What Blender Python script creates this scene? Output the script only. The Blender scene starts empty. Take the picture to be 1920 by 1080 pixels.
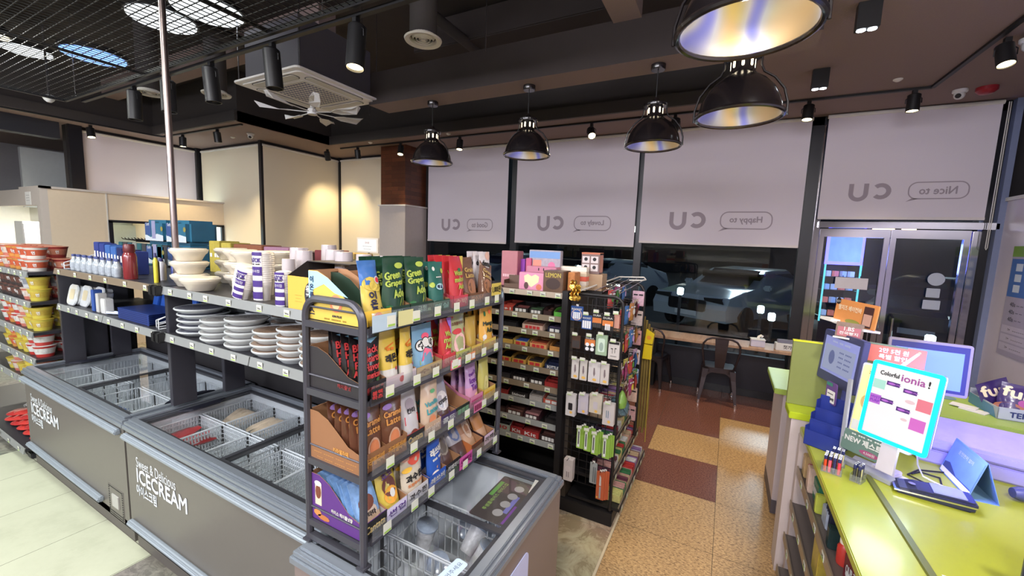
import bpy, bmesh, math, random
from mathutils import Vector, Matrix
random.seed(7)
SC = bpy.context.scene
COL = SC.collection
PI = math.pi
def R(d): return math.radians(d)

# ---------------------------------------------------------------- camera, world, exposure, large lights
cam_d = bpy.data.cameras.new('camera'); cam = bpy.data.objects.new('camera', cam_d); COL.objects.link(cam)
cam_d.sensor_width = 36.0; cam_d.lens = 767.0 / 1920.0 * 36.0; cam_d.clip_start = 0.02; cam_d.clip_end = 200
CY, CP, CR = -0.4831, 0.11375, -0.03715
_f = Vector((math.sin(CY) * math.cos(CP), math.cos(CY) * math.cos(CP), -math.sin(CP)))
_r = Vector((math.cos(CY), -math.sin(CY), 0.0)); _d = _f.cross(_r)
_r2 = _r * math.cos(CR) + _d * math.sin(CR); _d2 = -_r * math.sin(CR) + _d * math.cos(CR)
_m = Matrix((( _r2.x, -_d2.x, -_f.x, 0.0), (_r2.y, -_d2.y, -_f.y, 0.0), (_r2.z, -_d2.z, -_f.z, 1.92), (0, 0, 0, 1)))
cam.matrix_world = _m
SC.camera = cam
w = bpy.data.worlds.new('night'); SC.world = w; w.use_nodes = True
w.node_tree.nodes['Background'].inputs[0].default_value = (0.012, 0.015, 0.035, 1)
w.node_tree.nodes['Background'].inputs[1].default_value = 1.0
SC.view_settings.view_transform = 'Standard'; SC.view_settings.look = 'None'
SC.view_settings.exposure = EXPOSURE = 0.62; SC.view_settings.gamma = 1.0; SC.view_settings.use_curve_mapping = False
SC.cycles.max_bounces = 6; SC.cycles.diffuse_bounces = 3; SC.cycles.glossy_bounces = 3
SC.cycles.transparent_max_bounces = 12; SC.cycles.transmission_bounces = 4
SC.cycles.caustics_reflective = False; SC.cycles.caustics_refractive = False
SC.cycles.sample_clamp_indirect = 4.0
SC.cycles.use_light_tree = True

def lamp(kind, name, loc, col, power, parent=None, size=0.3, spot=None, aim=None, blend=0.6, sy=None):
    l = bpy.data.lights.new(name, kind); l.color = col; l.energy = power
    if kind == 'AREA':
        l.shape = 'DISK' if sy is None else 'RECTANGLE'; l.size = size
        if sy is not None: l.size_y = sy
    else: l.shadow_soft_size = size
    if kind == 'SPOT': l.spot_size = R(spot); l.spot_blend = blend
    o = bpy.data.objects.new(name, l); COL.objects.link(o); o.location = loc
    if aim is not None:
        o.rotation_euler = (Vector(aim) - Vector(loc)).to_track_quat('-Z', 'Y').to_euler()
    if parent: o.parent = parent
    return o
# (x, y, z, power, size, colour): round shop lamps above the aisles; their housings are built with the ceiling
ROUND_LAMPS = [(-6.3, 0.7, 3.66, 42, .5, (.97, 1, .93)), (-3.9, 0.3, 3.66, 42, .5, (.97, 1, .93)), (-1.9, -0.4, 3.66, 42, .5, (1, .97, .9)),
               (-4.2, -1.7, 3.66, 50, .5, (.95, 1, .9)), (-7.2, -1.2, 3.66, 42, .5, (.97, 1, .93)), (1.2, 0.6, 3.42, 50, .4, (1, .95, .95)), (0.1, -1.2, 3.42, 60, .4, (1, .95, .9))]
# added frontal fill light behind the view (its case is built with the walls)
lamp('AREA', 'fill_light', (-2.6, -3.25, 3.05), (.93, .91, 1), 225, size=7.4, sy=.7, aim=(-2.6, 0, 2.6))
for i, (x, y, z, p, s, c) in enumerate(ROUND_LAMPS):
    lamp('AREA', 'round_lamp_light', (x, y, z - .05), c, p, size=s, aim=(x, y, 0))

# ---------------------------------------------------------------- helpers
class MB:
    def __init__(s): s.v = []; s.f = []; s.m = []
    def add(s, vs, fs, m=0, T=None):
        b = len(s.v)
        s.v += [tuple(T @ Vector(v)) for v in vs] if T is not None else [tuple(v) for v in vs]
        s.f += [[b + i for i in f] for f in fs]; s.m += [m] * len(fs)
        return s
    def box(s, x0, y0, z0, x1, y1, z1, m=0, T=None):
        if x0 > x1: x0, x1 = x1, x0
        if y0 > y1: y0, y1 = y1, y0
        if z0 > z1: z0, z1 = z1, z0
        v = [(x0, y0, z0), (x1, y0, z0), (x1, y1, z0), (x0, y1, z0), (x0, y0, z1), (x1, y0, z1), (x1, y1, z1), (x0, y1, z1)]
        return s.add(v, [(3, 2, 1, 0), (4, 5, 6, 7), (0, 1, 5, 4), (1, 2, 6, 5), (2, 3, 7, 6), (3, 0, 4, 7)], m, T)
    def lathe(s, prof, n=20, c=(0, 0, 0), m=0, ms=None, cap0=True, cap1=True, T=None, sx=1.0):
        vs = []; fs = []; mm = []
        for (r, z) in prof:
            for i in range(n):
                a = 2 * PI * i / n; vs.append((c[0] + r * math.cos(a) * sx, c[1] + r * math.sin(a), c[2] + z))
        for j in range(len(prof) - 1):
            for i in range(n):
                k = (i + 1) % n; fs.append((j * n + i, j * n + k, (j + 1) * n + k, (j + 1) * n + i)); mm.append(ms[j] if ms else m)
        if cap0: fs.append(tuple(range(n))[::-1]); mm.append(ms[0] if ms else m)
        if cap1: fs.append(tuple((len(prof) - 1) * n + i for i in range(n))); mm.append(ms[-1] if ms else m)
        b = len(s.v); s.v += [tuple(T @ Vector(v)) for v in vs] if T is not None else vs
        s.f += [[b + i for i in f] for f in fs]; s.m += mm
        return s
    def cyl(s, p0, p1, r0, r1=None, n=12, m=0, caps=True):
        p0 = Vector(p0); p1 = Vector(p1); d = p1 - p0; L = d.length
        T = Matrix.Translation(p0) @ d.to_track_quat('Z', 'Y').to_matrix().to_4x4()
        return s.lathe([(r0, 0), (r0 if r1 is None else r1, L)], n, m=m, T=T, cap0=caps, cap1=caps)
    def tube(s, pts, r, n=6, m=0, closed=False):
        pts = [Vector(p) for p in pts]; N = len(pts); vs = []; fs = []; up = None
        for i, p in enumerate(pts):
            a = pts[i - 1] if (i > 0 or closed) else p; b = pts[(i + 1) % N] if (i < N - 1 or closed) else p
            t = (b - a).normalized()
            if up is None: up = Vector((0, 0, 1)) if abs(t.z) < .9 else Vector((1, 0, 0))
            u = (up - t * up.dot(t))
            if u.length < 1e-4: u = t.orthogonal()
            u.normalize(); w_ = t.cross(u); up = u
            for k in range(n):
                an = 2 * PI * k / n; vs.append(p + (u * math.cos(an) + w_ * math.sin(an)) * r)
        for i in range(N if closed else N - 1):
            j = (i + 1) % N
            for k in range(n):
                l = (k + 1) % n; fs.append((i * n + k, i * n + l, j * n + l, j * n + k))
        if not closed: fs.append(tuple(range(n))[::-1]); fs.append(tuple((N - 1) * n + k for k in range(n)))
        return s.add(vs, fs, m)
    def prism(s, poly, y0, y1, m=0, T=None, axis='y'):
        n = len(poly)
        if axis == 'y': vs = [(p[0], y0, p[1]) for p in poly] + [(p[0], y1, p[1]) for p in poly]
        elif axis == 'x': vs = [(y0, p[0], p[1]) for p in poly] + [(y1, p[0], p[1]) for p in poly]
        else: vs = [(p[0], p[1], y0) for p in poly] + [(p[0], p[1], y1) for p in poly]
        fs = [tuple(range(n))[::-1], tuple(range(n, 2 * n))] + [(i, (i + 1) % n, n + (i + 1) % n, n + i) for i in range(n)]
        return s.add(vs, fs, m, T)
    def quad(s, a, b, c, d, m=0): return s.add([a, b, c, d], [(0, 1, 2, 3)], m)
    def build(s, name, mats, parent=None, smooth=False, bevel=0, fix=True):
        me = bpy.data.meshes.new(name); me.from_pydata(s.v, [], s.f)
        mats = mats if isinstance(mats, (list, tuple)) else [mats]
        for m in mats: me.materials.append(m)
        for p, k in zip(me.polygons, s.m): p.material_index = k
        if fix:
            bm = bmesh.new(); bm.from_mesh(me); bmesh.ops.recalc_face_normals(bm, faces=bm.faces)
            if bevel:
                es = [e for e in bm.edges if len(e.link_faces) == 2 and e.calc_face_angle(0) > 0.5]
                bmesh.ops.bevel(bm, geom=es, offset=bevel, segments=2, affect='EDGES', clamp_overlap=True)
            bm.to_mesh(me); bm.free()
        if smooth:
            for p in me.polygons: p.use_smooth = True
            try:
                me.set_sharp_from_angle(angle=R(40))
            except Exception: pass
        o = bpy.data.objects.new(name, me); COL.objects.link(o)
        if parent: o.parent = parent
        return o
def rrect(w_, h, r, n=5, cx=0, cy=0):
    out = []
    for qx, qy, a0 in ((1, 1, 0), (-1, 1, 90), (-1, -1, 180), (1, -1, 270)):
        for i in range(n + 1):
            a = R(a0 + 90 * i / n); out.append((cx + qx * (w_ / 2 - r) + r * math.cos(a), cy + qy * (h / 2 - r) + r * math.sin(a)))
    return out
def tag(o, label, cat, group=None, kind=None):
    o['label'] = label; o['category'] = cat
    if group: o['group'] = group
    if kind: o['kind'] = kind
    return o
def thing(name, label, cat, loc=(0, 0, 0), rz=0, group=None):
    o = bpy.data.objects.new(name, None); COL.objects.link(o); o.location = loc; o.rotation_euler = (0, 0, rz)
    o.empty_display_size = .05
    return tag(o, label, cat, group)
def struct(o): o['kind'] = 'structure'; return o
def kids(o): return list(o.children)
CH = {}
def copy_tree(o, loc=None, rz=None, label=None, parent=None, rot=None):
    c = o.copy(); COL.objects.link(c)
    if parent: c.parent = parent
    if loc is not None: c.location = loc
    if rz is not None: c.rotation_euler = (c.rotation_euler[0], c.rotation_euler[1], rz)
    if rot is not None: c.rotation_euler = rot
    if label: c['label'] = label
    for ch in kids(o): copy_tree(ch, parent=c)
    return c
ORD = ['first', 'second', 'third', 'fourth', 'fifth', 'sixth', 'seventh', 'eighth', 'ninth', 'tenth', 'eleventh', 'twelfth', 'thirteenth', 'fourteenth', 'fifteenth', 'sixteenth', 'seventeenth', 'eighteenth']

# ---------------------------------------------------------------- materials
MC = {}
def mat(name, col, rough=.55, metal=0.0, var=.05, scale=25.0, bump=0.0, emit=None, es=0.0, coat=0.0, alpha=1.0, spec=None):
    if name in MC: return MC[name]
    m = bpy.data.materials.new(name); m.use_nodes = True; nt = m.node_tree; b = nt.nodes['Principled BSDF']
    b.inputs['Roughness'].default_value = rough; b.inputs['Metallic'].default_value = metal
    if spec is not None: b.inputs['Specular IOR Level'].default_value = spec
    if coat: b.inputs['Coat Weight'].default_value = coat; b.inputs['Coat Roughness'].default_value = .12
    c = (col[0], col[1], col[2], 1)
    b.inputs['Base Color'].default_value = c
    if var > 0 or bump > 0:
        tc = nt.nodes.new('ShaderNodeTexCoord'); nz = nt.nodes.new('ShaderNodeTexNoise'); nz.inputs['Scale'].default_value = scale
        nz.inputs['Detail'].default_value = 3
        nt.links.new(tc.outputs['Object'], nz.inputs['Vector'])
        if var > 0:
            mx = nt.nodes.new('ShaderNodeMix'); mx.data_type = 'RGBA'
            mx.inputs[6].default_value = tuple(max(0, k * (1 - var)) for k in col) + (1,)
            mx.inputs[7].default_value = tuple(min(1, k * (1 + var)) for k in col) + (1,)
            nt.links.new(nz.outputs['Fac'], mx.inputs[0]); nt.links.new(mx.outputs[2], b.inputs['Base Color'])
        if bump > 0:
            bp = nt.nodes.new('ShaderNodeBump'); bp.inputs['Strength'].default_value = bump; bp.inputs['Distance'].default_value = .01
            nt.links.new(nz.outputs['Fac'], bp.inputs['Height']); nt.links.new(bp.outputs['Normal'], b.inputs['Normal'])
    if emit is not None:
        b.inputs['Emission Color'].default_value = (emit[0], emit[1], emit[2], 1); b.inputs['Emission Strength'].default_value = es
    if alpha < 1: b.inputs['Alpha'].default_value = alpha
    MC[name] = m; return m
def glass(name, tint=(1, 1, 1), refl=1.0, rough=0.0, haze=0.0):
    if name in MC: return MC[name]
    m = bpy.data.materials.new(name); m.use_nodes = True; nt = m.node_tree; nt.nodes.clear()
    out = nt.nodes.new('ShaderNodeOutputMaterial'); tr = nt.nodes.new('ShaderNodeBsdfTransparent'); gl = nt.nodes.new('ShaderNodeBsdfGlossy')
    tr.inputs[0].default_value = tint + (1,); gl.inputs['Roughness'].default_value = rough
    fr = nt.nodes.new('ShaderNodeFresnel'); ge = nt.nodes.new('ShaderNodeNewGeometry'); mi = nt.nodes.new('ShaderNodeMath'); mi.operation = 'MULTIPLY_ADD'; mi.inputs[1].default_value = -.8333; mi.inputs[2].default_value = 1.5
    nt.links.new(ge.outputs['Backfacing'], mi.inputs[0]); nt.links.new(mi.outputs[0], fr.inputs[0])
    ml = nt.nodes.new('ShaderNodeMath'); ml.operation = 'MULTIPLY'; ml.inputs[1].default_value = refl; ml.use_clamp = True
    mx = nt.nodes.new('ShaderNodeMixShader')
    nt.links.new(fr.outputs[0], ml.inputs[0]); nt.links.new(ml.outputs[0], mx.inputs[0])
    src = tr
    if haze > 0:
        df = nt.nodes.new('ShaderNodeBsdfDiffuse'); df.inputs[0].default_value = (.9, .92, .95, 1); nz = nt.nodes.new('ShaderNodeTexNoise'); nz.inputs['Scale'].default_value = 9
        tc = nt.nodes.new('ShaderNodeTexCoord'); nt.links.new(tc.outputs['Object'], nz.inputs[0])
        mm = nt.nodes.new('ShaderNodeMath'); mm.operation = 'MULTIPLY'; mm.inputs[1].default_value = haze * 2; nt.links.new(nz.outputs['Fac'], mm.inputs[0])
        m2 = nt.nodes.new('ShaderNodeMixShader'); nt.links.new(mm.outputs[0], m2.inputs[0]); nt.links.new(tr.outputs[0], m2.inputs[1]); nt.links.new(df.outputs[0], m2.inputs[2]); src = m2
    nt.links.new(src.outputs[0], mx.inputs[1]); nt.links.new(gl.outputs[0], mx.inputs[2]); nt.links.new(mx.outputs[0], out.inputs[0])
    MC[name] = m; return m
def S(h):  # sRGB 0-255 to linear
    def f(c):
        c /= 255.0
        return c / 12.92 if c <= .04045 else ((c + .055) / 1.055) ** 2.4
    return tuple(f(c) for c in h)
def C(r, g, b, **k):
    n = k.pop('n', None) or 'colour_%d_%d_%d_%d' % (r, g, b, int(100 * k.get('rough', .55)))
    return mat(n, S((r, g, b)), **k)
black = C(22, 22, 24, n='black_metal', rough=.45); darkgrey = C(52, 52, 58, n='dark_grey_metal', rough=.42, metal=.2)
steel = C(190, 190, 195, n='brushed_steel', rough=.25, metal=1.0); chrome = C(225, 225, 230, n='chrome', rough=.1, metal=1.0, var=.02)
white = C(216, 216, 216, n='white_plastic', rough=.4); paper = C(238, 236, 230, n='paper', rough=.8); offw = C(215, 212, 205, n='off_white', rough=.5)
wirew = C(215, 220, 225, n='white_wire', rough=.35); cardb = C(160, 118, 84, n='cardboard', rough=.85, var=.08)
tagw = C(206, 208, 196, n='price_tag_white', rough=.6); tagg = C(150, 190, 80, n='price_tag_green', rough=.6); ink = C(25, 22, 25, n='black_ink', rough=.6)
clear = glass('clear_plastic', (.93, .94, .96), 1.0, .05, .05); pane = glass('window_glass', (.8, .86, .9), 1.1, 0.0)
lidg = glass('freezer_lid_glass', (.97, .98, .985), 1.0, 0.02, .012)

# ---------------------------------------------------------------- lettering
TXC = {}
def glyphs(body):
    if body in TXC: return TXC[body]
    c = bpy.data.curves.new('t', 'FONT'); c.body = body; c.size = 1.0; c.align_x = 'CENTER'; c.align_y = 'CENTER'; c.resolution_u = 2; c.fill_mode = 'FRONT'
    o = bpy.data.objects.new('t', c); COL.objects.link(o)
    dg = bpy.context.evaluated_depsgraph_get(); me = bpy.data.meshes.new_from_object(o.evaluated_get(dg))
    v = [(p.co.x, p.co.y) for p in me.vertices]; f = [tuple(p.vertices) for p in me.polygons]
    bpy.data.objects.remove(o); bpy.data.curves.remove(c); bpy.data.meshes.remove(me)
    if v:
        x0 = min(a for a, b in v); x1 = max(a for a, b in v); y0 = min(b for a, b in v); y1 = max(b for a, b in v)
        v = [(a - (x0 + x1) / 2, b - (y0 + y1) / 2) for a, b in v]; wd, ht = x1 - x0, y1 - y0
    else: wd = ht = 1
    TXC[body] = (v, f, wd, ht); return TXC[body]
def text(body, h, m, parent, T=None, fn=None, x=0, y=0, name='lettering', wide=None, bold=0.0, mirror=False, rot=0):
    """flat print: h = line height of the block; either fn(x, y) or matrix T (block lies in local xz, facing -y) places it."""
    v, f, wd, ht = glyphs(body); s = h / ht; sx = s if wide is None else wide / wd
    mb = MB(); offs = [(0, 0)] if not bold else [(-bold * h, 0), (bold * h, 0), (0, bold * h), (0, -bold * h)]
    ca, sa = math.cos(rot), math.sin(rot)
    for k, (ox, oy) in enumerate(offs):
        pts = []
        for (a, b) in v:
            a2 = a * sx * (-1 if mirror else 1) + ox; b2 = b * s + oy
            a3 = x + a2 * ca - b2 * sa; b3 = y + a2 * sa + b2 * ca
            if fn: pts.append(fn(a3, b3, k * .00005))
            else: pts.append((a3, -.0004 * k, b3))
        mb.add(pts, f, 0, T)
    return mb.build(name, m, parent, fix=False)
def decal(poly, m, parent, T=None, fn=None, name='artwork', lift=0):
    mb = MB(); pts = [fn(a, b, lift) if fn else (a, -lift, b) for a, b in poly]
    mb.add(pts, [tuple(range(len(pts)))], 0, T); return mb.build(name, m, parent, fix=False)
def circ(cx, cy, r, n=14, ry=None): return [(cx + r * math.cos(2 * PI * i / n), cy + (ry or r) * math.sin(2 * PI * i / n)) for i in range(n)]
def rect(cx, cy, w_, h): return [(cx - w_ / 2, cy - h / 2), (cx + w_ / 2, cy - h / 2), (cx + w_ / 2, cy + h / 2), (cx - w_ / 2, cy + h / 2)]
TX = Matrix.Rotation(R(90), 4, 'Z')   # makes a block face +x
# ---------------------------------------------------------------- floor
def stone(name, c0, c1, c2, sc=60, rough=.25, vein=False, stretch=1.0):
    if name in MC: return MC[name]
    m = bpy.data.materials.new(name); m.use_nodes = True; nt = m.node_tree; b = nt.nodes['Principled BSDF']; L = nt.links
    tc = nt.nodes.new('ShaderNodeTexCoord'); mp = nt.nodes.new('ShaderNodeMapping'); mp.inputs['Scale'].default_value = (1, stretch, 1); mp.inputs['Rotation'].default_value = (0, 0, .5 if stretch != 1 else 0)
    L.new(tc.outputs['Object'], mp.inputs[0])
    nz = nt.nodes.new('ShaderNodeTexNoise'); nz.inputs['Scale'].default_value = sc; nz.inputs['Detail'].default_value = 6; nz.inputs['Roughness'].default_value = .7
    if vein: nz.inputs['Distortion'].default_value = 1.5
    L.new(mp.outputs[0], nz.inputs[0])
    r = nt.nodes.new('ShaderNodeValToRGB'); e = r.color_ramp.elements
    e[0].position = .36 if not vein else .44; e[0].color = c0 + (1,); e[1].position = .62 if not vein else .6; e[1].color = c2 + (1,)
    k = e.new(.48 if not vein else .5); k.color = c1 + (1,)
    L.new(nz.outputs['Fac'], r.inputs[0])
    n2 = nt.nodes.new('ShaderNodeTexNoise'); n2.inputs['Scale'].default_value = 2.2; L.new(tc.outputs['Object'], n2.inputs[0])
    mx = nt.nodes.new('ShaderNodeMix'); mx.data_type = 'RGBA'; mx.blend_type = 'MULTIPLY'; mx.inputs[0].default_value = .35
    L.new(r.outputs[0], mx.inputs[6]); L.new(n2.outputs['Color'], mx.inputs[7])
    L.new(r.outputs[0], b.inputs['Base Color']) if not vein else L.new(mx.outputs[2], b.inputs['Base Color'])
    b.inputs['Roughness'].default_value = rough; MC[name] = m; return m
gold = stone('gold_granite', S((98, 70, 48)), S((176, 142, 98)), S((206, 172, 124)), 55, .3, stretch=1.8)
redg = stone('red_granite', S((84, 52, 46)), S((112, 72, 62)), S((134, 92, 78)), 90, .22)
marb = stone('beige_marble', S((160, 143, 118)), S((186, 170, 144)), S((198, 184, 158)), 5, .25, vein=True)
cream = stone('cream_tile', S((172, 176, 154)), S((180, 184, 162)), S((184, 188, 166)), 3, .3)
slate = stone('grey_tile', S((108, 106, 98)), S((128, 126, 116)), S((146, 144, 132)), 12, .45, vein=True)
grout = C(62, 54, 46, n='grout', rough=.9); grout2 = C(130, 128, 112, n='pale_grout', rough=.9)
def tiles(name, x0, x1, y0, y1, ox, oy, mats, pick, g=.0015, step=.6, base=None):
    mb = MB(); mb.box(x0, y0, -.03, x1, y1, -.001, len(mats))
    i0 = math.floor((x0 - ox) / step); j0 = math.floor((y0 - oy) / step)
    i = i0
    while ox + i * step < x1 - 1e-6:
        j = j0
        while oy + j * step < y1 - 1e-6:
            a, b_ = max(x0, ox + i * step) + g, min(x1, ox + (i + 1) * step) - g; c, d = max(y0, oy + j * step) + g, min(y1, oy + (j + 1) * step) - g
            if b_ > a and d > c: mb.quad((a, c, 0), (b_, c, 0), (b_, d, 0), (a, d, 0), pick(i, j))
            j += 1
        i += 1
    return struct(mb.build(name, list(mats) + [base or grout], fix=False))
def pk(i, j):   # j counted from y = 2.73
    if j >= 4: return 1
    if i == 0: return 1 if j in (1, 3) else 0
    if i == -1: return 1
    return 0
tiles('floor', -1.13, 9.0, 3.33, 6.2, -.53, 2.73, [gold, redg], pk)
tiles('floor', -.53, 9.0, -4.0, 3.33, -.53, 2.73, [gold, redg], lambda i, j: 0)
tiles('floor', -1.15, -.545, -4.0, 3.33, -.545, 2.6, [marb], lambda i, j: 0, base=grout2)
tiles('floor', -2.86, -1.15, -4.0, 1.9, -2.86, .1, [slate], lambda i, j: 0)
tiles('floor', -5.2, -2.86, -4.0, 1.9, -2.86 - .01, .4, [cream], lambda i, j: 0, base=grout)
tiles('floor', -13.0, -5.2, -4.0, 1.9, -2.86, .4, [slate], lambda i, j: 0)
tiles('floor', -13.0, -1.15, 1.9, 6.2, -2.86, .4, [marb], lambda i, j: 0)
struct(MB().box(-.545, -4, -.02, -.53, 3.33, .001).build('trim_1', C(205, 190, 160, n='floor_strip', rough=.5)))
asphalt = stone('asphalt', S((30, 30, 32)), S((44, 44, 48)), S((60, 60, 64)), 40, .8)
struct(MB().box(-30, 6.2, -.2, 30, 45, -.03).build('floor', asphalt))

# ---------------------------------------------------------------- ceiling
cblk = C(50, 43, 42, n='black_ceiling_paint', rough=.85, var=.15, scale=6, bump=.3); cbrn = C(142, 124, 120, n='brown_ceiling_paint', rough=.9, var=.08, scale=120, bump=.25)
cfas = C(66, 62, 62, n='fascia_paint', rough=.8)
struct(MB().box(-13, -4, 4.2, 9, 6.2, 4.35).build('ceiling', cblk))
def soffit(x0, y0, x1, y1, z=3.5, t=.7):
    mb = MB(); mb.box(x0, y0, z, x1, y1, z + t, 1)
    mb.f[0] = mb.f[0]; mb.m[0] = 0
    return struct(mb.build('ceiling', [cbrn, cfas]))
soffit(-6.43, 5.12, .07, 6.2)                 # along the windows
soffit(-9.6, 3.54, -6.43, 6.2)                # far left corner
soffit(-13, -4, -8.95, 3.54)                  # left side
soffit(.07, -4, 9, 6.2)                       # above the till
mb = MB(); mb.box(-6.43, 5.08, 3.5, .07, 5.12, 3.64); mb.box(-6.47, 3.54, 3.5, -6.43, 5.12, 3.64); mb.box(-8.95, 3.5, 3.5, -6.43, 3.54, 3.64); mb.box(-8.95, -4, 3.5, -8.91, 3.54, 3.64)
struct(mb.build('trim_2', C(74, 70, 70, n='fascia_lip', rough=.7)))
mb = MB().box(-3.52, 3.28, 3.3, .4, 3.57, 3.62, 1); mb.m[0] = 0; struct(mb.build('trim_3', [cbrn, cblk]))     # beam the pendants hang from
struct(MB().box(-.93, -3, 3.6, -.72, 3.28, 4.2).build('trim_4', cbrn))
struct(MB().box(-13, 2.9, 3.95, -3.8, 3.1, 4.2).build('trim_5', cbrn))
struct(MB().box(-13, .9, 3.98, -4.4, 1.15, 4.2).build('trim_6', cbrn))
t = MB(); t.tube([(-2.50, -3, 3.9), (-2.53, 4.3, 3.9)], .05, 10)
tag(t.build('ceiling_pipe', cfas, smooth=True), 'dark grey pipe running across the black ceiling beside the round white vent', 'pipe')
t = MB(); t.tube([(-5.0, -3, 4.0), (-5.0, 5.0, 4.0)], .07, 10)
tag(t.build('ceiling_pipe', cfas, smooth=True), 'dark pipe crossing the ceiling behind the hanging air conditioner', 'pipe')
d = MB(); d.box(-3.2, 3.6, 3.9, .0, 4.9, 4.18)
tag(d.build('air_duct', cblk, bevel=.01), 'black rectangular duct between the pendant beam and the window soffit', 'duct')

# ---------------------------------------------------------------- walls
WY = 6.1
wht = C(206, 196, 186, n='wall_panel_white', rough=.55, var=.03); creamw = C(226, 208, 182, n='partition_cream', rough=.5, var=.03)
blk = C(24, 24, 30, n='window_frame_black', rough=.35); greyw = C(150, 148, 152, n='wall_grey', rough=.7)
dark = C(30, 26, 28, n='dark_wall', rough=.8)
def wall(name, *b, m=wht): return struct(MB().box(*b).build(name, m))
wall('wall_left', -13.1, -4, 0, -13, 6.2, 4.2, m=greyw)
wall('wall_rear', -13, -4.1, 0, 9, -4, 4.2, m=greyw)
wall('wall_far_right', 9, -4, 0, 9.1, 6.2, 4.2, m=greyw)
CO = thing('added_cooler', 'unseen cooler added along the rear wall to carry the fill light', 'cooler', (-2.6, -3.9, 0))  # unseen cooler, added to carry the glowing fill panel
MB().box(-3.8, 0, 0, 3.8, .12, 2.3).build('back', offw, CO); MB().box(-3.8, 0, 0, 3.8, .6, .3).build('base', darkgrey, CO); MB().box(-3.8, 0, 2.2, 3.8, .6, 2.4).build('canopy', offw, CO); MB().box(-3.8, 0, 2.65, 3.8, .58, 3.45).build('fill_box', offw, CO); MB().box(-3.75, .581, 2.7, 3.75, .585, 3.4).build('fill_panel', mat('fill_glow', (.9, .9, .95), emit=(.93, .91, 1), es=.8, var=0), CO)
for k in range(4): MB().box(-3.75, .12, .7 + .4 * k, 3.75, .5, .72 + .4 * k).build('shelf', offw, CO)
# corner with the warm lit blinds: jogged window wall behind them
wall('wall_back', -7.45, 6.06, 0, -4.97, 6.2, 3.5, m=dark)
wall('wall_jog', -7.45, 4.45, 0, -7.36, 6.06, 3.5, m=dark)
wall('wall_jog_back', -9.5, 4.45, 0, -7.45, 4.55, 3.5, m=dark)
wall('wall_left_side', -9.6, 2.60, 0, -9.45, 4.55, 3.5, m=dark)
# cream partition box (staff room) with doorway and display opening
p = MB(); p.box(-8.7, 2.13, 0, -8.59, 2.75, 2.42); p.box(-8.7, 2.75, 2.02, -8.59, 4.42, 2.42); p.box(-8.7, 2.75, 0, -8.59, 4.42, 1.2)
struct(p.build('wall_partition', creamw))
p = MB(); p.box(-9.45, 2.05, 2.18, -8.59, 2.13, 2.42); p.box(-8.72, 2.05, 0, -8.59, 2.13, 2.18)
p.box(-9.45, 2.05, 2.42, -8.56, 2.16, 2.45); p.box(-8.62, 2.05, 2.42, -8.56, 4.44, 2.45)
p.box(-11, 2.05, 2.18, -9.45, 2.13, 2.42)
struct(p.build('wall_partition', wht))
p = MB(); p.box(-8.592, 2.74, 0, -8.58, 2.755, 2.42); struct(p.build('trim_7', offw))
wn = MB(); wn.box(-8.62, 2.75, 1.98, -8.57, 4.4, 2.02); wn.box(-8.62, 2.75, 1.2, -8.57, 2.80, 2.0); wn.box(-8.62, 3.60, 1.2, -8.57, 3.66, 2.0); wn.box(-8.62, 4.36, 1.2, -8.57, 4.4, 2.0); wn.box(-8.62, 2.75, 1.2, -8.57, 4.4, 1.24)
struct(wn.build('window_1', blk))
wall('wall_staff_room', -9.4, 2.75, 0, -9.3, 4.42, 2.42, m=C(196, 214, 222, n='pale_blue_wall', rough=.5))
lamp('AREA', 'staff_room_light', (-8.95, 3.6, 2.38), (.8, .93, 1), 22, size=.5, aim=(-9.1, 3.6, 0))
pb = MB(); pb.prism([(a, b) for a, b in rrect(.75, .34, .06, cx=3.1, cy=1.78)], -9.28, -9.2, axis='x'); 
tag(pb.build('wall_cabinet', C(205, 228, 238, n='pale_cabinet', rough=.3), bevel=.01), 'pale blue wall cabinet seen through the dark framed opening in the cream partition', 'cabinet')
# small notice on the partition
nt_ = MB().box(-.11, -.006, -.15, .11, 0, .15).build('wall_notice', paper); nt_.location = (-9.05, 2.048, 2.28); nt_.scale = (1, 1, .62)
tag(nt_, 'small white notice on the white panel above the bright doorway', 'notice')
for k in range(3): text('- - - -', .012, ink, nt_, x=0, y=.07 - .06 * k, T=Matrix.Translation((0, -.007, 0)), wide=.12)
# the bright room behind
wall('wall_store_room', -9.44, 3.3, 0, -8.72, 3.4, 2.4, m=C(240, 238, 225, n='bright_wall', rough=.6))
wall('wall_store_end', -11.6, 1.2, 0, -11.5, 2.7, 2.3, m=C(240, 238, 225, n='bright_wall', rough=.6)); wall('wall_store_side', -11.5, 2.6, 0, -9.6, 2.7, 2.3, m=C(240, 238, 225, n='bright_wall', rough=.6))
lamp('AREA', 'doorway_light', (-9.9, 2.35, 2.16), (1, .97, .85), 42, size=.3, aim=(-10.2, 2.3, 0))
lk = thing('locker', 'bright white locker standing in the doorway beside the cream partition', 'locker', (-10.15, 2.16, 0), R(0))
MB().box(-.2, 0, 0, .2, .30, 1.95).build('body', white, lk, bevel=.006); MB().box(.201, .01, .02, .212, .29, 1.93).build('door', white, lk, bevel=.003)
MB().box(.212, .05, 1.0, .23, .07, 1.2).build('handle', steel, kids(lk)[1])
# left: dark glazed bay above the shelves
wall('wall_left_upper', -11.0, 2.42, 2.2, -10.9, 3.2, 3.22, m=C(176, 182, 186, n='glazed_panel', rough=.12))
wall('wall_left_fascia', -9.6, .6, 3.25, -9.4, 2.52, 3.5, m=C(40, 42, 50, n='fascia_slate', rough=.5))

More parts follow.
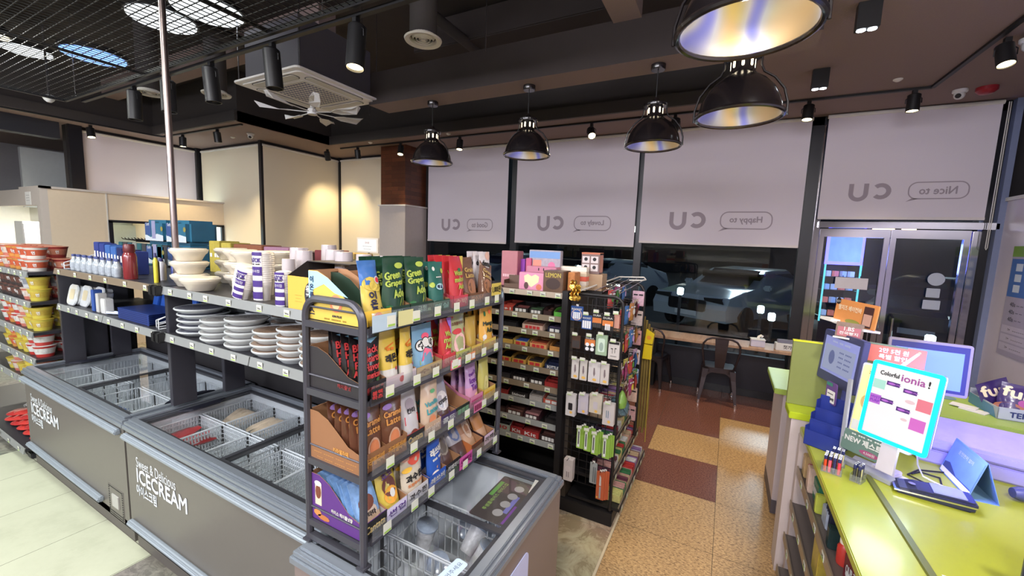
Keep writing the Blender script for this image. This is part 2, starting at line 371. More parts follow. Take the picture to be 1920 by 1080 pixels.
# column with wood cladding
wood = stone('wood_block', S((70, 36, 24)), S((112, 62, 38)), S((136, 84, 54)), 6, .35, stretch=.15)
def woodmat():
    m = bpy.data.materials.new('wood_cladding'); m.use_nodes = True; nt = m.node_tree; b = nt.nodes['Principled BSDF']; L = nt.links
    tc = nt.nodes.new('ShaderNodeTexCoord'); mp = nt.nodes.new('ShaderNodeMapping'); mp.inputs['Rotation'].default_value = (R(90), 0, 0)
    sep = nt.nodes.new('ShaderNodeSeparateXYZ'); L.new(tc.outputs['Object'], sep.inputs[0]); ad = nt.nodes.new('ShaderNodeMath'); ad.operation = 'ADD'; L.new(sep.outputs[0], ad.inputs[0]); L.new(sep.outputs[1], ad.inputs[1])
    cb = nt.nodes.new('ShaderNodeCombineXYZ'); L.new(ad.outputs[0], cb.inputs[0]); L.new(sep.outputs[2], cb.inputs[1])
    br = nt.nodes.new('ShaderNodeTexBrick'); br.inputs['Scale'].default_value = 1.0; br.inputs['Brick Width'].default_value = .3; br.inputs['Row Height'].default_value = .07; br.inputs['Mortar Size'].default_value = .0015
    br.inputs['Color1'].default_value = S((116, 66, 40)) + (1,); br.inputs['Color2'].default_value = S((84, 46, 30)) + (1,); br.inputs['Mortar'].default_value = S((40, 22, 16)) + (1,)
    L.new(cb.outputs[0], br.inputs[0]); nz = nt.nodes.new('ShaderNodeTexNoise'); nz.inputs['Scale'].default_value = 30; L.new(cb.outputs[0], nz.inputs[0])
    mx = nt.nodes.new('ShaderNodeMix'); mx.data_type = 'RGBA'; mx.blend_type = 'MULTIPLY'; mx.inputs[0].default_value = .4; L.new(br.outputs[0], mx.inputs[6]); L.new(nz.outputs['Color'], mx.inputs[7]); L.new(mx.outputs[2], b.inputs['Base Color'])
    b.inputs['Roughness'].default_value = .35; return m
struct(MB().box(-5.62, 5.51, 2.48, -5.05, WY, 3.5).build('wall_column', woodmat()))
struct(MB().box(-5.64, 5.49, 0, -5.03, WY, 2.48).build('wall_column', C(190, 182, 178, n='column_panel', rough=.15), bevel=.004))
struct(MB().box(-5.66, 5.47, 2.46, -5.01, WY, 2.485).build('trim_8', offw))

# right wall
rw = C(214, 206, 218, n='right_panel', rough=.35, var=.03)
wall('wall_right', 2.42, -4, 0, 2.6, 6.0, 2.5, m=rw)
wall('trim_9', 2.40, -4, 2.5, 2.62, 6.0, 2.535, m=offw)
wall('trim_10', 2.37, 6.0, 0, 2.42, 6.08, 3.5, m=C(120, 130, 160, n='blue_grey_post', rough=.4))
wall('wall_right_upper', 2.75, -4, 2.5, 2.8, 6.1, 3.5, m=C(70, 72, 92, n='slate_blue_wall', rough=.5))
def brickm():
    m = bpy.data.materials.new('brick'); m.use_nodes = True; nt = m.node_tree; b = nt.nodes['Principled BSDF']; L = nt.links
    tc = nt.nodes.new('ShaderNodeTexCoord'); sep = nt.nodes.new('ShaderNodeSeparateXYZ'); cb = nt.nodes.new('ShaderNodeCombineXYZ')
    L.new(tc.outputs['Object'], sep.inputs[0]); L.new(sep.outputs[1], cb.inputs[0]); L.new(sep.outputs[2], cb.inputs[1])
    br = nt.nodes.new('ShaderNodeTexBrick'); br.inputs['Scale'].default_value = 1; br.inputs['Brick Width'].default_value = .2; br.inputs['Row Height'].default_value = .07; br.inputs['Mortar Size'].default_value = .012
    br.inputs['Color1'].default_value = S((74, 70, 82)) + (1,); br.inputs['Color2'].default_value = S((110, 104, 116)) + (1,); br.inputs['Mortar'].default_value = S((50, 48, 60)) + (1,)
    L.new(cb.outputs[0], br.inputs[0]); L.new(br.outputs[0], b.inputs['Base Color']); b.inputs['Roughness'].default_value = .8; return m
wall('wall_right_brick', 2.70, -4, 2.54, 2.749, 5.72, 3.3, m=brickm())

# ---------------------------------------------------------------- window wall: frames, glass, door
fr = MB()
def mull(x0, x1, y0=6.07, y1=6.17, z1=3.5): fr.box(x0, y0, 0, x1, y1, z1)
for a, b_ in ((-4.99, -4.93), (-3.26, -3.14), (-1.22, -1.12), (.74, .86), (2.30, 2.37)): mull(a, b_)
fr.box(-4.99, 6.07, 0, .8, 6.17, .1); fr.box(-4.99, 6.07, 3.4, 2.37, 6.17, 3.5)
struct(fr.build('window_2', blk, bevel=.004))
for i, (a, b_) in enumerate(((-4.93, -3.26), (-3.14, -1.22), (-1.12, .74))):
    struct(MB().box(a, 6.115, .1, b_, 6.127, 3.4).build('window_%d' % (i + 3), pane))
struct(MB().box(-4.93, 6.075, .1, .74, 6.14, .55).build('wall_sill', C(30, 30, 42, n='sill_panel', rough=.5)))
wall('wall_lintel', -5, 6.1, 3.5, 9, 6.2, 4.2, m=dark); wall('wall_far_window', 2.37, 6.1, 0, 9, 6.2, 4.2, m=dark)
wall('wall_lintel', -13, 6.1, 3.5, -5, 6.2, 4.2, m=dark)
mir = C(176, 174, 180, n='polished_steel', rough=.12, metal=1.0, var=.02, bump=.02, scale=4)
dj = MB()
dj.box(.86, 6.04, 0, .925, 6.16, 3.4); dj.box(2.225, 6.04, 0, 2.29, 6.16, 2.2)
dj.box(.90, 6.0, 2.215, 2.40, 6.06, 2.285)
struct(dj.build('trim_11', mir, bevel=.006))
struct(MB().box(.925, 6.09, 2.285, 2.3, 6.10, 3.4).build('window_6', pane))
for i, (a, b_) in enumerate(((.93, 1.575), (1.58, 2.22))):
    dr = MB(); dr.box(a, 6.05, 2.11, b_, 6.10, 2.205); dr.box(a, 6.05, 0, a + .05, 6.10, 2.11); dr.box(b_ - .05, 6.05, 0, b_, 6.10, 2.11); dr.box(a + .05, 6.05, 0, b_ - .05, 6.10, .12)
    o = struct(dr.build('door_%d' % (i + 1), mir, bevel=.004))
    g = MB().box(a + .05, 6.07, .12, b_ - .05, 6.08, 2.11).build('pane', pane, o)
    h = MB(); hx = b_ - .1 if i == 0 else a + .1
    h.tube([(hx, 6.05, .85), (hx, 6.0, .88), (hx, 6.0, 1.22), (hx, 6.05, 1.25)], .012, 8); h.build('door_handle', mir, o, smooth=True)
def sticker(name, label, x, z, w_, h, rnd=False, m=paper, y=6.045):
    mb = MB(); poly = circ(0, 0, w_ / 2, 20) if rnd else rrect(w_, h, .006)
    mb.prism(poly, -.004, 0); o = mb.build(name, m); o.location = (x, y, z); return tag(o, label, 'sign')
stk = C(170, 178, 196, n='sticker_back', rough=.6)
o = MB().box(-.15, -.004, -.065, .15, 0, .065).build('hanging_sign', C(200, 196, 205, n='plain_card')); o.location = (1.28, 6.03, 1.58)
tag(o, 'blank pale card hanging on the left glass door', 'sign')
MB().tube([(-.08, -.002, .065), (-.08, .01, .085)], .004, 6).build('hook', black, o); MB().tube([(.08, -.002, .065), (.08, .01, .085)], .004, 6).build('hook', black, o)
sticker('door_sticker', 'round white sticker on the right glass door', 2.0, 1.68, .14, .14, True, stk)
sticker('door_sticker', 'small square white sticker just under the round one on the right door', 1.99, 1.53, .11, .1, m=stk)
sticker('door_sticker', 'wide pale sticker, lowest of the notices on the right glass door', 1.99, 1.40, .14, .1, m=stk)

# blinds ------------------------------------------------------------------
fab = mat('blind_fabric', S((214, 206, 214)), rough=.9, var=.03, scale=300, bump=.05); fab_lit = mat('blind_fabric_warm_lit', S((218, 208, 186)), rough=.9, var=.03, scale=300, bump=.05)  # second fabric has the warm light on the left blinds in its colour
fabp = mat('blind_print', S((160, 149, 158)), rough=.9, var=.03, scale=200)
def cu_mark(h, m, parent, T, x, y):
    mb = MB()
    def arc(cx, cy, r, a0, a1, tk, n=16):
        vs = []
        for i in range(n + 1):
            a = R(a0 + (a1 - a0) * i / n)
            vs += [(cx + (r + tk / 2) * math.cos(a), 0, cy + (r + tk / 2) * math.sin(a)), (cx + (r - tk / 2) * math.cos(a), 0, cy + (r - tk / 2) * math.sin(a))]
        mb.add(vs, [(2 * i, 2 * i + 1, 2 * i + 3, 2 * i + 2) for i in range(n)], 0, T)
    r = h * .38; tk = h * .25
    # seen from inside: mirrored, so the u stands left and the c (open to the left) right
    arc(x - h * .62, y - h * .12, r, 180, 360, tk)
    for sx in (-1, 1): mb.add([(x - h * .62 + sx * r - tk / 2, 0, y - h * .12), (x - h * .62 + sx * r + tk / 2, 0, y - h * .12), (x - h * .62 + sx * r + tk / 2, 0, y + h * .5), (x - h * .62 + sx * r - tk / 2, 0, y + h * .5)], [(0, 1, 2, 3)], 0, T)
    arc(x + h * .5, y, r, -135, 135, tk)
    return mb.build('printed_logo', m, parent, fix=False)
def blind(label, x0, x1, y, z0, z1, m=fab, rz=0, word=None, wz=0, wx=0, ws=1.0, chain=False, org=None):
    """local frame: x along the blind, faces -y"""
    L = x1 - x0
    t = thing('roller_blind', label, 'blind', org or ((x0 + x1) / 2, y, 0), rz, 'roller blinds on the shop windows')
    MB().box(-L / 2, -.002, z0 + .02, L / 2, .001, z1).build('blind_fabric', m, t)
    MB().box(-L / 2, -.012, z0, L / 2, .006, z0 + .03).build('bottom_bar', C(214, 206, 204, n='blind_bar', rough=.5), t, bevel=.003)
    MB().cyl((-L / 2 - .01, .005, z1 - .02), (L / 2 + .01, .005, z1 - .02), .022, n=12).build('roller', offw, t, smooth=True)
    if word:
        T = Matrix.Translation((0, -.0035, 0)); h = .19 * ws
        cu_mark(h, fabp, t, T, wx - .28 * ws, wz)
        bw = .52 * ws; bh = .2 * ws; bx = wx + .32 * ws
        o_, i_ = rrect(bw, bh, bh * .42, 6, bx, wz), rrect(bw - .024 * ws, bh - .024 * ws, bh * .36, 6, bx, wz)
        mb = MB(); n = len(o_); mb.add([(a, 0, b) for a, b in o_ + i_], [(k, (k + 1) % n, n + (k + 1) % n, n + k) for k in range(n)], 0, T)
        mb.add([(bx - bw * .42, 0, wz - bh * .44), (bx - bw * .52, 0, wz - bh * .64), (bx - bw * .30, 0, wz - bh * .47)], [(0, 1, 2)], 0, T)
        mb.build('printed_bubble', fabp, t, fix=False)
        text(word, .085 * ws, fabp, t, T=T, x=bx, y=wz, wide=.32 * ws, mirror=True, name='printed_words', bold=.03)
    if chain:
        c = MB(); c.tube([(L / 2 + .03, -.03, z1 - .03), (L / 2 + .03, -.03, z0 - .28), (L / 2 + .037, -.03, z0 - .3), (L / 2 + .044, -.03, z0 - .28), (L / 2 + .044, -.03, z1 - .03)], .004, 5)
        c.build('pull_chain', offw, t, smooth=True)
    return t
blind('grey roller blind with mirrored words Good to, next to the wood clad column', -4.96, -3.30, 6.02, 1.87, 3.49, word='Good to', wz=2.18, wx=-.02, ws=1.0)
blind('grey roller blind with mirrored words Lovely to, second from the column', -3.14, -1.22, 6.02, 1.90, 3.49, word='Lovely to', wz=2.23, wx=-.02, ws=1.1)
blind('wide grey roller blind with mirrored words Happy to, left of the glass doors', -1.15, .73, 6.02, 1.965, 3.49, word='Happy to', wz=2.29, wx=0, ws=1.12)
blind('grey roller blind with mirrored words Nice to, over the glass doors', .88, 2.27, 5.99, 2.31, 3.49, word='Nice to', wz=2.62, wx=.02, ws=.92, chain=True)
blind('roller blind in a warm lit tone left of the wood clad column', -7.27, -5.64, 6.02, .9, 3.46, m=fab_lit)
blind('roller blind in a warm lit tone by a spotlight in the jogged window corner', 0, 1.62, 0, .9, 3.45, m=fab_lit, rz=R(90), org=(-7.33, 5.25, 0))
blind('pale roller blind between the cream partition and the black window post', 0, 1.88, 0, .9, 3.45, m=fab_lit, org=(-8.36, 4.42, 0))
blind('long lilac grey roller blind above the cream partition', 0, 1.58, 0, 2.0, 3.45, m=fab, rz=R(90), org=(-9.42, 3.57, 0))
fr = MB(); fr.box(-7.40, 4.40, 0, -7.33, 4.46, 3.5); fr.box(-7.33, 6.0, 0, -7.28, 6.06, 3.5); fr.box(-9.44, 4.36, 0, -9.36, 4.45, 3.5); fr.box(-9.46, 2.60, 0, -9.35, 2.76, 3.5)
struct(fr.build('trim_12', blk))
# ---------------------------------------------------------------- street outside
def car(label, loc, rz, col, plate='12 3456'):
    t = thing('parked_car', label, 'car', loc, rz, 'cars parked outside the window')
    cm = C(*col, n='car_paint_%d' % col[0], rough=.25, coat=.5); cg = C(14, 16, 20, n='car_glass', rough=.08)
    prof = [(-2.2, .35), (-2.25, .62), (-2.1, .88), (-1.45, .98), (-.75, 1.05), (-.15, 1.42), (.9, 1.46), (1.6, 1.2), (2.1, 1.05), (2.2, .7), (2.15, .35)]
    vs = []; ys = (-.88, -.86, -.62, .62, .86, .88)
    mb = MB(); n = len(prof)
    for (yy, k) in ((-.90, 0), (-.84, 1), (.84, 1), (.90, 0)):
        for (x, z) in prof:
            if k == 1: vs.append((x, yy * (.78 if z > 1.06 else 1), z))
            else: vs.append((x, yy * (.8 if z > 1.06 else 1), min(z, .92) if z <= 1.06 else z - .03))
    fs = [tuple(range(n))[::-1], tuple(3 * n + i for i in range(n))]
    for a in range(3): fs += [(a * n + i, a * n + (i + 1) % n, (a + 1) * n + (i + 1) % n, (a + 1) * n + i) for i in range(n)]
    mb.add(vs, fs); mb.build('car_body', cm, t, smooth=True)
    g = MB(); g.add([(-.80, -.62, 1.07), (-.80, .62, 1.07), (-.2, .58, 1.425), (-.2, -.58, 1.425)], [(0, 1, 2, 3)]); g.box(-.5, -.72, 1.07, 1.3, .72, 1.36); g.build('car_windows', cg, t)
    for x in (-1.4, 1.4):
        for s in (-1, 1):
            MB().cyl((x, s * .74, .33), (x, s * .93, .33), .33, n=20).build('wheel', C(20, 20, 22, n='tyre', rough=.8), t, smooth=True)
    gr = MB(); gr.prism(rrect(.9, .26, .06, cx=0, cy=.66), -.03, .03, T=Matrix.Translation((-2.26, 0, 0)) @ Matrix.Rotation(R(90), 4, 'Z')); gr.build('grille', black, t)
    for s in (-1, 1):
        hd = MB(); hd.prism([(-.22, -.05), (.22, -.02), (.24, .05), (-.16, .07)], -.02, .03, T=Matrix.Translation((-2.2, s * .62, .8)) @ Matrix.Rotation(R(90), 4, 'Z')); hd.build('headlight', chrome, t)
    MB().box(-2.29, -.26, .42, -2.27, .26, .53).build('number_plate', paper, t)
    for s in (-1, 1): MB().box(-.75, s * .9, 1.0, -.6, s * 1.08, 1.12).build('wing_mirror', cm, t, bevel=.03)
    return t
car('white car parked facing the shop window, nearest to the glass doors', (.3, 12.0, 0), R(62), (196, 204, 206))
car('white car parked facing the shop, left of the nearest one', (-3.6, 13.2, 0), R(60), (190, 198, 202))
car('silver car at the left end of the parked row', (-7.8, 14.5, 0), R(58), (150, 158, 166))
car('dark car parked behind the glass doors', (4.2, 12.5, 0), R(66), (60, 66, 80))
bd = thing('office_building', 'dark building across the street with lit shop signs along its ground floor', 'building', (-8, 34, 0))
MB().box(-22, 0, 0, 34, 6, 12).build('wall', C(30, 30, 36, n='far_wall', rough=.9), bd)
random.seed(3)
for i in range(30):
    x = -20 + i * 1.7 + random.uniform(-.3, .3); z = random.choice((3.0, 3.4, 6.2)); c = random.choice(((.8, .95, 1), (1, .95, .8), (.75, 1, .9), (1, .8, .5), (.6, 1, .6)))
    MB().box(x, -.1, z, x + random.uniform(.4, 1.1), -.02, z + random.uniform(.25, .5)).build('lit_sign', mat('lit_sign_%d' % (i % 6), c, emit=c, es=2.2, var=0), bd)
for i, (x, z) in enumerate(((-3.4, 2.2), (-1.2, 2.3), (.8, 2.4))):
    pass
wl = mat('square_glow', (.8, 1, .95), emit=(.85, 1, .97), es=5, var=0)  # glowing squares on added posts stand in for white squares in the glass
for i, (x, y, z, lb) in enumerate(((-.78, 8.6, 1.08, 'left of the two chairs'), (.62, 9, .82, 'beside the mullion of the glass doors, higher one'), (.78, 8.7, .74, 'beside the mullion of the glass doors, lower one'), (-2.0, 8.6, 1.05, 'behind the end of the candy rack'), (2.95, 8.8, .62, 'seen low through the right glass door'))):
    t = thing('glow_square', 'glowing square added outside the window, ' + lb, 'lamp', (x, y, -.03), 0, 'glowing squares added outside')
    MB().box(-.025, -.025, 0, .025, .025, z - .05).build('post', black, t); MB().box(-.055, -.055, z - .05, .055, .055, z + .09).build('square_head', wl, t, bevel=.015)
lamp('POINT', 'street_light', (2, 20, 7), (.8, .95, 1), 520, size=.5); lamp('POINT', 'street_light', (-8, 18, 6), (.8, 1, .9), 420, size=.5)
# prize machine with blue neon seen through the left door
km = thing('prize_machine', 'blue neon lit prize machine seen through the left glass door', 'machine', (1.5, 7.6, .0), R(12)); km.scale = (.55, .8, .9)
MB().box(-.42, 0, 0, .42, .6, 1.0).build('cabinet', C(20, 22, 50, n='machine_navy', rough=.4), km); 
neon = mat('blue_neon', (.1, .1, 1), emit=(.12, .1, 1), es=4, var=0); teal = mat('teal_neon', (.1, .9, .8), emit=(.2, .8, .85), es=.8, var=0)
k = MB(); k.box(-.42, 0, 1.95, .42, .05, 2.0); k.box(-.42, 0, 2.45, .42, .05, 2.5); k.box(-.42, 0, 1.95, -.37, .05, 2.5); k.box(.37, 0, 1.95, .42, .05, 2.5); k.build('neon_frame', neon, km)
MB().box(-.37, .02, 2.0, .37, .06, 2.45).build('screen', mat('machine_screen', (.2, .3, .9), emit=(.15, .25, .9), es=1.2, var=.5, scale=6), km)
k = MB(); k.box(-.42, 0, 1.0, -.39, .03, 1.95); k.box(.39, 0, 1.0, .42, .03, 1.95); k.build('side_strip', teal, km); MB().box(-.4, .5, 1.0, .4, .6, 2.0).build('back', C(16, 16, 40, n='machine_back'), km)
for r_ in range(4):
    z = 1.08 + .22 * r_
    MB().box(-.39, .05, z, .39, .5, z + .012).build('shelf', steel, km)
    for c_ in range(4):
        MB().box(-.3 + .18 * c_, .1, z + .013, -.2 + .18 * c_, .2, z + .10).build('prize', mat('prize_%d' % ((r_ + c_) % 3), ((.8, .85, 1), (.9, .3, .25), (.6, .7, .95))[(r_ + c_) % 3], emit=((.5, .6, 1), (.8, .2, .15), (.3, .5, .9))[(r_ + c_) % 3], es=.35), km)
lamp('POINT', 'machine_light', (1.7, 7.3, 1.9), (.25, .3, 1), 12, size=.2)
# sill counter and chairs -------------------------------------------------
beech = stone('beech_laminate', S((150, 118, 96)), S((172, 140, 116)), S((186, 154, 128)), 8, .4, stretch=.12)
sc_ = thing('window_counter', 'long pale wood counter shelf under the window', 'counter', (-1.2, 5.62, 0))
MB().box(-3.0, 0, .72, 2.02, .44, .75).build('counter_top', beech, sc_, bevel=.004)
for x in (-2.9, -1.2, .4, 1.96): MB().box(x - .02, .2, 0, x + .02, .42, .72).build('bracket', black, sc_)
def chair(label, loc, rz):
    t = thing('metal_chair', label, 'chair', loc, rz, 'metal chairs at the window counter')
    gm = C(66, 58, 62, n='gunmetal', rough=.38, metal=.6)
    # faces +y (towards the window); back at -y
    s = MB(); top = rrect(.36, .36, .09, 6); s.prism(top, .435, .455, axis='z'); s.prism(rrect(.355, .355, .09, 6), .39, .436, axis='z'); s.build('seat', gm, t, bevel=.004)
    for sx in (-1, 1):
        for sy in (-1, 1):
            l = MB(); x0, y0 = sx * .15, sy * .15; x1, y1 = sx * .205, sy * .235
            a, b_ = .035, .014
            pts = []
            for (cx, cy, z, q) in ((x0, y0, .43, a), (x0 * 1.1, y0 * 1.14, .32, .026), (x1, y1, .03, b_)):
                pts += [(cx - q, cy - q, z), (cx + q, cy - q, z), (cx + q, cy + q, z), (cx - q, cy + q, z)]
            fs = [(0, 1, 2, 3), (11, 10, 9, 8)] + [(r * 4 + i, r * 4 + (i + 1) % 4, (r + 1) * 4 + (i + 1) % 4, (r + 1) * 4 + i) for r in range(2) for i in range(4)]
            l.add(pts, fs); o = l.build('leg', gm, t, bevel=.004)
            MB().cyl((x1, y1, 0), (x1, y1, .045), .024, .019, 12).build('foot_cap', chrome, o, smooth=True)
    for sy in (-1, 1):   # arched aprons
        poly = [(-.15, .43)] + [(-.15 + .3 * i / 12, .33 + .085 * math.sin(PI * i / 12)) for i in range(13)] + [(.15, .43)]
        MB().prism(poly, sy * .165 - .003, sy * .165 + .003).build('apron', gm, t)
    for sx in (-1, 1):
        poly = [(-.15, .43)] + [(-.15 + .3 * i / 12, .33 + .085 * math.sin(PI * i / 12)) for i in range(13)] + [(.15, .43)]
        MB().prism(poly, sx * .165 - .003, sx * .165 + .003, axis='x').build('apron', gm, t)
    pts = [(-.165, -.12, .44), (-.185, -.185, .56), (-.205, -.21, .68), (-.20, -.22, .76), (-.165, -.228, .81), (-.11, -.232, .835), (0, -.235, .845), (.11, -.232, .835), (.165, -.228, .81), (.20, -.22, .76), (.205, -.21, .68), (.185, -.185, .56), (.165, -.12, .44)]
    MB().tube(pts, .0125, 8).build('back_frame', gm, t, smooth=True)
    sl = MB(); vs = []
    for i in range(7):
        u = i / 6; z = .45 + .385 * u; y = -.165 - .068 * math.sin(u * PI / 2); w_ = .05 + .025 * u
        vs += [(-w_, y, z), (w_, y, z), (-w_, y - .006, z), (w_, y - .006, z)]
    fs = []
    for i in range(6):
        a = i * 4; fs += [(a, a + 1, a + 5, a + 4), (a + 2, a + 6, a + 7, a + 3), (a, a + 4, a + 6, a + 2), (a + 1, a + 3, a + 7, a + 5)]
    fs += [(0, 2, 3, 1), (24, 25, 27, 26)]
    sl.add(vs, fs); sl.build('back_splat', gm, t, bevel=.002)
    return t
chair('dark metal chair at the window counter, in full view in front of the tissue box', (.0, 5.74, 0), R(4))
chair('dark metal chair at the window counter, half hidden behind the candy rack', (-.82, 5.86, 0), R(-10))
tb = thing('tissue_box', 'small white tissue box with a tissue pulled out, on the window counter', 'tissue box', (.40, 5.78, .7505), R(5))
MB().box(-.075, -.05, 0, .075, .05, .08).build('box', C(200, 196, 214, n='lilac_white'), tb, bevel=.006); MB().box(-.079, -.054, .08, .079, .054, .095).build('lid', white, tb, bevel=.004)
MB().tube([(0, 0, .09), (.01, .0, .12), (.03, .0, .135), (.05, 0, .12)], .016, 8).build('tissue', paper, tb, smooth=True)
cb_ = thing('chopstick_box', 'white box marked for wooden chopsticks at the right end of the window counter', 'box', (.72, 5.76, .7505), R(6))
MB().box(-.14, -.05, 0, .14, .05, .085).build('box', white, cb_, bevel=.004)
MB().box(-.12, -.03, .085, .12, .03, .125).build('chopstick_packs', C(120, 120, 140, n='grey_pack'), cb_, bevel=.004)
text('젓가락', .045, ink, cb_, T=Matrix.Translation((0, -.0505, .045)), bold=.02)
# ---------------------------------------------------------------- ceiling fixtures
warm = (1.0, .78, .45)
bulb = mat('warm_bulb', (1, .85, .55), emit=(1, .80, .45), es=9, var=0); bulbw = mat('cool_bulb', (.9, .95, 1), emit=(.85, .92, 1), es=14, var=0)
disc_w = mat('round_lamp_glow', (.9, .95, 1), emit=(.9, .96, 1), es=.8, var=0); disc_b = mat('blue_lamp_glow', (.3, .5, 1), emit=(.22, .42, 1), es=1.3, var=0); disc_y = mat('dim_lamp_glow', (1, .95, .8), emit=(1, .93, .75), es=.8, var=0)
# open wire mesh under the slab
g = MB(); X0, X1, Y0, Y1, Z = -6.72, 1.0, -2.4, 1.86, 3.3
n = 0; x = X0
while x <= -1.2: g.box(x, Y0, Z, x + .005, Y1, Z + .004); x += .055
y = Y0
while y <= Y1: g.box(X0, y, Z + .004, -1.2, y + .005, Z + .008); y += .055
gm = thing('ceiling_mesh', 'black wire mesh panel hung flat below the slab over the left aisle', 'ceiling mesh', (0, 0, 0))
g.build('wire_grid', black, gm, fix=False)
f_ = MB(); f_.box(X0 - .02, Y1, Z - .01, -1.2, Y1 + .025, Z + .02); f_.box(X0 - .025, Y0, Z - .01, X0, Y1 + .025, Z + .02); f_.box(-1.2, Y0, Z - .01, -1.18, Y1 + .025, Z + .02)
for x in (-4.9, -3.0): f_.box(x, Y0, Z + .01, x + .02, Y1, Z + .03)
f_.build('frame', black, gm)
for x in (-6.4, -4.4, -2.4): MB().cyl((x, Y1, Z), (x, Y1, 4.2), .004, n=6).build('hanger_rod', steel, gm)
for i, (x, y, z, p, s, c) in enumerate(ROUND_LAMPS):
    t = thing('round_ceiling_lamp', 'round flat lamp above the wire mesh, ' + ['far left one', 'middle one', 'one nearest the hanging spotlights', 'one behind the camera', 'rear left one', 'one over the till', 'one over the till aisle'][i], 'lamp', (x, y, z), 0, 'round lamps above the aisles')
    MB().lathe([(s / 2 + .03, 0), (s / 2 + .03, .05), (.08, .09)], 28).build('housing', black, t, smooth=True)
    MB().lathe([(s / 2, -.01), (s / 2, .001)], 28).build('diffuser', disc_w, t)
for (x, y, z, r, m_, lb) in ((-6.45, 2.05, 3.8, .27, disc_b, 'blue glowing round lamp above the wire mesh'), (-7.3, 1.75, 3.88, .2, disc_w, 'small white round lamp at the far left above the wire mesh'), (-6.95, 1.45, 3.85, .10, disc_y, 'tiny warm round lamp between the blue lamp and the left edge of the mesh'),
                            (-5.05, 2.12, 3.93, .27, disc_w, 'large white round lamp behind the wire mesh, right of the steel pole'), (-4.44, 2.22, 3.93, .28, disc_w, 'large white round lamp behind the wire mesh at the top edge of the picture')):
    t = thing('round_lamp', lb, 'lamp', (x, y, z)); MB().lathe([(r + .02, 0), (r + .02, .05), (.08, .1)], 24).build('housing', black, t, smooth=True); MB().lathe([(r, -.012), (r, .001)], 24).build('diffuser', m_, t)
# ceiling air conditioner with hanging case and fan
ac = thing('air_conditioner', 'white square ceiling cassette air conditioner hanging below a dark duct case', 'air conditioner', (-3.90, 2.87, 3.33))
a = MB(); o_ = rrect(.98, .98, .05, 4); i_ = rrect(.90, .90, .05, 4)
a.prism(o_, .012, .03, axis='z'); a.prism(rrect(.88, .88, .05, 4), 0, .012, axis='z'); a.build('panel', C(244, 242, 246, n='ac_white', rough=.4), ac, bevel=.003)
MB().box(-.41, -.41, .031, .41, .41, .5).build('case', C(86, 84, 92, n='ac_case', rough=.5), ac, bevel=.01)
for k in range(4):
    T = Matrix.Rotation(R(90 * k), 4, 'Z'); o = MB().prism(rrect(.62, .085, .04, 5, cy=.37), -.006, -.0005, axis='z', T=T).build('air_flap', offw, ac, bevel=.001)
    MB().prism(rrect(.64, .105, .05, 5, cy=.37), -.002, -.0002, axis='z', T=T).build('flap_seam', C(90, 90, 96, n='seam'), o)
gr = MB(); gr.prism(rrect(.56, .56, .03, 4), -.004, -.0005, axis='z'); gr.build('grille_panel', offw, ac)
gh = MB()
for i in range(13):
    for j in range(13): gh.box(-.25 + .04 * i, -.25 + .04 * j, -.0052, -.25 + .04 * i + .022, -.25 + .04 * j + .022, -.0041)
gh.build('grille_holes', C(70, 74, 120, n='grille_hole'), ac, fix=False)
for sx in (-1, 1):
    for sy in (-1, 1): MB().cyl((sx * .46, sy * .44, .03), (sx * .46, sy * .44, .87), .005, n=6).build('hanger_rod', steel, ac)
fan = thing('ceiling_fan', 'white seven bladed air circulation fan under the ceiling air conditioner', 'fan', (-3.92, 2.90, 3.16))
MB().cyl((0, 0, 0), (0, 0, .165), .02).build('stem', white, fan, smooth=True); MB().lathe([(.045, -.02), (.05, 0), (.045, .03), (.02, .05)], 16).build('hub', white, fan, smooth=True)
for k in range(7):
    a = R(18 + 360 / 7 * k); T = Matrix.Rotation(a, 4, 'Z')
    b = MB(); pts = [(.22, -.02, 0), (.3, -.05, .012), (.47, -.05, .014), (.52, -.02, .05), (.52, .03, .045), (.47, .045, -.012), (.3, .045, -.012), (.22, .02, 0)]
    b.add([(p[0], p[1], p[2]) for p in pts] + [(p[0], p[1], p[2] + .004) for p in pts], [tuple(range(8)), tuple(range(8, 16))[::-1]] + [(i, 8 + i, 8 + (i + 1) % 8, (i + 1) % 8) for i in range(8)], T=T)
    o = b.build('blade', white, fan); MB().cyl(T @ Vector((.03, 0, .005)), T @ Vector((.24, 0, .004)), .005, n=6).build('arm', white, o)
# round vents
def vent(x, y, z, r, lb, top=4.2):
    t = thing('round_vent', lb, 'air vent', (x, y, z), 0, 'round white ceiling vents')
    v = MB(); v.lathe([(r, .0), (r * .96, -.012), (r * .72, -.004), (r * .7, .03)], 32, cap0=False, cap1=False); v.build('rim', offw, t, smooth=True)
    v = MB()
    for q in (.62, .46, .3): v.lathe([(r * q, .02), (r * (q - .1), -.006), (r * (q - .12), .0), (r * (q - .02), .022)], 32, cap0=False, cap1=False)
    v.lathe([(r * .14, -.004), (.002, -.008)], 16, cap0=False); v.build('cone_rings', offw, t, smooth=True)
    MB().lathe([(r * .69, .025), (r * .72, .03), (r * .72, top - z)], 28).build('duct_drop', cfas, t, smooth=True)
vent(-2.17, 2.55, 3.4, .14, 'round white slotted vent on the black ceiling right of the air conditioner')
vent(-5.1, 2.6, 3.4, .14, 'round white vent left of the air conditioner'); vent(-5.81, 2.28, 3.4, .14, 'round white vent seen behind the steel pole')
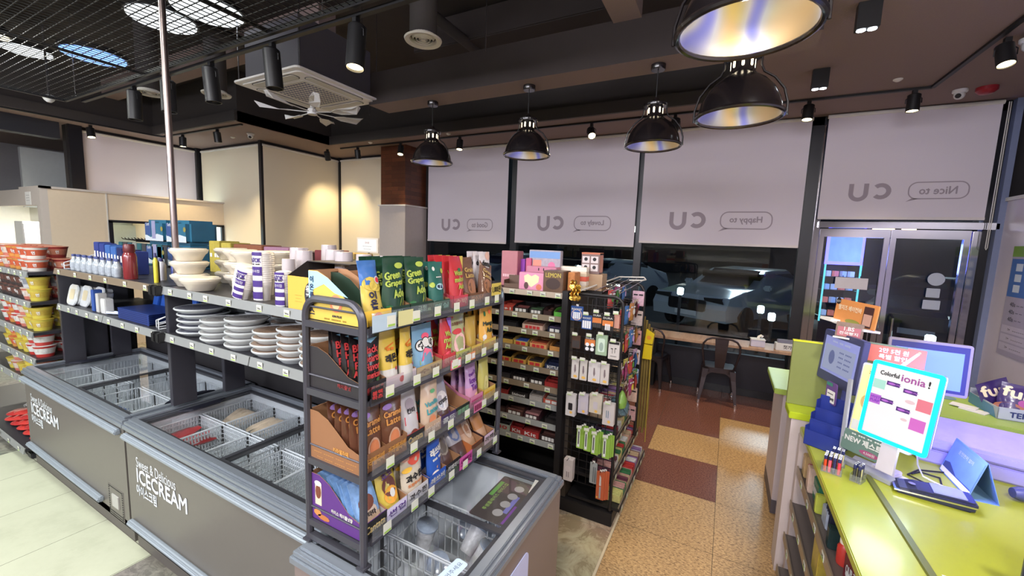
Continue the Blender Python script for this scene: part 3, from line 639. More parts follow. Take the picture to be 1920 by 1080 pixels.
# pendants ---------------------------------------------------------------
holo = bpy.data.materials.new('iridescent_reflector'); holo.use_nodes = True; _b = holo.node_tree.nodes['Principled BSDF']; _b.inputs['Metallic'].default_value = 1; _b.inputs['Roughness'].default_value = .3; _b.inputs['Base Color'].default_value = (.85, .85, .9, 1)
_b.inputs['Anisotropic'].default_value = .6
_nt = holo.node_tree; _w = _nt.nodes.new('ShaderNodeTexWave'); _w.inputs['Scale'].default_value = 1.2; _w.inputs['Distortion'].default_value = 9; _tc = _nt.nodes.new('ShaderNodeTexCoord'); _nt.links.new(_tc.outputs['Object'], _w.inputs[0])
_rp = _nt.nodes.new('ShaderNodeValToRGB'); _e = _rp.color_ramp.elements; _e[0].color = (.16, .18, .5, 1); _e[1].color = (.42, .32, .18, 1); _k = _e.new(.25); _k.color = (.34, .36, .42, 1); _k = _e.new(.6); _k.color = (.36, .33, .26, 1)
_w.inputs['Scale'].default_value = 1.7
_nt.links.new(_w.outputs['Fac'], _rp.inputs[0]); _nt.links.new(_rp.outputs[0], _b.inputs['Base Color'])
enam = C(26, 22, 24, n='black_enamel', rough=.22, coat=.4)
def pendant(loc, top, lb, proto=None):
    if proto: t = copy_tree(proto, loc=loc, label=lb); return t
    t = thing('pendant_lamp', lb, 'pendant lamp', loc, 0, 'black dome pendant lamps')
    prof = [(.20, 0), (.197, .03), (.185, .075), (.16, .125), (.12, .17), (.085, .195), (.062, .215), (.056, .235), (.056, .29)]
    o = MB().lathe(prof, 40, cap0=False).build('shade', enam, t, smooth=True)
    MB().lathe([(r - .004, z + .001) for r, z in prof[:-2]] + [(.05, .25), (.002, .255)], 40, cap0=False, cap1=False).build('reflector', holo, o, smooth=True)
    rm = MB(); rm.tube([(.205 * math.cos(2 * PI * i / 40), .205 * math.sin(2 * PI * i / 40), 0) for i in range(40)], .011, 8, closed=True); rm.build('rim', enam, t, smooth=True)
    for k in range(8):
        a = 2 * PI * k / 8; T = Matrix.Rotation(a, 4, 'Z') @ Matrix.Translation((.0565, 0, .258)) @ Matrix.Rotation(R(90), 4, 'Z')
        MB().prism(rrect(.013, .042, .006, 4), -.001, .001, T=T).build('lit_slot', bulb2, t)
    MB().lathe([(.085, .29), (.088, .3), (.088, .312), (.05, .33), (.03, .34), (.012, .36)], 28).build('cap', enam, t, smooth=True)
    for s in (-1, 1):
        MB().tube([(s * .216, 0, -.01), (s * .215, 0, .05), (s * .195, 0, .12), (s * .15, 0, .18), (s * .1, 0, .215), (s * .085, 0, .25), (s * .085, 0, .30)], .006, 6).build('guard_rod', enam, t, smooth=True)
    MB().cyl((0, 0, .35), (0, 0, top - loc[2]), .004, n=6).build('cord', black, t); MB().lathe([(.05, top - loc[2] - .04), (.055, top - loc[2] - .03), (.055, top - loc[2])], 20).build('canopy', enam, t, smooth=True)
    MB().lathe([(.002, .10), (.032, .12), (.038, .15), (.02, .19), (.016, .24)], 16).build('bulb', bulb2, t, smooth=True)
    lamp('POINT', 'pendant_light', (0, 0, .09), (1, .86, .70), 5.5, t, size=.03)
    return t
bulb2 = mat('pendant_bulb', (1, .85, .6), emit=(1, .85, .6), es=2.2, var=0)
P1 = pendant((-2.80, 3.45, 2.70), 3.3, 'black dome pendant lamp in front of the wood clad column')
pendant((-1.70, 3.43, 2.70), 3.3, 'black dome pendant lamp between the Good to and Lovely to blinds', P1)
pendant((-.60, 3.42, 2.70), 3.3, 'black dome pendant lamp in front of the mullion left of the Happy to blind', P1)
P4 = pendant((-.02, 2.53, 2.615), 3.5, 'black dome pendant lamp hanging in front of the Happy to blind')
pendant((-.015, 1.565, 2.615), 3.5, 'largest looking black dome pendant lamp, cut by the top edge', P4)
# track and spot heads -----------------------------------------------------
def track(pts, lb):
    mb = MB()
    for a, b in zip(pts, pts[1:]):
        a, b = Vector(a), Vector(b); d = (b - a).normalized(); s = Vector((-d.y, d.x, 0)) * .017
        v = []
        for q in (a, b):
            for dz in (0, -.02): v += [q + s + Vector((0, 0, dz)), q - s + Vector((0, 0, dz))]
        mb.add(v, [(0, 1, 3, 2), (4, 6, 7, 5), (0, 4, 5, 1), (2, 3, 7, 6), (0, 2, 6, 4), (1, 5, 7, 3)])
    return tag(mb.build('lighting_track', black), lb, 'light track')
track([(-6.45, 5.34, 3.498), (1.54, 5.34, 3.498), (1.61, 2.0, 3.498)], 'black lighting track running along the windows and turning towards the till')
track([(-9.02, 1.2, 3.498), (-8.85, 3.5, 3.498), (-8.8, 3.62, 3.498), (-6.54, 3.66, 3.498)], 'black lighting track bent around the left corner above the cream partition')
tag(MB().box(-6.5, 1.93, 3.28, -1.3, 1.965, 3.30).build('lighting_track', black), 'black lighting track along the edge of the wire mesh', 'light track')
SP = {}
def spot(x, y, z, aim, lb, lit=1, power=45, key='warm', big=1.0, col=warm, off=False):
    t = thing('track_spotlight', lb, 'spotlight', (x, y, z), 0, 'track spotlights' if big == 1.0 else 'long spotlights under the wire mesh')
    MB().box(-.018, -.018, -.05, .018, .018, 0).build('adapter', black, t, bevel=.002)
    d = (Vector(aim) - Vector((x, y, z - .12))).normalized(); q = d.to_track_quat('-Z', 'Y').to_matrix().to_4x4()
    L = .15 * (1.75 if big > 1 else 1) ; r = .05 * (1.0 if big == 1 else 1.15)
    T = Matrix.Translation((0, 0, -.12 - (.06 if big > 1 else 0))) @ q
    y_ = MB(); y_.tube([(-r - .008, 0, -.12), (-r - .008, 0, -.08), (-.02, 0, -.05), (.02, 0, -.05), (r + .008, 0, -.08), (r + .008, 0, -.12)], .004, 5); y_.build('yoke', black, t)
    MB().lathe([(r * .8, L * .55), (r, L * .5), (r, -L * .5), (r * .9, -L * .5), (r * .86, -L * .42)], 24, T=T, cap1=False).build('head', black, t, smooth=True)
    em = {'warm': bulb, 'cool': bulbw}[key] if lit else C(70, 66, 60, n='unlit_lens', rough=.2)
    MB().lathe([(r * .88, -L * .44), (.002, -L * .40)], 24, T=T, cap1=False).build('lens', em, t, smooth=True)
    if power: 
        p = T @ Vector((0, 0, -L * .56)); lamp('SPOT', 'spot_beam', p, col, power, t, size=.04, spot=88, aim=p + d, blend=.85)
    return t
Z = 3.478
spot(-6.71, 5.26, Z, (-7.1, 5.9, 1.9), 'lit track spotlight above the jogged corner of warm lit blinds', power=80)
spot(-6.01, 5.34, Z, (-6.1, 5.9, 0), 'track spotlight between the corner blinds and the wood clad column', power=28, col=(1, .85, .6))
spot(-5.0, 5.34, Z, (-4.6, 4.7, 1.2), 'bright track spotlight right of the wood clad column, behind the first pendant', power=72)
spot(-3.80, 5.34, Z, (-3.6, 4.8, .8), 'bright track spotlight above the Good to blind', power=72)
spot(-1.72, 5.34, Z, (-1.2, 4.4, 2.3), 'track spotlight turned towards the shop above the Lovely to blind', power=24)
spot(-.70, 5.34, Z, (-.95, 4.9, 1), 'track spotlight right behind the third pendant lamp', power=60)
spot(.60, 5.34, Z, (.45, 4.9, 1), 'bright track spotlight above the black post left of the door blind', power=60)
spot(1.42, 5.34, Z, (1.35, 5.1, 0), 'track spotlight above the Nice to blind', power=44)
spot(1.61, 4.33, Z, (1.75, 3.6, 1), 'track spotlight at the right edge of the picture', power=44)
spot(-8.98, 2.75, Z, (-8.2, 2.7, .8), 'track spotlight above the corner of the cream partition', power=80)
spot(-8.21, 3.64, Z, (-8.1, 3.6, 0), 'track spotlight above the lilac grey blind, left of the small dome camera', power=80)
spot(-7.2, 3.66, Z, (-7.3, 4.0, .8), 'brightly lit track spotlight next to the small dome camera', power=100)
for i, (x, a, on) in enumerate(((-5.27, (-5.28, 1.9, 0), 0), (-4.60, (-4.5, 1.9, 0), 0), (-3.88, (-3.75, 2.1, 0), 0), (-3.06, (-2.9, 2.1, 0), 0), (-2.20, (-2.0, 1.5, 0), 1))):
    spot(x, 1.947, 3.28, a, ['long black unlit spotlight left of the steel pole', 'long black unlit spotlight just right of the steel pole', 'long black unlit spotlight above the white vent', 'long black spotlight in front of the air conditioner case', 'long bright spotlight above the air conditioner'][i], lit=on, power=90 if on else 0, big=1.5)
# recessed and small items
def puck(x, y, lb, z=3.5, r=.035): tag(MB().lathe([(r, 0), (r, -.008), (r * .4, -.022), (.004, -.024)], 16).build('smoke_detector', offw, smooth=True), lb, 'sprinkler', 'ceiling sprinklers').location = (x, y, z - .0005)
puck(-5.55, 5.2, 'small white sprinkler above the column, left one'); puck(-3.9, 5.18, 'small white sprinkler above the Good to blind'); puck(1.21, 5.03, 'small white sprinkler near the door blind'); puck(-7.6, 4.1, 'small white sprinkler in the left corner soffit')
def dome(x, y, lb, d, z=3.499, s=1.0):
    t = thing('security_camera', lb, 'security camera', (x, y, z), 0, 'white security cameras')
    MB().lathe([(.055 * s, 0), (.055 * s, -.02), (.045 * s, -.03)], 20).build('base', white, t, smooth=True)
    T = Matrix.Translation((0, 0, -.045 * s)) @ Vector(d).to_track_quat('Z', 'Y').to_matrix().to_4x4()
    MB().lathe([(.002, -.04), (.026, -.032), (.042, 0), (.036, .03), (.022, .042)], 20, T=T).build('eyeball', white, t, smooth=True)
    MB().lathe([(.022, .0425), (.018, .048), (.002, .05)], 16, T=T).build('lens', ink, t, smooth=True)
dome(1.80, 5.55, 'white dome security camera beside the red alarm above the door blind', (-.6, -1, -.5)); dome(1.73, 4.35, 'white dome security camera under the rightmost spotlight', (-.3, -1, -.5), z=3.46); dome(-7.0, 4.05, 'small white dome camera in the left corner', (.6, -.6, -.6))
t = thing('motion_sensor', 'white half round motion sensor on the fascia left of the wire mesh corner', 'sensor', (-6.95, 1.80, 3.36)); MB().lathe([(.055, 0), (.055, -.02), (.04, -.05), (.02, -.07)], 20).build('dome', white, t, smooth=True); MB().cyl((0, 0, 0), (0, 0, .84), .01, n=8).build('rod', cfas, t)
t = thing('fire_alarm', 'red round alarm beacon beside the security camera above the doors', 'alarm', (1.98, 5.55, 3.499)); MB().lathe([(.075, 0), (.075, -.03), (.05, -.055), (.01, -.062)], 24).build('beacon', C(150, 40, 50, n='alarm_red', rough=.3), t, smooth=True)
for i, (x, y, lb) in enumerate(((.57, 4.54, 'black box downlight with two small cool lamps on the brown ceiling'), (.65, 3.48, 'black box downlight cut by the top edge of the picture'), (2.15, 4.6, 'black box downlight at the right edge of the picture'))):
    t = thing('box_downlight', lb, 'downlight', (x, y, 3.499), 0, 'black box downlights'); MB().box(-.06, -.035, -.16, .06, .035, 0).build('box', black, t, bevel=.003)
    for s in (-1, 1): MB().lathe([(.024, -.163), (.024, -.1595)], 16, c=(s * .028, 0, 0)).build('lens', bulbw, t)
    lamp('SPOT', 'downlight_beam', (0, 0, -.18), (.85, .9, 1), 14, t, size=.03, spot=80, aim=(0, 0, -2))
# steel pole rising from the shelf run
tag(MB().cyl((-3.02, 1.27, 1.59), (-3.02, 1.27, 4.19), .017, n=16).build('steel_pole', C(150, 138, 134, n='pole_steel', rough=.32, metal=1.0), smooth=True), 'shiny steel pole rising from the shelf with foam bowls to the ceiling', 'pole')
for i, (x, y, z0) in enumerate(((-3.45, 4.35, 3.62), (-2.55, 4.35, 3.62), (-4.6, 4.3, 3.6), (-1.9, 3.0, 3.45), (-3.2, 2.9, 3.5))):
    tag(MB().cyl((x, y, z0), (x, y, 4.2), .005, n=6).build('threaded_rod', steel), 'thin threaded rod hanging from the ceiling, ' + ['above the Good to blind', 'right of the one above the Good to blind', 'left of the first pendant', 'right of the round vent', 'behind the bright long spotlight'][i], 'rod', 'threaded rods')
# ---------------------------------------------------------------- chest freezers
fgrey = C(112, 108, 103, n='freezer_grey', rough=.4, metal=.25, var=.02); frim = C(138, 146, 156, n='freezer_rim', rough=.3, metal=.5); frail = C(140, 150, 160, n='freezer_rail', rough=.35, metal=.2); fin = C(224, 230, 236, n='freezer_liner', rough=.4)
fdark = C(70, 72, 80, n='lid_frame_grey', rough=.4, metal=.3)
def freezer(label, x0, y0, w_, d, h, letters=True, div='x', body=fgrey, grille=False):
    t = thing('chest_freezer', label, 'freezer', (x0, y0, 0), 0, 'ice cream chest freezers' if letters else None)
    b = MB(); e = .05
    b.box(0, 0, .10, w_, e, h - .05); b.box(0, d - e, .10, w_, d, h - .05); b.box(0, e, .10, e, d - e, h - .05); b.box(w_ - e, e, .10, w_, d - e, h - .05); b.box(0, 0, .10, w_, d, .14)
    b.build('body', body, t); MB().box(.01, .02, 0, w_ - .01, d - .02, .10).build('plinth', C(92, 88, 84, n='plinth_grey'), t)
    l = MB(); l.box(e, e, .2, w_ - e, d - e, .22); l.box(e, e, .2, e + .004, d - e, h - .05); l.box(w_ - e - .004, e, .2, w_ - e, d - e, h - .05); l.box(e, e, .2, w_ - e, e + .004, h - .05); l.box(e, d - e - .004, .2, w_ - e, d - e, h - .05); l.build('liner', fin, t)
    r = MB()
    for k, (q, z0, z1) in enumerate(((-.012, h - .055, h - .03), (-.004, h - .03, h - .012), (.012, h - .012, h))):
        wq = .055 - .010 * k
        r.box(q, q, z0, w_ - q, q + wq, z1); r.box(q, d - q - wq, z0, w_ - q, d - q, z1); r.box(q, q + wq, z0, q + wq, d - q - wq, z1); r.box(w_ - q - wq, q + wq, z0, w_ - q, d - q - wq, z1)
    r.build('rim', frim, t, bevel=.003)
    for k in range(2):
        z = h - .035 + .012 * k
        if div == 'x': a0, a1, c0, c1 = (.05, w_ / 2 + .02, .05, d - .05) if k == 0 else (w_ / 2 - .02, w_ - .05, .05, d - .05)
        else: a0, a1, c0, c1 = (.05, w_ - .05, .05, d / 2 + .02) if k == 0 else (.05, w_ - .05, d / 2 - .02, d - .05)
        f = MB(); f.box(a0, c0, z, a1, c0 + .025, z + .01); f.box(a0, c1 - .025, z, a1, c1, z + .01); f.box(a0, c0 + .025, z, a0 + .025, c1 - .025, z + .01); f.box(a1 - .025, c0 + .025, z, a1, c1 - .025, z + .01)
        o = f.build('sliding_lid', fdark, t); MB().box(a0 + .024, c0 + .024, z + .003, a1 - .024, c1 - .024, z + .007).build('lid_glass', lidg, o)
        if div == 'x':
            hx = a0 + .02 if k == 0 else a1 - .02; s = 1 if k == 0 else -1
            MB().prism([(hx, c0 + .18), (hx + s * .05, c0 + .24), (hx + s * .055, (c0 + c1) / 2), (hx + s * .05, c1 - .24), (hx, c1 - .18)], z + .008, z + .022, axis='z').build('lid_handle', C(30, 32, 44, n='handle_navy', rough=.4), o, bevel=.003)
    if letters:
        for z in (h - .085, .175):
            g = .36 if (z < .3 and grille) else .03
            o = MB().prism([(-.034, z - .012), (-.034, z + .008), (-.022, z + .016), (0, z + .016), (0, z - .018), (-.022, z - .019)], .02, w_ - g, axis='x').build('bumper_rail', frail, t, smooth=False, bevel=.006)
        Tt = lambda x, z: Matrix.Translation((x, -.0015, z))
        lw = C(225, 232, 238, n='freezer_lettering', rough=.5)
        text('Sweet & Delicious', .062, lw, t, T=Tt(.345, .578), wide=.45); text('ICECREAM', .085, lw, t, T=Tt(.40, .498), bold=.035, wide=.56); text('아이스크림', .065, lw, t, T=Tt(.225, .408), bold=.025, wide=.24)
    if grille:
        o = MB().box(w_ - .28, -.002, .11, w_ - .07, .001, .31).build('vent_grille', body, t)
        v = MB()
        for i in range(11):
            for (a, b_) in ((w_ - .275 + .0185 * i, .298), (w_ - .275 + .0185 * i, .118), (w_ - .275 + .0185 * i, .135)): v.box(a, -.0035, b_, a + .012, -.002, b_ + .006)
            for a in (w_ - .275, w_ - .087): v.box(a, -.0035, .13 + .0155 * i, a + .01, -.002, .137 + .0155 * i)
        v.build('vent_slots', black, o, fix=False); MB().box(w_ - .22, -.008, .18, w_ - .13, -.002, .26).build('sticker', C(170, 170, 165, n='grey_sticker'), o)
    return t
freezer('grey ice cream chest freezer at the far left, beside the noodle shelves', -4.83, .98, 1.765, .76, .80, grille=True)
freezer('grey ice cream chest freezer nearer the camera, under the stacks of foam plates', -3.04, .98, 1.79, .74, .80)
F3 = freezer('grey glass topped chest freezer under the pouch drink rack', -1.215, .80, .62, .89, .865, letters=False, div='y', body=C(122, 110, 106, n='end_freezer_brown_grey', rough=.4, var=.02))
# poster on the end freezer side facing the aisle
ps = MB(); ps.prism(rrect(.50, .52, .03, 5), 0, .003, T=Matrix.Translation((-.5908, 1.10, .47)) @ Matrix.Rotation(R(90), 4, 'Z')); o = ps.build('freezer_poster', C(186, 194, 232, n='poster_lilac', rough=.4)); tag(o, 'pale blue coffee poster stuck on the side of the chest freezer under the pouch rack', 'poster')
T = Matrix.Translation((-.5902, 1.10, .47)) @ TX
text('coffee', .13, ink, o, T=T, rot=.12, wide=.36, y=-.01)
decal(circ(.12, -.12, .07, 16), C(196, 120, 60, n='caramel_print'), o, T=T); decal(circ(-.06, -.15, .09, 16, .06), C(120, 66, 38, n='coffee_print'), o, T=T); decal([(.03, -.05), (.16, .02), (.2, -.03), (.08, -.12)], C(226, 180, 120, n='cream_print'), o, T=T, lift=.0006)
# stickers on the glass lid of the end freezer
def flat_sheet(name, label, x, y, z, w_, h, rz, m, cat='sign'):
    o = MB().prism(rrect(w_, h, .01, 3), 0, .001, axis='z').build(name, m); o.location = (x, y, z); o.rotation_euler = (0, 0, rz); return tag(o, label, cat)
TF = Matrix.Rotation(R(-90), 4, 'X')
o = flat_sheet('lid_sticker', 'dark sticker with ice cup pictures on the far glass lid of the pouch rack freezer', -.74, 1.42, .8455, .17, .30, R(0), C(64, 58, 56, n='sticker_dark', rough=.4))
def tf(x, z=.0012): return Matrix.Translation((0, 0, z)) @ TF
text('투썸플레이스 아이스컵', .018, C(150, 190, 90, n='sticker_green'), o, T=tf(0), rot=R(90), x=-.045, wide=.2, name='lettering'); decal(rect(-.068, .05, .018, .11), C(96, 150, 70, n='sticker_green_bar'), o, T=tf(0)); decal(rect(.066, -.08, .02, .12), C(110, 60, 140, n='sticker_purple'), o, T=tf(0)); decal(rect(.04, -.02, .02, .12), C(110, 110, 170, n='sticker_violet'), o, T=tf(0))
for k in range(4): decal(circ(.015 + .002 * k, -.09 + .06 * k, .022, 14), C(170, 168, 166, n='cup_print'), o, T=tf(0, .0016))
o = flat_sheet('lid_sticker', 'small white notice at the far right corner of the pouch rack freezer lid', -.655, 1.575, .8456, .06, .13, R(8), C(206, 206, 198, n='notice_white')); text('주의!', .02, C(60, 110, 160, n='notice_blue'), o, T=tf(0), rot=R(90), y=-.03)
o = flat_sheet('lid_sticker', 'long pale blue notice on the near glass lid of the pouch rack freezer', -.72, .97, .8335, .05, .2, R(-6), C(196, 214, 230, n='notice_pale')); text('여기를 밀어주세요', .018, C(50, 70, 110, n='notice_ink'), o, T=tf(0), rot=R(90), y=.01, wide=.16)
# wire baskets in the freezers
def basket(name, label, x0, y0, x1, y1, z0, z1, group, m=wirew, step=.022, divs=()):
    t = thing(name, label, 'basket', ((x0 + x1) / 2, (y0 + y1) / 2, z0), 0, group); w_, d, h = x1 - x0, y1 - y0, z1 - z0; q = .0022
    def panel(mb, ax, c, a0, a1):
        n = max(2, int((a1 - a0) / step))
        for i in range(n + 1):
            a = a0 + (a1 - a0) * i / n
            if ax == 'x': mb.box(a - q, c - q, 0, a + q, c + q, h)
            else: mb.box(c - q, a - q, 0, c + q, a + q, h)
        for z in ([0, h * .33, h * .66, h - .004] if step > .02 else [h * i / 9 for i in range(9)] + [h - .004]):
            if ax == 'x': mb.box(a0, c - q, z, a1, c + q, z + .004)
            else: mb.box(c - q, a0, z, c + q, a1, z + .004)
    s = MB(); X, Y = w_ / 2, d / 2
    panel(s, 'x', -Y, -X, X); panel(s, 'x', Y, -X, X); panel(s, 'y', -X, -Y, Y); panel(s, 'y', X, -Y, Y); s.build('sides', m, t, fix=False)
    b = MB(); n = max(2, int(w_ / .03))
    for i in range(n + 1): b.box(-X + w_ * i / n - q, -Y, 0, -X + w_ * i / n + q, Y, .004)
    b.box(-X, -Y, .004, X, Y, .006); b.build('bottom', m, t, fix=False)
    for (ax, c) in divs:
        dv = MB(); panel(dv, ax, c, *((-X, X) if ax == 'x' else (-Y, Y))); dv.build('divider', m, t, fix=False)
    r = MB(); r.tube([(-X, -Y, h), (X, -Y, h), (X, Y, h), (-X, Y, h)], .004, 6, closed=True); r.build('rim_wire', m, t)
    return t
gx = [-2.95, -2.68, -2.41, -2.17]; 
bl = C(232, 238, 244, n='basket_white', rough=.4)
names = ['left', 'middle', 'right']
for i in range(3):
    basket('freezer_basket', 'white basket, %s of the near freezer under its left lid, front row' % names[i], -2.97 + .27 * i, 1.05, -2.71 + .27 * i, 1.33, .46, .715, 'baskets in the near ice cream freezer', bl, .016)
    basket('freezer_basket', 'white basket, %s of the near freezer under its left lid, back row' % names[i], -2.97 + .27 * i, 1.35, -2.71 + .27 * i, 1.66, .46, .715, 'baskets in the near ice cream freezer', bl, .016)
    basket('freezer_basket', 'white basket, %s of the near freezer under its right lid, front row' % names[i], -2.11 + .27 * i, 1.05, -1.85 + .27 * i, 1.33, .46, .715, 'baskets in the near ice cream freezer', bl, .016)
    basket('freezer_basket', 'white basket, %s of the near freezer under its right lid, back row' % names[i], -2.11 + .27 * i, 1.35, -1.85 + .27 * i, 1.66, .46, .715, 'baskets in the near ice cream freezer', bl, .016)
for i in range(3):
    for side, ox in (('left', -4.75), ('right', -3.86)):
        for row, (ya, yb) in (('front', (1.05, 1.34)), ('back', (1.36, 1.67))):
            basket('freezer_basket', 'white basket, %s of the far freezer under its %s lid, %s row' % (names[i], side, row), ox + .25 * i, ya, ox + .245 + .25 * i, yb, .46, .715, 'baskets in the far ice cream freezer', bl, .022)
basket('freezer_basket', 'white wire basket in the pouch rack freezer, nearest the camera', -1.14, .88, -.66, 1.12, .50, .74, 'baskets in the pouch rack freezer', wirew, .035)
basket('freezer_basket', 'white wire basket in the middle of the pouch rack freezer', -1.14, 1.13, -.66, 1.40, .50, .74, 'baskets in the pouch rack freezer', wirew, .035)
# ice creams
def bar(label, x, y, z, rz, m, rx=0, w_=.05, l=.15, group='ice cream bars in the freezers'):
    mb = MB(); n = 8; vs = []
    for i in range(n + 1):
        u = i / n; f = min(1, 6 * min(u, 1 - u) + .1); h = .012 * f
        for (a, b) in ((-1, 0), (-.6, 1), (.6, 1), (1, 0), (.6, -1), (-.6, -1)): vs.append((a * w_ / 2 * (1 if f > .9 else .96), -l / 2 + l * u, b * h + .012))
    fs = [(i * 6 + k, i * 6 + (k + 1) % 6, (i + 1) * 6 + (k + 1) % 6, (i + 1) * 6 + k) for i in range(n) for k in range(6)] + [tuple(range(6))[::-1], tuple(n * 6 + k for k in range(6))]
    mb.add(vs, fs); o = mb.build('ice_cream_bar', m, smooth=True); o.location = (x, y, z); o.rotation_euler = (rx, 0, rz); return tag(o, label, 'ice cream', group)
redp = C(176, 30, 34, n='red_wrapper', rough=.3, var=.25, scale=40); crp = C(226, 206, 180, n='cream_wrapper', rough=.35, var=.2, scale=60); yep = C(232, 200, 40, n='yellow_wrapper', rough=.3, var=.2, scale=50); blp = C(60, 110, 190, n='blue_wrapper', rough=.3, var=.3, scale=50); dkp = C(40, 30, 36, n='dark_wrapper', rough=.35, var=.3, scale=60)
for k in range(7): bar('red wrapped ice cream bar in the front left basket of the near freezer', -2.93 + .035 * k, 1.19, .64, R(6 - 3 * k), redp, rx=R(10 * (k % 3)), w_=.055, l=.2, group='red ice cream bars in the front left basket')
for k in range(5): bar('cream wrapped ice cream in the back left basket of the near freezer', -2.90 + .04 * k, 1.5, .655, R(20 - 8 * k), crp, rx=R(12), l=.17, group='cream wrapped ice creams in the back left basket')
for k in range(4): bar('cream and red wrapped ice cream in the back middle basket of the near freezer', -2.62 + .05 * k, 1.52, .655, R(-20 + 9 * k), crp, rx=R(14), l=.17, group='ice creams in the back middle basket')
for k in range(4): bar('dark wrapped ice cream in the right lid front left basket of the near freezer', -2.06 + .05 * k, 1.18, .57, R(30 - 20 * k), dkp, group='dark ice creams under the right lid')
for k in range(4): bar('yellow wrapped ice cream in the right back basket of the far freezer', -3.30 + .045 * k, 1.52, .655, R(-30 + 18 * k), yep, group='yellow ice creams in the far freezer')
for k in range(3): bar('blue wrapped ice cream in the front baskets of the far freezer', -3.80 + .05 * k, 1.18, .60, R(70 - 6 * k), blp, group='blue ice creams in the far freezer')
# ice cups in the pouch rack freezer
icec = mat('ice_cup', (.72, .72, .76), rough=.15, var=.35, scale=45, bump=.6); lidm = mat('ice_cup_lid', (.30, .36, .46), rough=.2, var=.3, scale=60)
def icecup(label, x, y, z, rx, ry, lid=True):
    t = thing('ice_cup', label, 'ice cup', (x, y, z), 0, 'ice cups in the pouch rack freezer'); t.rotation_euler = (rx, ry, 0)
    MB().lathe([(.030, 0), (.034, .03), (.040, .09), (.043, .105)], 20).build('cup', icec, t, smooth=True)
    if lid: MB().lathe([(.046, .105), (.046, .112), (.040, .116), (.002, .117)], 20, cap1=False).build('lid', lidm, t, smooth=True)
    return t
places = [(-1.04, 1.26, .62, 0, .2), (-.92, 1.22, .58, .5, .3), (-.80, 1.28, .60, -.4, .5), (-.74, 1.19, .62, .9, .2), (-.97, 1.02, .60, .7, -.5), (-.86, .96, .58, .2, .9), (-.75, 1.0, .60, 1.2, .3), (-1.07, .95, .56, .2, .1), (-.72, 1.50, .60, .1, .7), (-.86, 1.58, .54, .9, .1), (-1.0, 1.5, .52, .4, .5), (-.88, 1.34, .60, -.8, .3)]
for i, (x, y, z, a, b) in enumerate(places): icecup('clear cup of ice in the pouch rack freezer, ' + ['below the first rack leg', 'in the middle of the centre basket', 'right of the centre basket', 'aisle side of the centre basket', 'in the near basket, middle', 'in the near basket, lying down', 'in the near basket, aisle side', 'in the near basket, rack side', 'under the cup picture sticker', 'at the far end', 'lying behind the centre basket', 'against the wire between baskets'][i], x, y, z, a, b)
# ---------------------------------------------------------------- shelving helpers
rail = C(150, 154, 154, n='price_rail', rough=.3, metal=.3); rail2 = C(136, 122, 104, n='price_rail_warm', rough=.3, metal=.3)
def ptag(par, x, y, z, T=None, w_=.04, h=.032, m=None):
    """price tag at local (x, z) on a face looking to -y (or through T)"""
    o = MB().box(x - w_ / 2, y - .0015, z - h / 2, x + w_ / 2, y, z + h / 2, T=T).build('price_tag', m or tagw, par)
    q = MB(); q.box(x - w_ / 2 + .003, y - .0022, z - h * .44, x + w_ / 2 - .003, y - .0016, z - h * .26, 0, T); q.build('bar_code', tagg, o)
    if w_ > .036:
        q = MB(); q.box(x - w_ * .4, y - .0022, z + h * .1, x + w_ * .1, y - .0016, z + h * .16, 0, T); q.box(x - w_ * .3, y - .0022, z - h * .1, x + w_ * .35, y - .0016, z + h * .02, 0, T); q.build('price_print', ink, o)
    return o
def shelf(par, x0, x1, yf, yb, z, m=None, rm=None, tags=None, name='shelf', lip=.045, seed=0):
    o = MB().box(x0, yf + .012, z - .025, x1, yb, z).build(name, m or C(38, 38, 44, n='shelf_dark', rough=.4), par)
    r = MB(); r.add([(x0, yf, z - lip + .006), (x1, yf, z - lip + .006), (x1, yf + .010, z + .006), (x0, yf + .010, z + .006), (x0, yf + .014, z - lip + .006), (x1, yf + .014, z - lip + .006), (x1, yf + .016, z + .006), (x0, yf + .016, z + .006)], [(0, 1, 2, 3), (4, 7, 6, 5), (0, 4, 5, 1), (3, 2, 6, 7), (0, 3, 7, 4), (1, 5, 6, 2)])
    ro = r.build('price_rail', rm or rail, o)
    rr = random.Random(seed)
    if tags:
        n = tags
        for i in range(n):
            x = x0 + (x1 - x0) * (i + .5) / n + rr.uniform(-.03, .03)
            ptag(ro, x, yf + .001, z - lip / 2 + .004)
    return o
# ---------------------------------------------------------------- long shelf run over the freezers
post = C(58, 58, 66, n='post_slate', rough=.4, metal=.2)
G = thing('display_shelf', 'dark metal shelf unit holding bowls and plates above the ice cream freezers', 'shelf unit', (0, 0, 0))
shelf(G, -4.72, -3.02, 1.16, 1.68, 1.57, rm=rail2, tags=6, name='upper_shelf', seed=1); shelf(G, -2.99, -1.24, 1.16, 1.68, 1.57, tags=8, name='upper_shelf', seed=2)
shelf(G, -4.72, -3.86, 1.16, 1.68, 1.285, tags=5, name='lower_shelf', seed=3); shelf(G, -3.85, -3.02, 1.16, 1.68, 1.285, tags=4, name='lower_shelf', seed=5); shelf(G, -2.99, -2.1, 1.16, 1.68, 1.285, tags=4, name='lower_shelf', seed=6); shelf(G, -2.09, -1.24, 1.16, 1.68, 1.285, tags=4, name='lower_shelf', seed=7)
for x in (-4.80, -3.005):
    for (ya, yb) in ((1.20, 1.33), (1.50, 1.63)): MB().box(x - .02, ya, .815 if x > -4 else 0, x + .02, yb, 1.545).build('post', post, G, bevel=.003)
MB().box(-4.92, 1.33, 0, -4.86, 1.50, 1.54).build('post', post, G, bevel=.003)
MB().box(-1.30, 1.70, 0, -1.26, 1.78, 1.56).build('post', post, G)
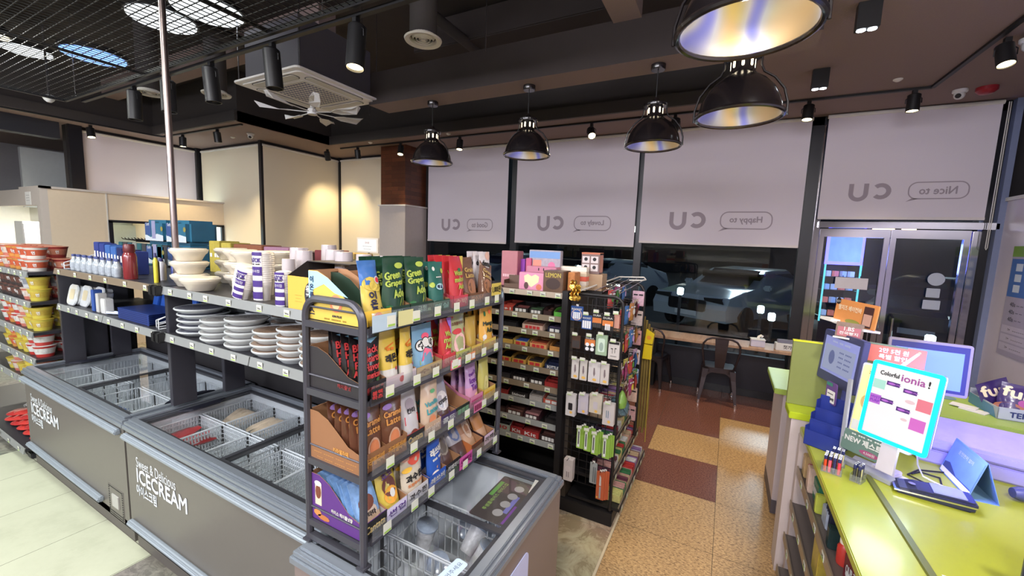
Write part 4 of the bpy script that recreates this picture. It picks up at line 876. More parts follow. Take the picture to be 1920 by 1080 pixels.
MB().box(-4.85, 1.76, 0, -1.24, 1.80, 1.54).build('back_panel', C(28, 27, 30, n='back_panel_dark', rough=.6), G)
MB().box(-4.85, 1.68, 1.545, -1.24, 2.12, 1.57).build('rear_shelf', C(38, 38, 44, n='shelf_dark', rough=.4), G)
for x in (-3.03, -2.975):
    for z in (1.57, 1.285): MB().box(x - .02, 1.13, z - .05, x + .02, 1.17, z + .012).build('shelf_end_cap', black, G, bevel=.006)
for z in (1.0, .72): MB().box(-4.85, 1.80, z, -1.24, 2.12, z + .02).build('rear_shelf', C(38, 38, 44, n='shelf_dark', rough=.4), G)
def wiregate(label, x, y0, y1, z, h=.1, m=wirew):
    mb = MB(); q = .0035
    for zz in (0, h * .5, h): mb.tube([(0, 0, zz * (.45 if zz else 1)), (0, (y1 - y0) * .45, zz + .0), (0, y1 - y0, zz)], q, 5)
    for yy in (0, (y1 - y0) * .45, y1 - y0): mb.tube([(0, yy, 0), (0, yy, h * (.45 if yy == 0 else 1))], q, 5)
    o = mb.build('wire_divider', m); o.location = (x, y0, z + .004); return tag(o, label, 'wire divider', 'white wire shelf dividers')
wiregate('white wire divider on the top shelf left of the small clear bottles', -4.62, 1.2, 1.6, 1.57, .11); wiregate('white wire divider left of the plate stacks on the lower shelf', -3.12, 1.2, 1.6, 1.285, .13); wiregate('white wire divider right of the plate stacks', -1.52, 1.18, 1.6, 1.285, .13)
wiregate('second white wire divider left of the plate stacks', -3.20, 1.22, 1.6, 1.285, .10)
# ---- foam plates
plm = mat('foam_plate', S((188, 194, 196)), rough=.35, var=.03); wrap = [C(150, 148, 146, n='plate_wrap_grey', rough=.2, var=.3, scale=25, coat=.5), C(140, 116, 98, n='plate_wrap_brown', rough=.2, var=.3, scale=25, coat=.5), C(110, 112, 124, n='plate_wrap_slate', rough=.2, var=.3, scale=25, coat=.5)]
def plates(x, y, r, n, wm, where, step=.034, z0=1.2855):
    pr = None; rr = random.Random(int(x * 100))
    for i in range(n):
        lab = 'foam plates, %s from the bottom, stack %s' % (ORD[i], where)
        if pr is None:
            t = thing('foam_plate_pack', lab, 'plates', (x, y, z0), 0, 'packs of foam plates')
            MB().lathe([(r * .72, 0), (r * .80, .008), (r * .97, .022), (r, .026), (r, .031), (r * .96, .0325), (r * .93, .030), (r * .78, .018), (r * .7, .016), (.002, .016)], 36, cap1=False).build('plate', plm, t, smooth=True)
            MB().lathe([(r * .955, .0305), (r * .9, .0312), (.002, .0315)], 36, cap0=False, cap1=False).build('wrap_label', wm, t, smooth=True)
            pr = t
        else: copy_tree(pr, loc=(x + rr.uniform(-.006, .006), y + rr.uniform(-.006, .006), z0 + step * i), label=lab)
FR = [(-2.82, 1.31, .135, 5, 2, 'at the left end, largest plates'), (-2.54, 1.27, .105, 4, 0, 'second from the left, front row'), (-2.30, 1.275, .108, 5, 0, 'third from the left, front row'), (-2.07, 1.28, .103, 4, 1, 'fourth from the left, front row'), (-1.875, 1.27, .085, 5, 1, 'fifth from the left, front row'), (-1.68, 1.27, .098, 5, 1, 'at the right end of the front row'),
      (-2.86, 1.565, .11, 6, 2, 'at the left end of the back row'), (-2.60, 1.555, .11, 5, 2, 'second from the left, back row'), (-2.36, 1.56, .105, 5, 1, 'third from the left, back row'), (-2.13, 1.565, .10, 4, 1, 'fourth from the left, back row'), (-1.90, 1.54, .098, 5, 1, 'fifth from the left, back row'), (-1.66, 1.54, .10, 5, 1, 'at the right end of the back row')]
for x, y, r, n, k, wh in FR: plates(x, y, r, n, wrap[k], wh)
# clear cups behind the post on the lower shelf
for i in range(6):
    o = MB().lathe([(.026, 0), (.030, .075), (.0285, .075), (.0245, .004), (.001, .004)], 16, cap1=False).build('clear_cup', clear, smooth=True); o.location = (-2.97 + .064 * (i % 3), 1.42 + .0 * i, 1.286 + .0) if i < 3 else (-3.0 + .064 * i, 1.455, 1.45)
    if i >= 3: bpy.data.objects.remove(o); continue
    tag(o, 'small clear drinking cup standing behind the plate stacks, next to the dark post', 'cup', 'clear cups behind the plates')
# ---- foam bowls
bwm = mat('foam_bowl', S((214, 206, 190)), rough=.3, var=.03, coat=.3)
BW = None
def bowls(x, y, n, where, s=1.0, z0=1.571, dz=.078):
    global BW
    for i in range(n):
        lab = 'white foam bowls, %s from the bottom, stack %s' % (ORD[i], where) if n > 1 else 'white foam bowl pack standing alone, ' + where
        if BW is None:
            t = thing('foam_bowl_pack', lab, 'bowls', (x, y, z0), 0, 'packs of foam bowls')
            MB().lathe([(.058, 0), (.063, .004), (.082, .040), (.092, .048), (.094, .054), (.096, .056), (.098, .062), (.094, .066)], 32).build('bowl', bwm, t, smooth=True)
            MB().lathe([(.098, .064), (.099, .070), (.090, .073), (.088, .077), (.002, .078)], 32, cap1=False).build('lid', bwm, t, smooth=True); BW = t; t.scale = (s, s, s)
        else: c = copy_tree(BW, loc=(x + .004 * (i % 2), y, z0 + dz * s * i), label=lab); c.scale = (s, s, s)
bowls(-2.93, 1.30, 3, 'at the left, beside the steel pole'); bowls(-2.68, 1.24, 1, 'in front, near the shelf edge')
bowls(-2.74, 1.50, 3, 'behind the bowl near the shelf edge'); bowls(-2.52, 1.43, 3, 'just left of the leaning cup packs'); bowls(-2.96, 1.56, 3, 'at the back, behind the steel pole'); bowls(-2.52, 1.60, 3, 'at the back, left of the tubes')
# ---- paper cup tubes
cupw = mat('paper_cup', S((210, 206, 200)), rough=.35, var=.03, coat=.3); purp = C(66, 44, 120, n='purple_label', rough=.4); cupl = mat('cup_wrap', S((208, 198, 202)), rough=.2, coat=.6, var=.05)
def tube(label, x, y, r, h, z=1.571, tilt=(0, 0, 0), purple=False, rings=True, m=None, flip=False):
    t = thing('paper_cup_pack', label, 'paper cups', (x, y, z), 0, 'packs of paper cups'); t.rotation_euler = tilt
    pr = [(r * .80, 0), (r * .84, .03)] if not flip else [(r, 0), (r, .01)]
    if not flip:
        pr += [(r * .97, h * .35)]
        k = int(h * .62 / .011)
        for i in range(k):
            z0 = h * .36 + i * .011; pr += [(r * .975, z0), (r, z0 + .004), (r, z0 + .008), (r * .98, z0 + .0095)]
        pr += [(r * .9, h), (r * .6, h + .004)]
    else: pr += [(r * .97, .03), (r * .80, h * .97), (r * .78, h)]
    MB().lathe(pr, 24).build('cups', m or cupw, t, smooth=True)
    if purple:
        def fn(a, b, l=0): 
            an = a / r - PI / 2 + .25; return ((r + .0012 + l) * math.cos(an), (r + .0012 + l) * math.sin(an), b)
        def band(z0, z1, a0, a1, m_, nm='label'):
            mb = MB(); n = 8; vs = [];
            for i in range(n + 1):
                a = a0 + (a1 - a0) * i / n; vs += [fn(a, z0), fn(a, z1)]
            mb.add(vs, [(2 * i, 2 * i + 2, 2 * i + 3, 2 * i + 1) for i in range(n)]); return mb.build(nm, m_, t, fix=False)
        W = r * .75
        lab_ = band(h * .02, h * .98, -W, W, white, 'label_strip')
        fn2 = lambda a, b, l=0: fn(a, b, l + .0015)
        z = h * .9 
        def blockp(z0, z1, m_=purp):
            mb = MB(); n = 6; vs = []
            for i in range(n + 1):
                a = -W + 2 * W * i / n; vs += [fn2(a, z0), fn2(a, z1)]
            mb.add(vs, [(2 * i, 2 * i + 2, 2 * i + 3, 2 * i + 1) for i in range(n)]); mb.build('purple_block', m_, lab_, fix=False)
        fn3 = lambda a, b, l=0: fn(a, b, l + .0024)
        for k_, (za, zb) in enumerate(((.92, .99), (.52, .70), (.29, .42), (.05, .19))): blockp(h * za, h * zb)
        text('PaTOK', .022, purp, lab_, fn=fn3, y=h * .83, wide=W * 1.7, bold=.05); text('종이컵', .014, white, lab_, fn=fn3, y=h * .61, wide=W * 1.3); text('--- ---', .006, ink, lab_, fn=fn3, y=h * .75, wide=W * 1.4)
    return t
tube('tall clear wrapped tube of paper cups with purple label, behind the leaning packs', -2.10, 1.25, .041, .25, purple=True)
tube('short tube of paper cups with purple label touching the yellow box', -1.87, 1.215, .037, .165, purple=True)
tube('tube of paper cups leaning on the foam bowls, front one', -2.30, 1.245, .047, .17, z=1.578, tilt=(R(-6), R(14), 0), purple=False)
lt = tube('small stack of paper cups with a purple label leaning forward at the shelf edge', -2.215, 1.21, .042, .15, z=1.578, tilt=(R(-4), R(16), 0), purple=True)
tube('clear wrapped paper cup tube behind the tall purple labelled one', -2.27, 1.37, .045, .24)
for i, (x, y, r, h) in enumerate(((-2.12, 1.47, .058, .27), (-1.98, 1.40, .05, .26), (-1.83, 1.47, .055, .27), (-1.70, 1.42, .052, .265), (-1.56, 1.42, .045, .26), (-1.42, 1.40, .045, .26), (-1.96, 1.30, .037, .22))):
    tube('upturned white paper cup column in the back row, %s from the left' % ORD[i] if i < 6 else 'narrow upturned paper cup column left of the yellow box', x, y, r, h, flip=True, m=cupl)
tube('white paper cup column standing tallest at the back of the cups', -2.02, 1.585, .05, .29, flip=True, m=cupl)
# yellow box
yb = thing('yuzu_tea_box', 'open yellow display box with a dark oval badge, left of the pouch rack', 'box', (-1.635, 1.175, 1.571), R(-2))
ym = C(238, 190, 30, n='box_yellow', rough=.5); b = MB()
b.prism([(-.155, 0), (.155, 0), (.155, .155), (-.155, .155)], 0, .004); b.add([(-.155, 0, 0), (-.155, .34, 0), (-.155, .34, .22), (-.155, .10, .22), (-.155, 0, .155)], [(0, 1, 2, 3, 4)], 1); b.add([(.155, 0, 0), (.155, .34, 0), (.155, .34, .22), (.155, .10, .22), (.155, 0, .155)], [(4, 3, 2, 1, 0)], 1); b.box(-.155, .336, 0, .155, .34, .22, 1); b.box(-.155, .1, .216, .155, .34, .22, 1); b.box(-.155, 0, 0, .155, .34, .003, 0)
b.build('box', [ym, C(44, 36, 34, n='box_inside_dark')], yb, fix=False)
dd = lambda x, z: Matrix.Translation((x, -.0008, z)); og = decal(circ(0, 0, .045, 24, .058), C(50, 48, 52, n='badge_dark'), yb, T=dd(.015, .078), name='badge')
for k, ch in enumerate('유자'): text(ch, .028, white, og, T=Matrix.Translation((0, -.0012, 0)), x=-.004, y=.105 - .034 * k, bold=.05)
for k, ch in enumerate('레몬차'): text(ch, .021, ym, og, T=Matrix.Translation((0, -.0012, 0)), x=.034, y=.108 - .027 * k, bold=.03)
text('-----\n----\n-----', .03, C(150, 90, 20, n='amber_ink'), yb, T=dd(-.075, .055), wide=.05); decal(circ(.085, .05, .018), C(240, 150, 40, n='orange_spot'), yb, T=Matrix.Translation((0, -.0008, 0))); decal(circ(.12, .07, .02), C(240, 150, 40, n='orange_spot'), yb, T=Matrix.Translation((0, -.0008, 0)))
# ---- small bottles, blue boxes, thermos on the upper left shelf
bt = None
for i in range(15):
    lab = 'small clear glass bottle with blue cap, %s from the left in the front row' % ORD[i]
    p = (-4.52 + .0555 * i, 1.23 + .01 * (i % 2), 1.571)
    if bt is None:
        bt = thing('small_bottle', lab, 'bottle', p, 0, 'small clear bottles on the upper shelf')
        MB().lathe([(.022, 0), (.024, .006), (.024, .06), (.022, .075), (.012, .09), (.011, .11)], 16).build('bottle', mat('bottle_glass', (.36, .40, .44), rough=.08, var=.5, scale=40, coat=1), bt, smooth=True)
        MB().lathe([(.013, .108), (.013, .122), (.011, .124)], 12).build('cap', C(60, 70, 120, n='cap_blue'), bt, smooth=True); MB().lathe([(.0245, .02), (.0245, .055)], 16, cap0=False, cap1=False).build('label', C(150, 158, 168, n='bottle_label', var=.3, scale=60), bt)
    else: copy_tree(bt, loc=p, label=lab)
bx = None
def pack(name, label, cat, x0, y0, z0, w_, d, h, m, group=None, words=None, wm=None, rz=0, front=True, th=None):
    t = MB().box(-w_ / 2, 0, 0, w_ / 2, d, h).build(name, m, bevel=min(.004, w_ * .05)); t.location = (x0 + w_ / 2, y0, z0); t.rotation_euler = (0, 0, rz); tag(t, label, cat, group)
    if words: text(words, th or h * .25, wm or white, t, T=Matrix.Translation((0, -.0006, h * .55)), wide=w_ * .8, bold=.02)
    return t
bc = [C(40, 66, 150, n='box_blue', rough=.4, var=.15), C(52, 110, 190, n='box_sky', rough=.4, var=.15), C(30, 40, 96, n='box_navy', rough=.4, var=.15)]
for i, k in enumerate((0, 0, 1, 1, 2, 2, 0)): pack('blue_carton', 'blue upright carton behind the small bottles, %s from the left' % ORD[i], 'carton', -4.56 + .105 * i, 1.36, 1.571, .098, .08, .22 - .008 * i, bc[k], 'blue cartons behind the bottles', words='- -')
tm = thing('thermos_flask', 'dark red thermos flask at the front edge of the upper shelf, left of the bowls', 'flask', (-3.56, 1.235, 1.571)); rd = C(140, 22, 32, n='thermos_red', rough=.25, coat=.5)
MB().lathe([(.036, 0), (.038, .01), (.038, .15), (.033, .17), (.028, .18)], 24).build('body', rd, tm, smooth=True); MB().lathe([(.030, .181), (.032, .19), (.030, .225), (.026, .235)], 20).build('cup_lid', C(110, 18, 28, n='thermos_lid', rough=.35), tm, smooth=True)
for i, (c, r, h) in enumerate((((214, 200, 150), .025, .13), ((210, 210, 216), .024, .15), ((70, 84, 160), .022, .14), ((226, 210, 120), .02, .12), ((30, 34, 36), .018, .17), ((206, 196, 60), .012, .19))):
    x = (-3.44, -3.37, -3.5, -3.33, -3.285, -3.24)[i]; o = thing('toiletry_bottle', 'small %s bottle between the red thermos and the foam bowls' % ['beige', 'white', 'blue capped white', 'yellow', 'black', 'slim yellow black'][i], 'bottle', (x, (1.36, 1.33, 1.46, 1.42, 1.27, 1.25)[i], 1.571), 0, 'bottles beside the thermos')
    MB().lathe([(r, 0), (r, h * .75), (r * .5, h * .85)], 14).build('bottle', C(*c, n='toiletry_%d' % i, rough=.3), o, smooth=True); MB().lathe([(r * .55, h * .85), (r * .5, h)], 12).build('cap', C(60, 60, 110, n='toiletry_cap'), o)
# lower left shelf: containers, blue tools
ctm = mat('clear_container', (.66, .7, .72), rough=.12, var=.25, scale=12, coat=.8)
for i in range(3):
    o = thing('food_container', 'clear plastic food container standing on edge, %s from the left' % ORD[i], 'container', (-4.60 + .15 * i, 1.22 + .03 * i, 1.2865), 0, 'clear food containers on the lower shelf')
    T = Matrix.Rotation(R(-12), 4, 'X'); MB().prism(rrect(.17, .155, .04, 5, cy=.08), 0, .05, T=T).build('tub', ctm, o, bevel=.008); MB().prism(rrect(.18, .165, .045, 5, cy=.08), -.012, 0, T=T).build('lid', ctm, o, bevel=.004)
    decal(rrect(.09, .08, .02, 4, cy=.085), C(190, 180, 150, n='container_label'), o, T=T @ Matrix.Translation((0, -.013, 0)), name='label')
for i, (x, w_, h, c, nm, lb) in enumerate(((-4.18, .05, .16, (52, 96, 186), 'blue_carton', 'tall slim blue carton on the lower shelf beside the food containers'), (-4.10, .05, .14, (214, 214, 212), 'white_carton', 'slim white carton beside the tall slim blue one'), (-4.02, .08, .11, (224, 226, 226), 'white_carton', 'wide white carton in front of the blue trays'))):
    pack(nm, lb, 'carton', x, 1.21, 1.2865, w_, .05, h, C(*c, n='low_carton_%d' % i, rough=.35, var=.1))
for i in range(5):
    o = MB().prism([(-.05, 0), (.05, 0), (.062, .13), (-.062, .13)], 0, .03).build('dust_pan', mat('dustpan_blue', S((44, 90, 180)), rough=.3, var=.1), bevel=.005); o.location = (-3.84 + .13 * i, 1.46, 1.33); o.rotation_euler = (R(-12), 0, R(-6 + 3 * i)); tag(o, 'blue plastic scoop at the back of the lower shelf, %s from the left' % ORD[i], 'scoop', 'blue scoops')
for i in range(6):
    o = MB().prism([(-.22, .0), (.22, 0), (.235, .012), (-.235, .012)], 0, .2).build('cutting_tray', mat('tray_blue', S((34, 62, 140)), rough=.3, var=.1)); o.location = (-3.50, 1.21, 1.2865 + .0125 * i); tag(o, 'flat blue plastic tray, %s from the bottom of its stack' % ORD[i], 'tray', 'blue trays stacked on the lower shelf')
    MB().box(-.2, -.001, .002, .2, 0, .005).build('rib', C(20, 34, 90, n='tray_rib'), o)
for i in range(4):
    o = MB().cyl((0, 0, .012), (.16, -.0, .012), .010, .008, 10).build('brush', C(190, 200, 220, n='brush_white', rough=.4), smooth=True); o.location = (-3.94 + .02 * i, 1.22 + .035 * i, 1.2865 + .0); o.rotation_euler = (0, 0, R(20 - 4 * i)); tag(o, 'pale handled brush lying in front of the blue trays, %s from the shelf edge' % ORD[i], 'brush', 'brushes lying on the lower shelf')
gp = MB().lathe([(.05, 0), (.075, .03), (.07, .08), (.03, .11)], 14, sx=1.6).build('green_pack', C(30, 120, 60, n='green_pack', rough=.3, var=.3, scale=30), smooth=True); gp.location = (-3.18, 1.42, 1.2865); tag(gp, 'green wrapped pack at the right end of the blue trays', 'pack')
# rear row standing on the rear shelf
tpm = C(34, 116, 150, n='tissue_teal', rough=.3, var=.2, scale=12, coat=.4); tpn = C(60, 90, 150, n='tissue_blue', rough=.3)
for c_ in range(2):
    for l in range(2):
        o = thing('toilet_roll_pack', 'teal and white toilet roll pack, %s %s of the four' % (['lower', 'upper'][l], ['left', 'right'][c_]), 'toilet paper', (-4.66 + .40 * c_, 1.80, 1.571 + .213 * l), 0, 'toilet roll packs on the rear shelf')
        b = MB()
        for q in range(3): b.cyl((-.13 + .13 * q, 0, .105), (-.13 + .13 * q, .24, .105), .064, n=14)
        MB().box(-.195, 0, 0, .195, .24, .21).build('pack', tpm, o, bevel=.03)
        T = Matrix.Translation((0, -.0008, 0)); decal([(-.17, .02), (.17, .02), (.17, .07), (.06, .085), (-.06, .05), (-.17, .08)], C(206, 216, 226, n='tissue_white'), o, T=T, name='label'); decal(rect(.0, .12, .07, .16), C(150, 150, 190, n='tissue_lilac'), o, T=Matrix.Translation((0, -.0014, 0)), name='label'); decal(rect(-.11, .125, .11, .11), tpn, o, T=Matrix.Translation((0, -.0011, 0)), name='label')
        text('Soft', .028, white, o, T=Matrix.Translation((0, -.0018, 0)), x=-.11, y=.17); decal(circ(.15, .13, .022), C(150, 140, 50, n='tissue_gold'), o, T=Matrix.Translation((0, -.0014, 0)))
rear = [(-3.86, .16, .26, (196, 176, 40), 'yellow carton behind the foam bowls'), (-3.68, .14, .25, (200, 180, 50), 'second yellow carton behind the foam bowls'), (-3.50, .38, .245, (150, 84, 50), 'wide brown carton behind the foam bowls'), (-3.10, .30, .24, (170, 120, 150), 'pink and purple carton behind the paper cups, left one'), (-2.96 + .18, .22, .22, (60, 44, 50), 'low dark carton behind the tall cup tube'), (-2.52, .16, .24, (120, 30, 40), 'dark red carton poking up behind the white cup columns'), (-2.33, .2, .23, (170, 140, 60), 'mustard carton behind the white cup columns'), (-2.08, .26, .2, (190, 176, 150), 'beige carton behind the white cup columns')]
for i, (x, w_, h, c, lb) in enumerate(rear): pack('carton', lb, 'carton', x, 1.86, 1.571, w_, .16, h, C(*c, n='rear_%d' % i, rough=.45, var=.3, scale=30), words='- --', th=.03)
for i in range(7):
    c = ((40, 90, 60), (150, 40, 36), (34, 100, 70), (190, 60, 40), (36, 96, 66), (160, 50, 40), (60, 60, 56))[i]
    o = pack('noodle_packet', 'shiny noodle packet standing behind the cups and the pouch rack, %s from the left' % ORD[i], 'packet', -2.05 + .125 * i, 1.72, 1.571, .115, .03, .205, C(*c, n='packet_%d' % i, rough=.2, var=.5, scale=35, coat=.6), 'noodle packets in the rear row', words='라면' if i % 2 else '면', th=.04)
    decal(circ(0, .05, .035, 14, .025), C(206, 170, 110, n='noodle_print'), o, T=Matrix.Translation((0, -.001, .02)))
wf = thing('framed_certificate', 'small white framed certificate standing left of the wood clad column', 'frame', (-3.25, 3.0, 1.55)); 
MB().box(-.15, 0, .2, .15, .02, .35).build('frame', C(226, 214, 196, n='frame_cream'), wf, bevel=.003); MB().box(-.13, -.001, .215, .13, 0, .335).build('certificate', paper, wf); text('감사장', .02, C(150, 70, 50, n='cert_ink'), wf, T=Matrix.Translation((0, -.0015, .30))); text('-----\n----', .03, ink, wf, T=Matrix.Translation((0, -.0015, .25)), wide=.12)
MB().box(-.01, .02, 0, .01, .03, .25).build('stand', black, wf)
# the shelf unit behind carrying the frame
G2 = thing('display_shelf', 'low dark shelf unit behind the ice cream freezer run, mostly hidden', 'shelf unit', (0, 0, 0))
MB().box(-7.6, 2.85, 0, -2.9, 3.35, 1.55).build('cabinet', C(38, 36, 40, n='rear_unit', rough=.5), G2); 
# hooks and packs above the far left
hk = thing('hook_rail', 'dark wire hook rails hung with small packets behind the blue cartons', 'hook rail', (-5.3, 1.95, 1.78))
for j in range(3):
    m_ = MB(); 
    for i in range(14): m_.tube([(-.1 + .075 * i, .1 * j, .0), (-.1 + .075 * i, .1 * j - .12, .02), (-.1 + .075 * i, .1 * j - .13, .035)], .004, 5)
    m_.box(-.14, .1 * j - .004, -.01, .92, .1 * j + .004, .01); m_.build('hooks', black, hk, fix=False)
for i in range(10):
    pack('hanging_packet', 'teal or dark packet hanging from the hook rails, %s from the left' % ORD[i], 'packet', -5.42 + .1 * i, 1.80, 1.571, .085, .03, .2, C(*((46, 90, 96), (60, 62, 66), (40, 80, 92), (130, 132, 130))[i % 4], n='hang_%d' % (i % 4), rough=.3, var=.4, scale=30), 'packets under the hook rails')
MB().box(-4.9 - .56, 1.70, 1.54, -4.9 + .04, 2.15, 1.57).build('rear_shelf', C(38, 38, 44, n='shelf_dark', rough=.4), G)
# ---------------------------------------------------------------- noodle shelves at the far left
N = thing('noodle_shelf', 'dark shelf unit full of noodle cups at the left edge of the picture', 'shelf unit', (0, 0, 0))
ZN = [1.53, 1.285, 1.035, .81, .585]
for i, z in enumerate(ZN):
    shelf(N, -7.0, -5.45, 1.06, 1.62, z, tags=6, seed=20 + i); shelf(N, -5.44, -4.93, 1.06, 1.62, z, tags=3, seed=30 + i)
shelf(N, -7.0, -4.86, .94, 1.62, .115, tags=9, seed=50)
MB().box(-7.0, 1.64, 0, -4.86, 1.70, 1.5).build('back_panel', C(28, 27, 30, n='back_panel_dark', rough=.6), N); MB().box(-7, 1.0, 0, -4.93, 1.6, .07).build('plinth', black, N)
MB().box(-4.99, .99, 0, -4.90, 1.62, .05).build('foot', darkgrey, N, bevel=.006)
nc = {}
def ncup(kind, c0, c1, p, lab, r=.070, h=.098):
    if kind in nc: o = copy_tree(nc[kind], loc=p, label=lab); o.rotation_euler = (0, 0, random.uniform(-.5, .5)); return
    t = thing('noodle_cup', lab, 'noodle cup', p, 0, 'noodle cups on the left shelves'); m0 = C(*c0, n='cup_%s' % kind, rough=.35, var=.1); m1 = C(*c1, n='cupband_%s' % kind, rough=.35, var=.3, scale=50)
    MB().lathe([(r * .72, 0), (r * .75, h * .1), (r * .80, h * .28), (r * .93, h * .78), (r, h * .93), (r * 1.03, h * .96)], 24, ms=[0, 0, 1, 0, 0, 0]).build('cup', [m0, m1], t, smooth=True)
    MB().lathe([(r * 1.04, h * .96), (r * 1.04, h), (r * .98, h * 1.01), (.002, h * 1.01)], 24, cap1=False).build('lid', mat('lid_' + kind, S(c1), rough=.3, var=.4, scale=30), t, smooth=True)
    def fn(a, b, l=0):
        an = a / r - PI / 2; rr_ = r * (.80 + .13 * (b / h - .28) / .5) + .0015; return (rr_ * math.cos(an), rr_ * math.sin(an), b)
    for q in (-.08, .0, .08): text('면' if q else '라면', h * .26, white, t, fn=fn, x=q, y=h * .52, bold=.04)
    nc[kind] = t
kinds = {'orange': ((226, 222, 214), (206, 84, 40)), 'red': ((150, 34, 30), (196, 120, 90)), 'yellow': ((222, 206, 40), (210, 180, 30)), 'white': ((206, 210, 216), (150, 156, 170)), 'pink': ((214, 120, 100), (226, 206, 190)), 'redwhite': ((206, 44, 34), (226, 226, 220)), 'dark': ((70, 60, 58), (110, 70, 60)), 'amber': ((222, 150, 50), (214, 90, 40))}
plan = [['orange', 'orange', 'amber', 'amber', 'pink', 'amber'], ['yellow', 'pink', 'dark', 'dark', 'dark', 'dark'], ['yellow', 'yellow', 'pink', 'redwhite', 'amber', 'redwhite'], ['redwhite', 'redwhite', 'yellow', 'yellow', 'amber', 'yellow'], ['pink', 'dark', 'yellow', 'yellow', 'pink', 'yellow']]
shn = ['top', 'second', 'third', 'fourth', 'fifth']
random.seed(11)
for s_, z in enumerate(ZN):
    for row, yy in ((0, 1.15), (1, 1.31)):
        for lay in range(2):
            for c_ in range(6):
                if s_ in (1,) and lay == 1 and c_ in (1,): k = 'white'
                elif row == 1 and lay == 1 and s_ == 0 and c_ == 0: continue
                else: k = plan[s_][c_] if row == 0 else ('red' if s_ < 2 else plan[s_][c_])
                if s_ == 4 and lay == 1 and c_ % 2: continue
                ncup(k, *kinds[k], (-5.03 - .152 * c_, yy, z + .0012 + .1 * lay), '%s noodle cup, %s layer, %s row, %s from right, %s shelf' % (k if k != 'redwhite' else 'red white', ['lower', 'upper'][lay], ['front', 'back'][row], ORD[c_], shn[s_]))
# bagged noodles on the bottom shelf
for i in range(14):
    c = (210, 44, 34) if i % 3 else (190, 30, 30)
    z = .1165 + .032 * (i // 5); mb = MB(); mb.lathe([(.002, 0), (.06, .002), (.085, .015), (.06, .028), (.002, .03)], 14, sx=1.15, cap0=False, cap1=False)
    o = mb.build('noodle_bag', C(*c, n='bag_red_%d' % (i % 3 > 0), rough=.25, var=.4, scale=30, coat=.4), smooth=True); o.location = (-5.02 - .17 * (i % 5) - .04 * (i // 5), 1.10 + .02 * (i // 5), z); tag(o, 'red noodle bag on the bottom shelf, %s from the right, %s layer' % (ORD[i % 5], ['lowest', 'middle', 'top'][i // 5]), 'noodle bag', 'red noodle bags on the bottom shelf')
    text('라면', .03, white, o, T=Matrix.Translation((0, 0, .0)) @ Matrix.Rotation(R(-60), 4, 'X') @ Matrix.Translation((0, -.04, .065)))
for i in range(6):
    k = 'yellow' if i % 2 else 'white'; ncup(k, *kinds[k], (-5.0 - .15 * i, 1.13, .20 + .019 + .0), 'x') if False else None
# ---------------------------------------------------------------- pouch drink rack on the end freezer
RK = thing('pouch_rack', 'dark metal four tier rack of drink pouches standing on the end chest freezer', 'rack', (-1.075, 1.28, .8655))
fm = C(70, 70, 78, n='rack_metal', rough=.38, metal=.35)
def rk(x, y, z): return (x + 1.075, y - 1.28, z - .8655)
ZR = [1.643, 1.415, 1.172, .948]; XF, XB, YN, YF_ = -.945, -1.205, .854, 1.70
for y in (YN, YF_):
    m_ = MB()
    pts = [rk(XF, y, .866), rk(XF, y, 1.655)] + [rk(XF - .06 + .06 * math.cos(R(a)), y, 1.655 + .06 * math.sin(R(a))) for a in range(15, 91, 15)] + [rk(XB + .06 - .06 * math.sin(R(a)), y, 1.655 + .06 * math.cos(R(a))) for a in range(0, 91, 15)] + [rk(XB, y, .866)]
    m_.tube(pts, .0125, 8); m_.build('end_frame', fm, RK, smooth=True)
    for x in (XF, XB): MB().box(*rk(x - .018, y - .018, .8658), *rk(x + .018, y + .018, .874)).build('foot_plate', fm, RK, bevel=.002)
    MB().box(*rk(XB, y - .01, .875), *rk(XF, y + .01, .895)).build('bottom_rail', fm, RK)
rr = random.Random(5)
for i, z in enumerate(ZR):
    o = MB().box(*rk(XB, YN + .008, z - .016), *rk(XF + .008, YF_ - .008, z - .001)).build('shelf', fm, RK, bevel=.001)
    for y in (YN, YF_): MB().box(*rk(XB, y - .009, z - .022), *rk(XF, y + .009, z)).build('side_rail', fm, o); MB().cyl(rk(XB, y, z + .045), rk(XF, y, z + .045), .0035, n=6).build('side_wire', fm, o)
    MB().box(*rk(XF + .008, YN + .02, z - .018), *rk(XF + .013, YF_ - .012, z + .006)).build('front_bar', fm, o)
    lp = MB().box(*rk(XF + .014, YN + .022, z - .004), *rk(XF + .016, YF_ - .015, z + .046)).build('clear_price_strip', clear, o)
    MB().cyl(rk(XB, YN, z + .07), rk(XB, YF_, z + .07), .004, n=6).build('back_wire', fm, o)
    for k in range(7):
        y = YN + .09 + (.80 / 7) * k + rr.uniform(-.012, .02)
        T = Matrix.Translation(rk(XF + .0185, y, z + .012)) @ TX
        ptag(lp, 0, 0, 0, T=T, w_=.036, h=.036)
def card(z, y, w_, h, m, words=None, wm=None, lb=''):
    T = Matrix.Translation((XF + .0165, y, z)) ; o = MB().prism(rect(0, 0, w_, h), -.0008, 0).build('shelf_card', m); o.location = (XF + .0172, y, z); o.rotation_euler = (0, 0, R(90)); tag(o, lb, 'card')
    if words: text(words, h * .6, wm or white, o, T=Matrix.Translation((0, -.0012, 0)), wide=w_ * .85, bold=.02)
    return o
card(1.432, .895, .05, .045, C(30, 24, 26, n='card_black'), '블랙\n하츠', C(220, 50, 50, n='card_red_ink'), 'small black card with red letters under the black coffee pouches')
card(1.425, 1.31, .07, .04, C(230, 90, 110, n='card_pink'), '---', white, 'small pink card on the second tier of the pouch rack'); card(1.43, 1.42, .06, .035, C(236, 150, 90, n='card_orange'), '--', white, 'small orange card on the second tier of the pouch rack')
card(1.185, 1.49, .075, .04, C(230, 120, 170, n='card_pink2'), '----', C(150, 30, 90, n='card_ink2'), 'pink card on the third tier under the iced tea pouches')
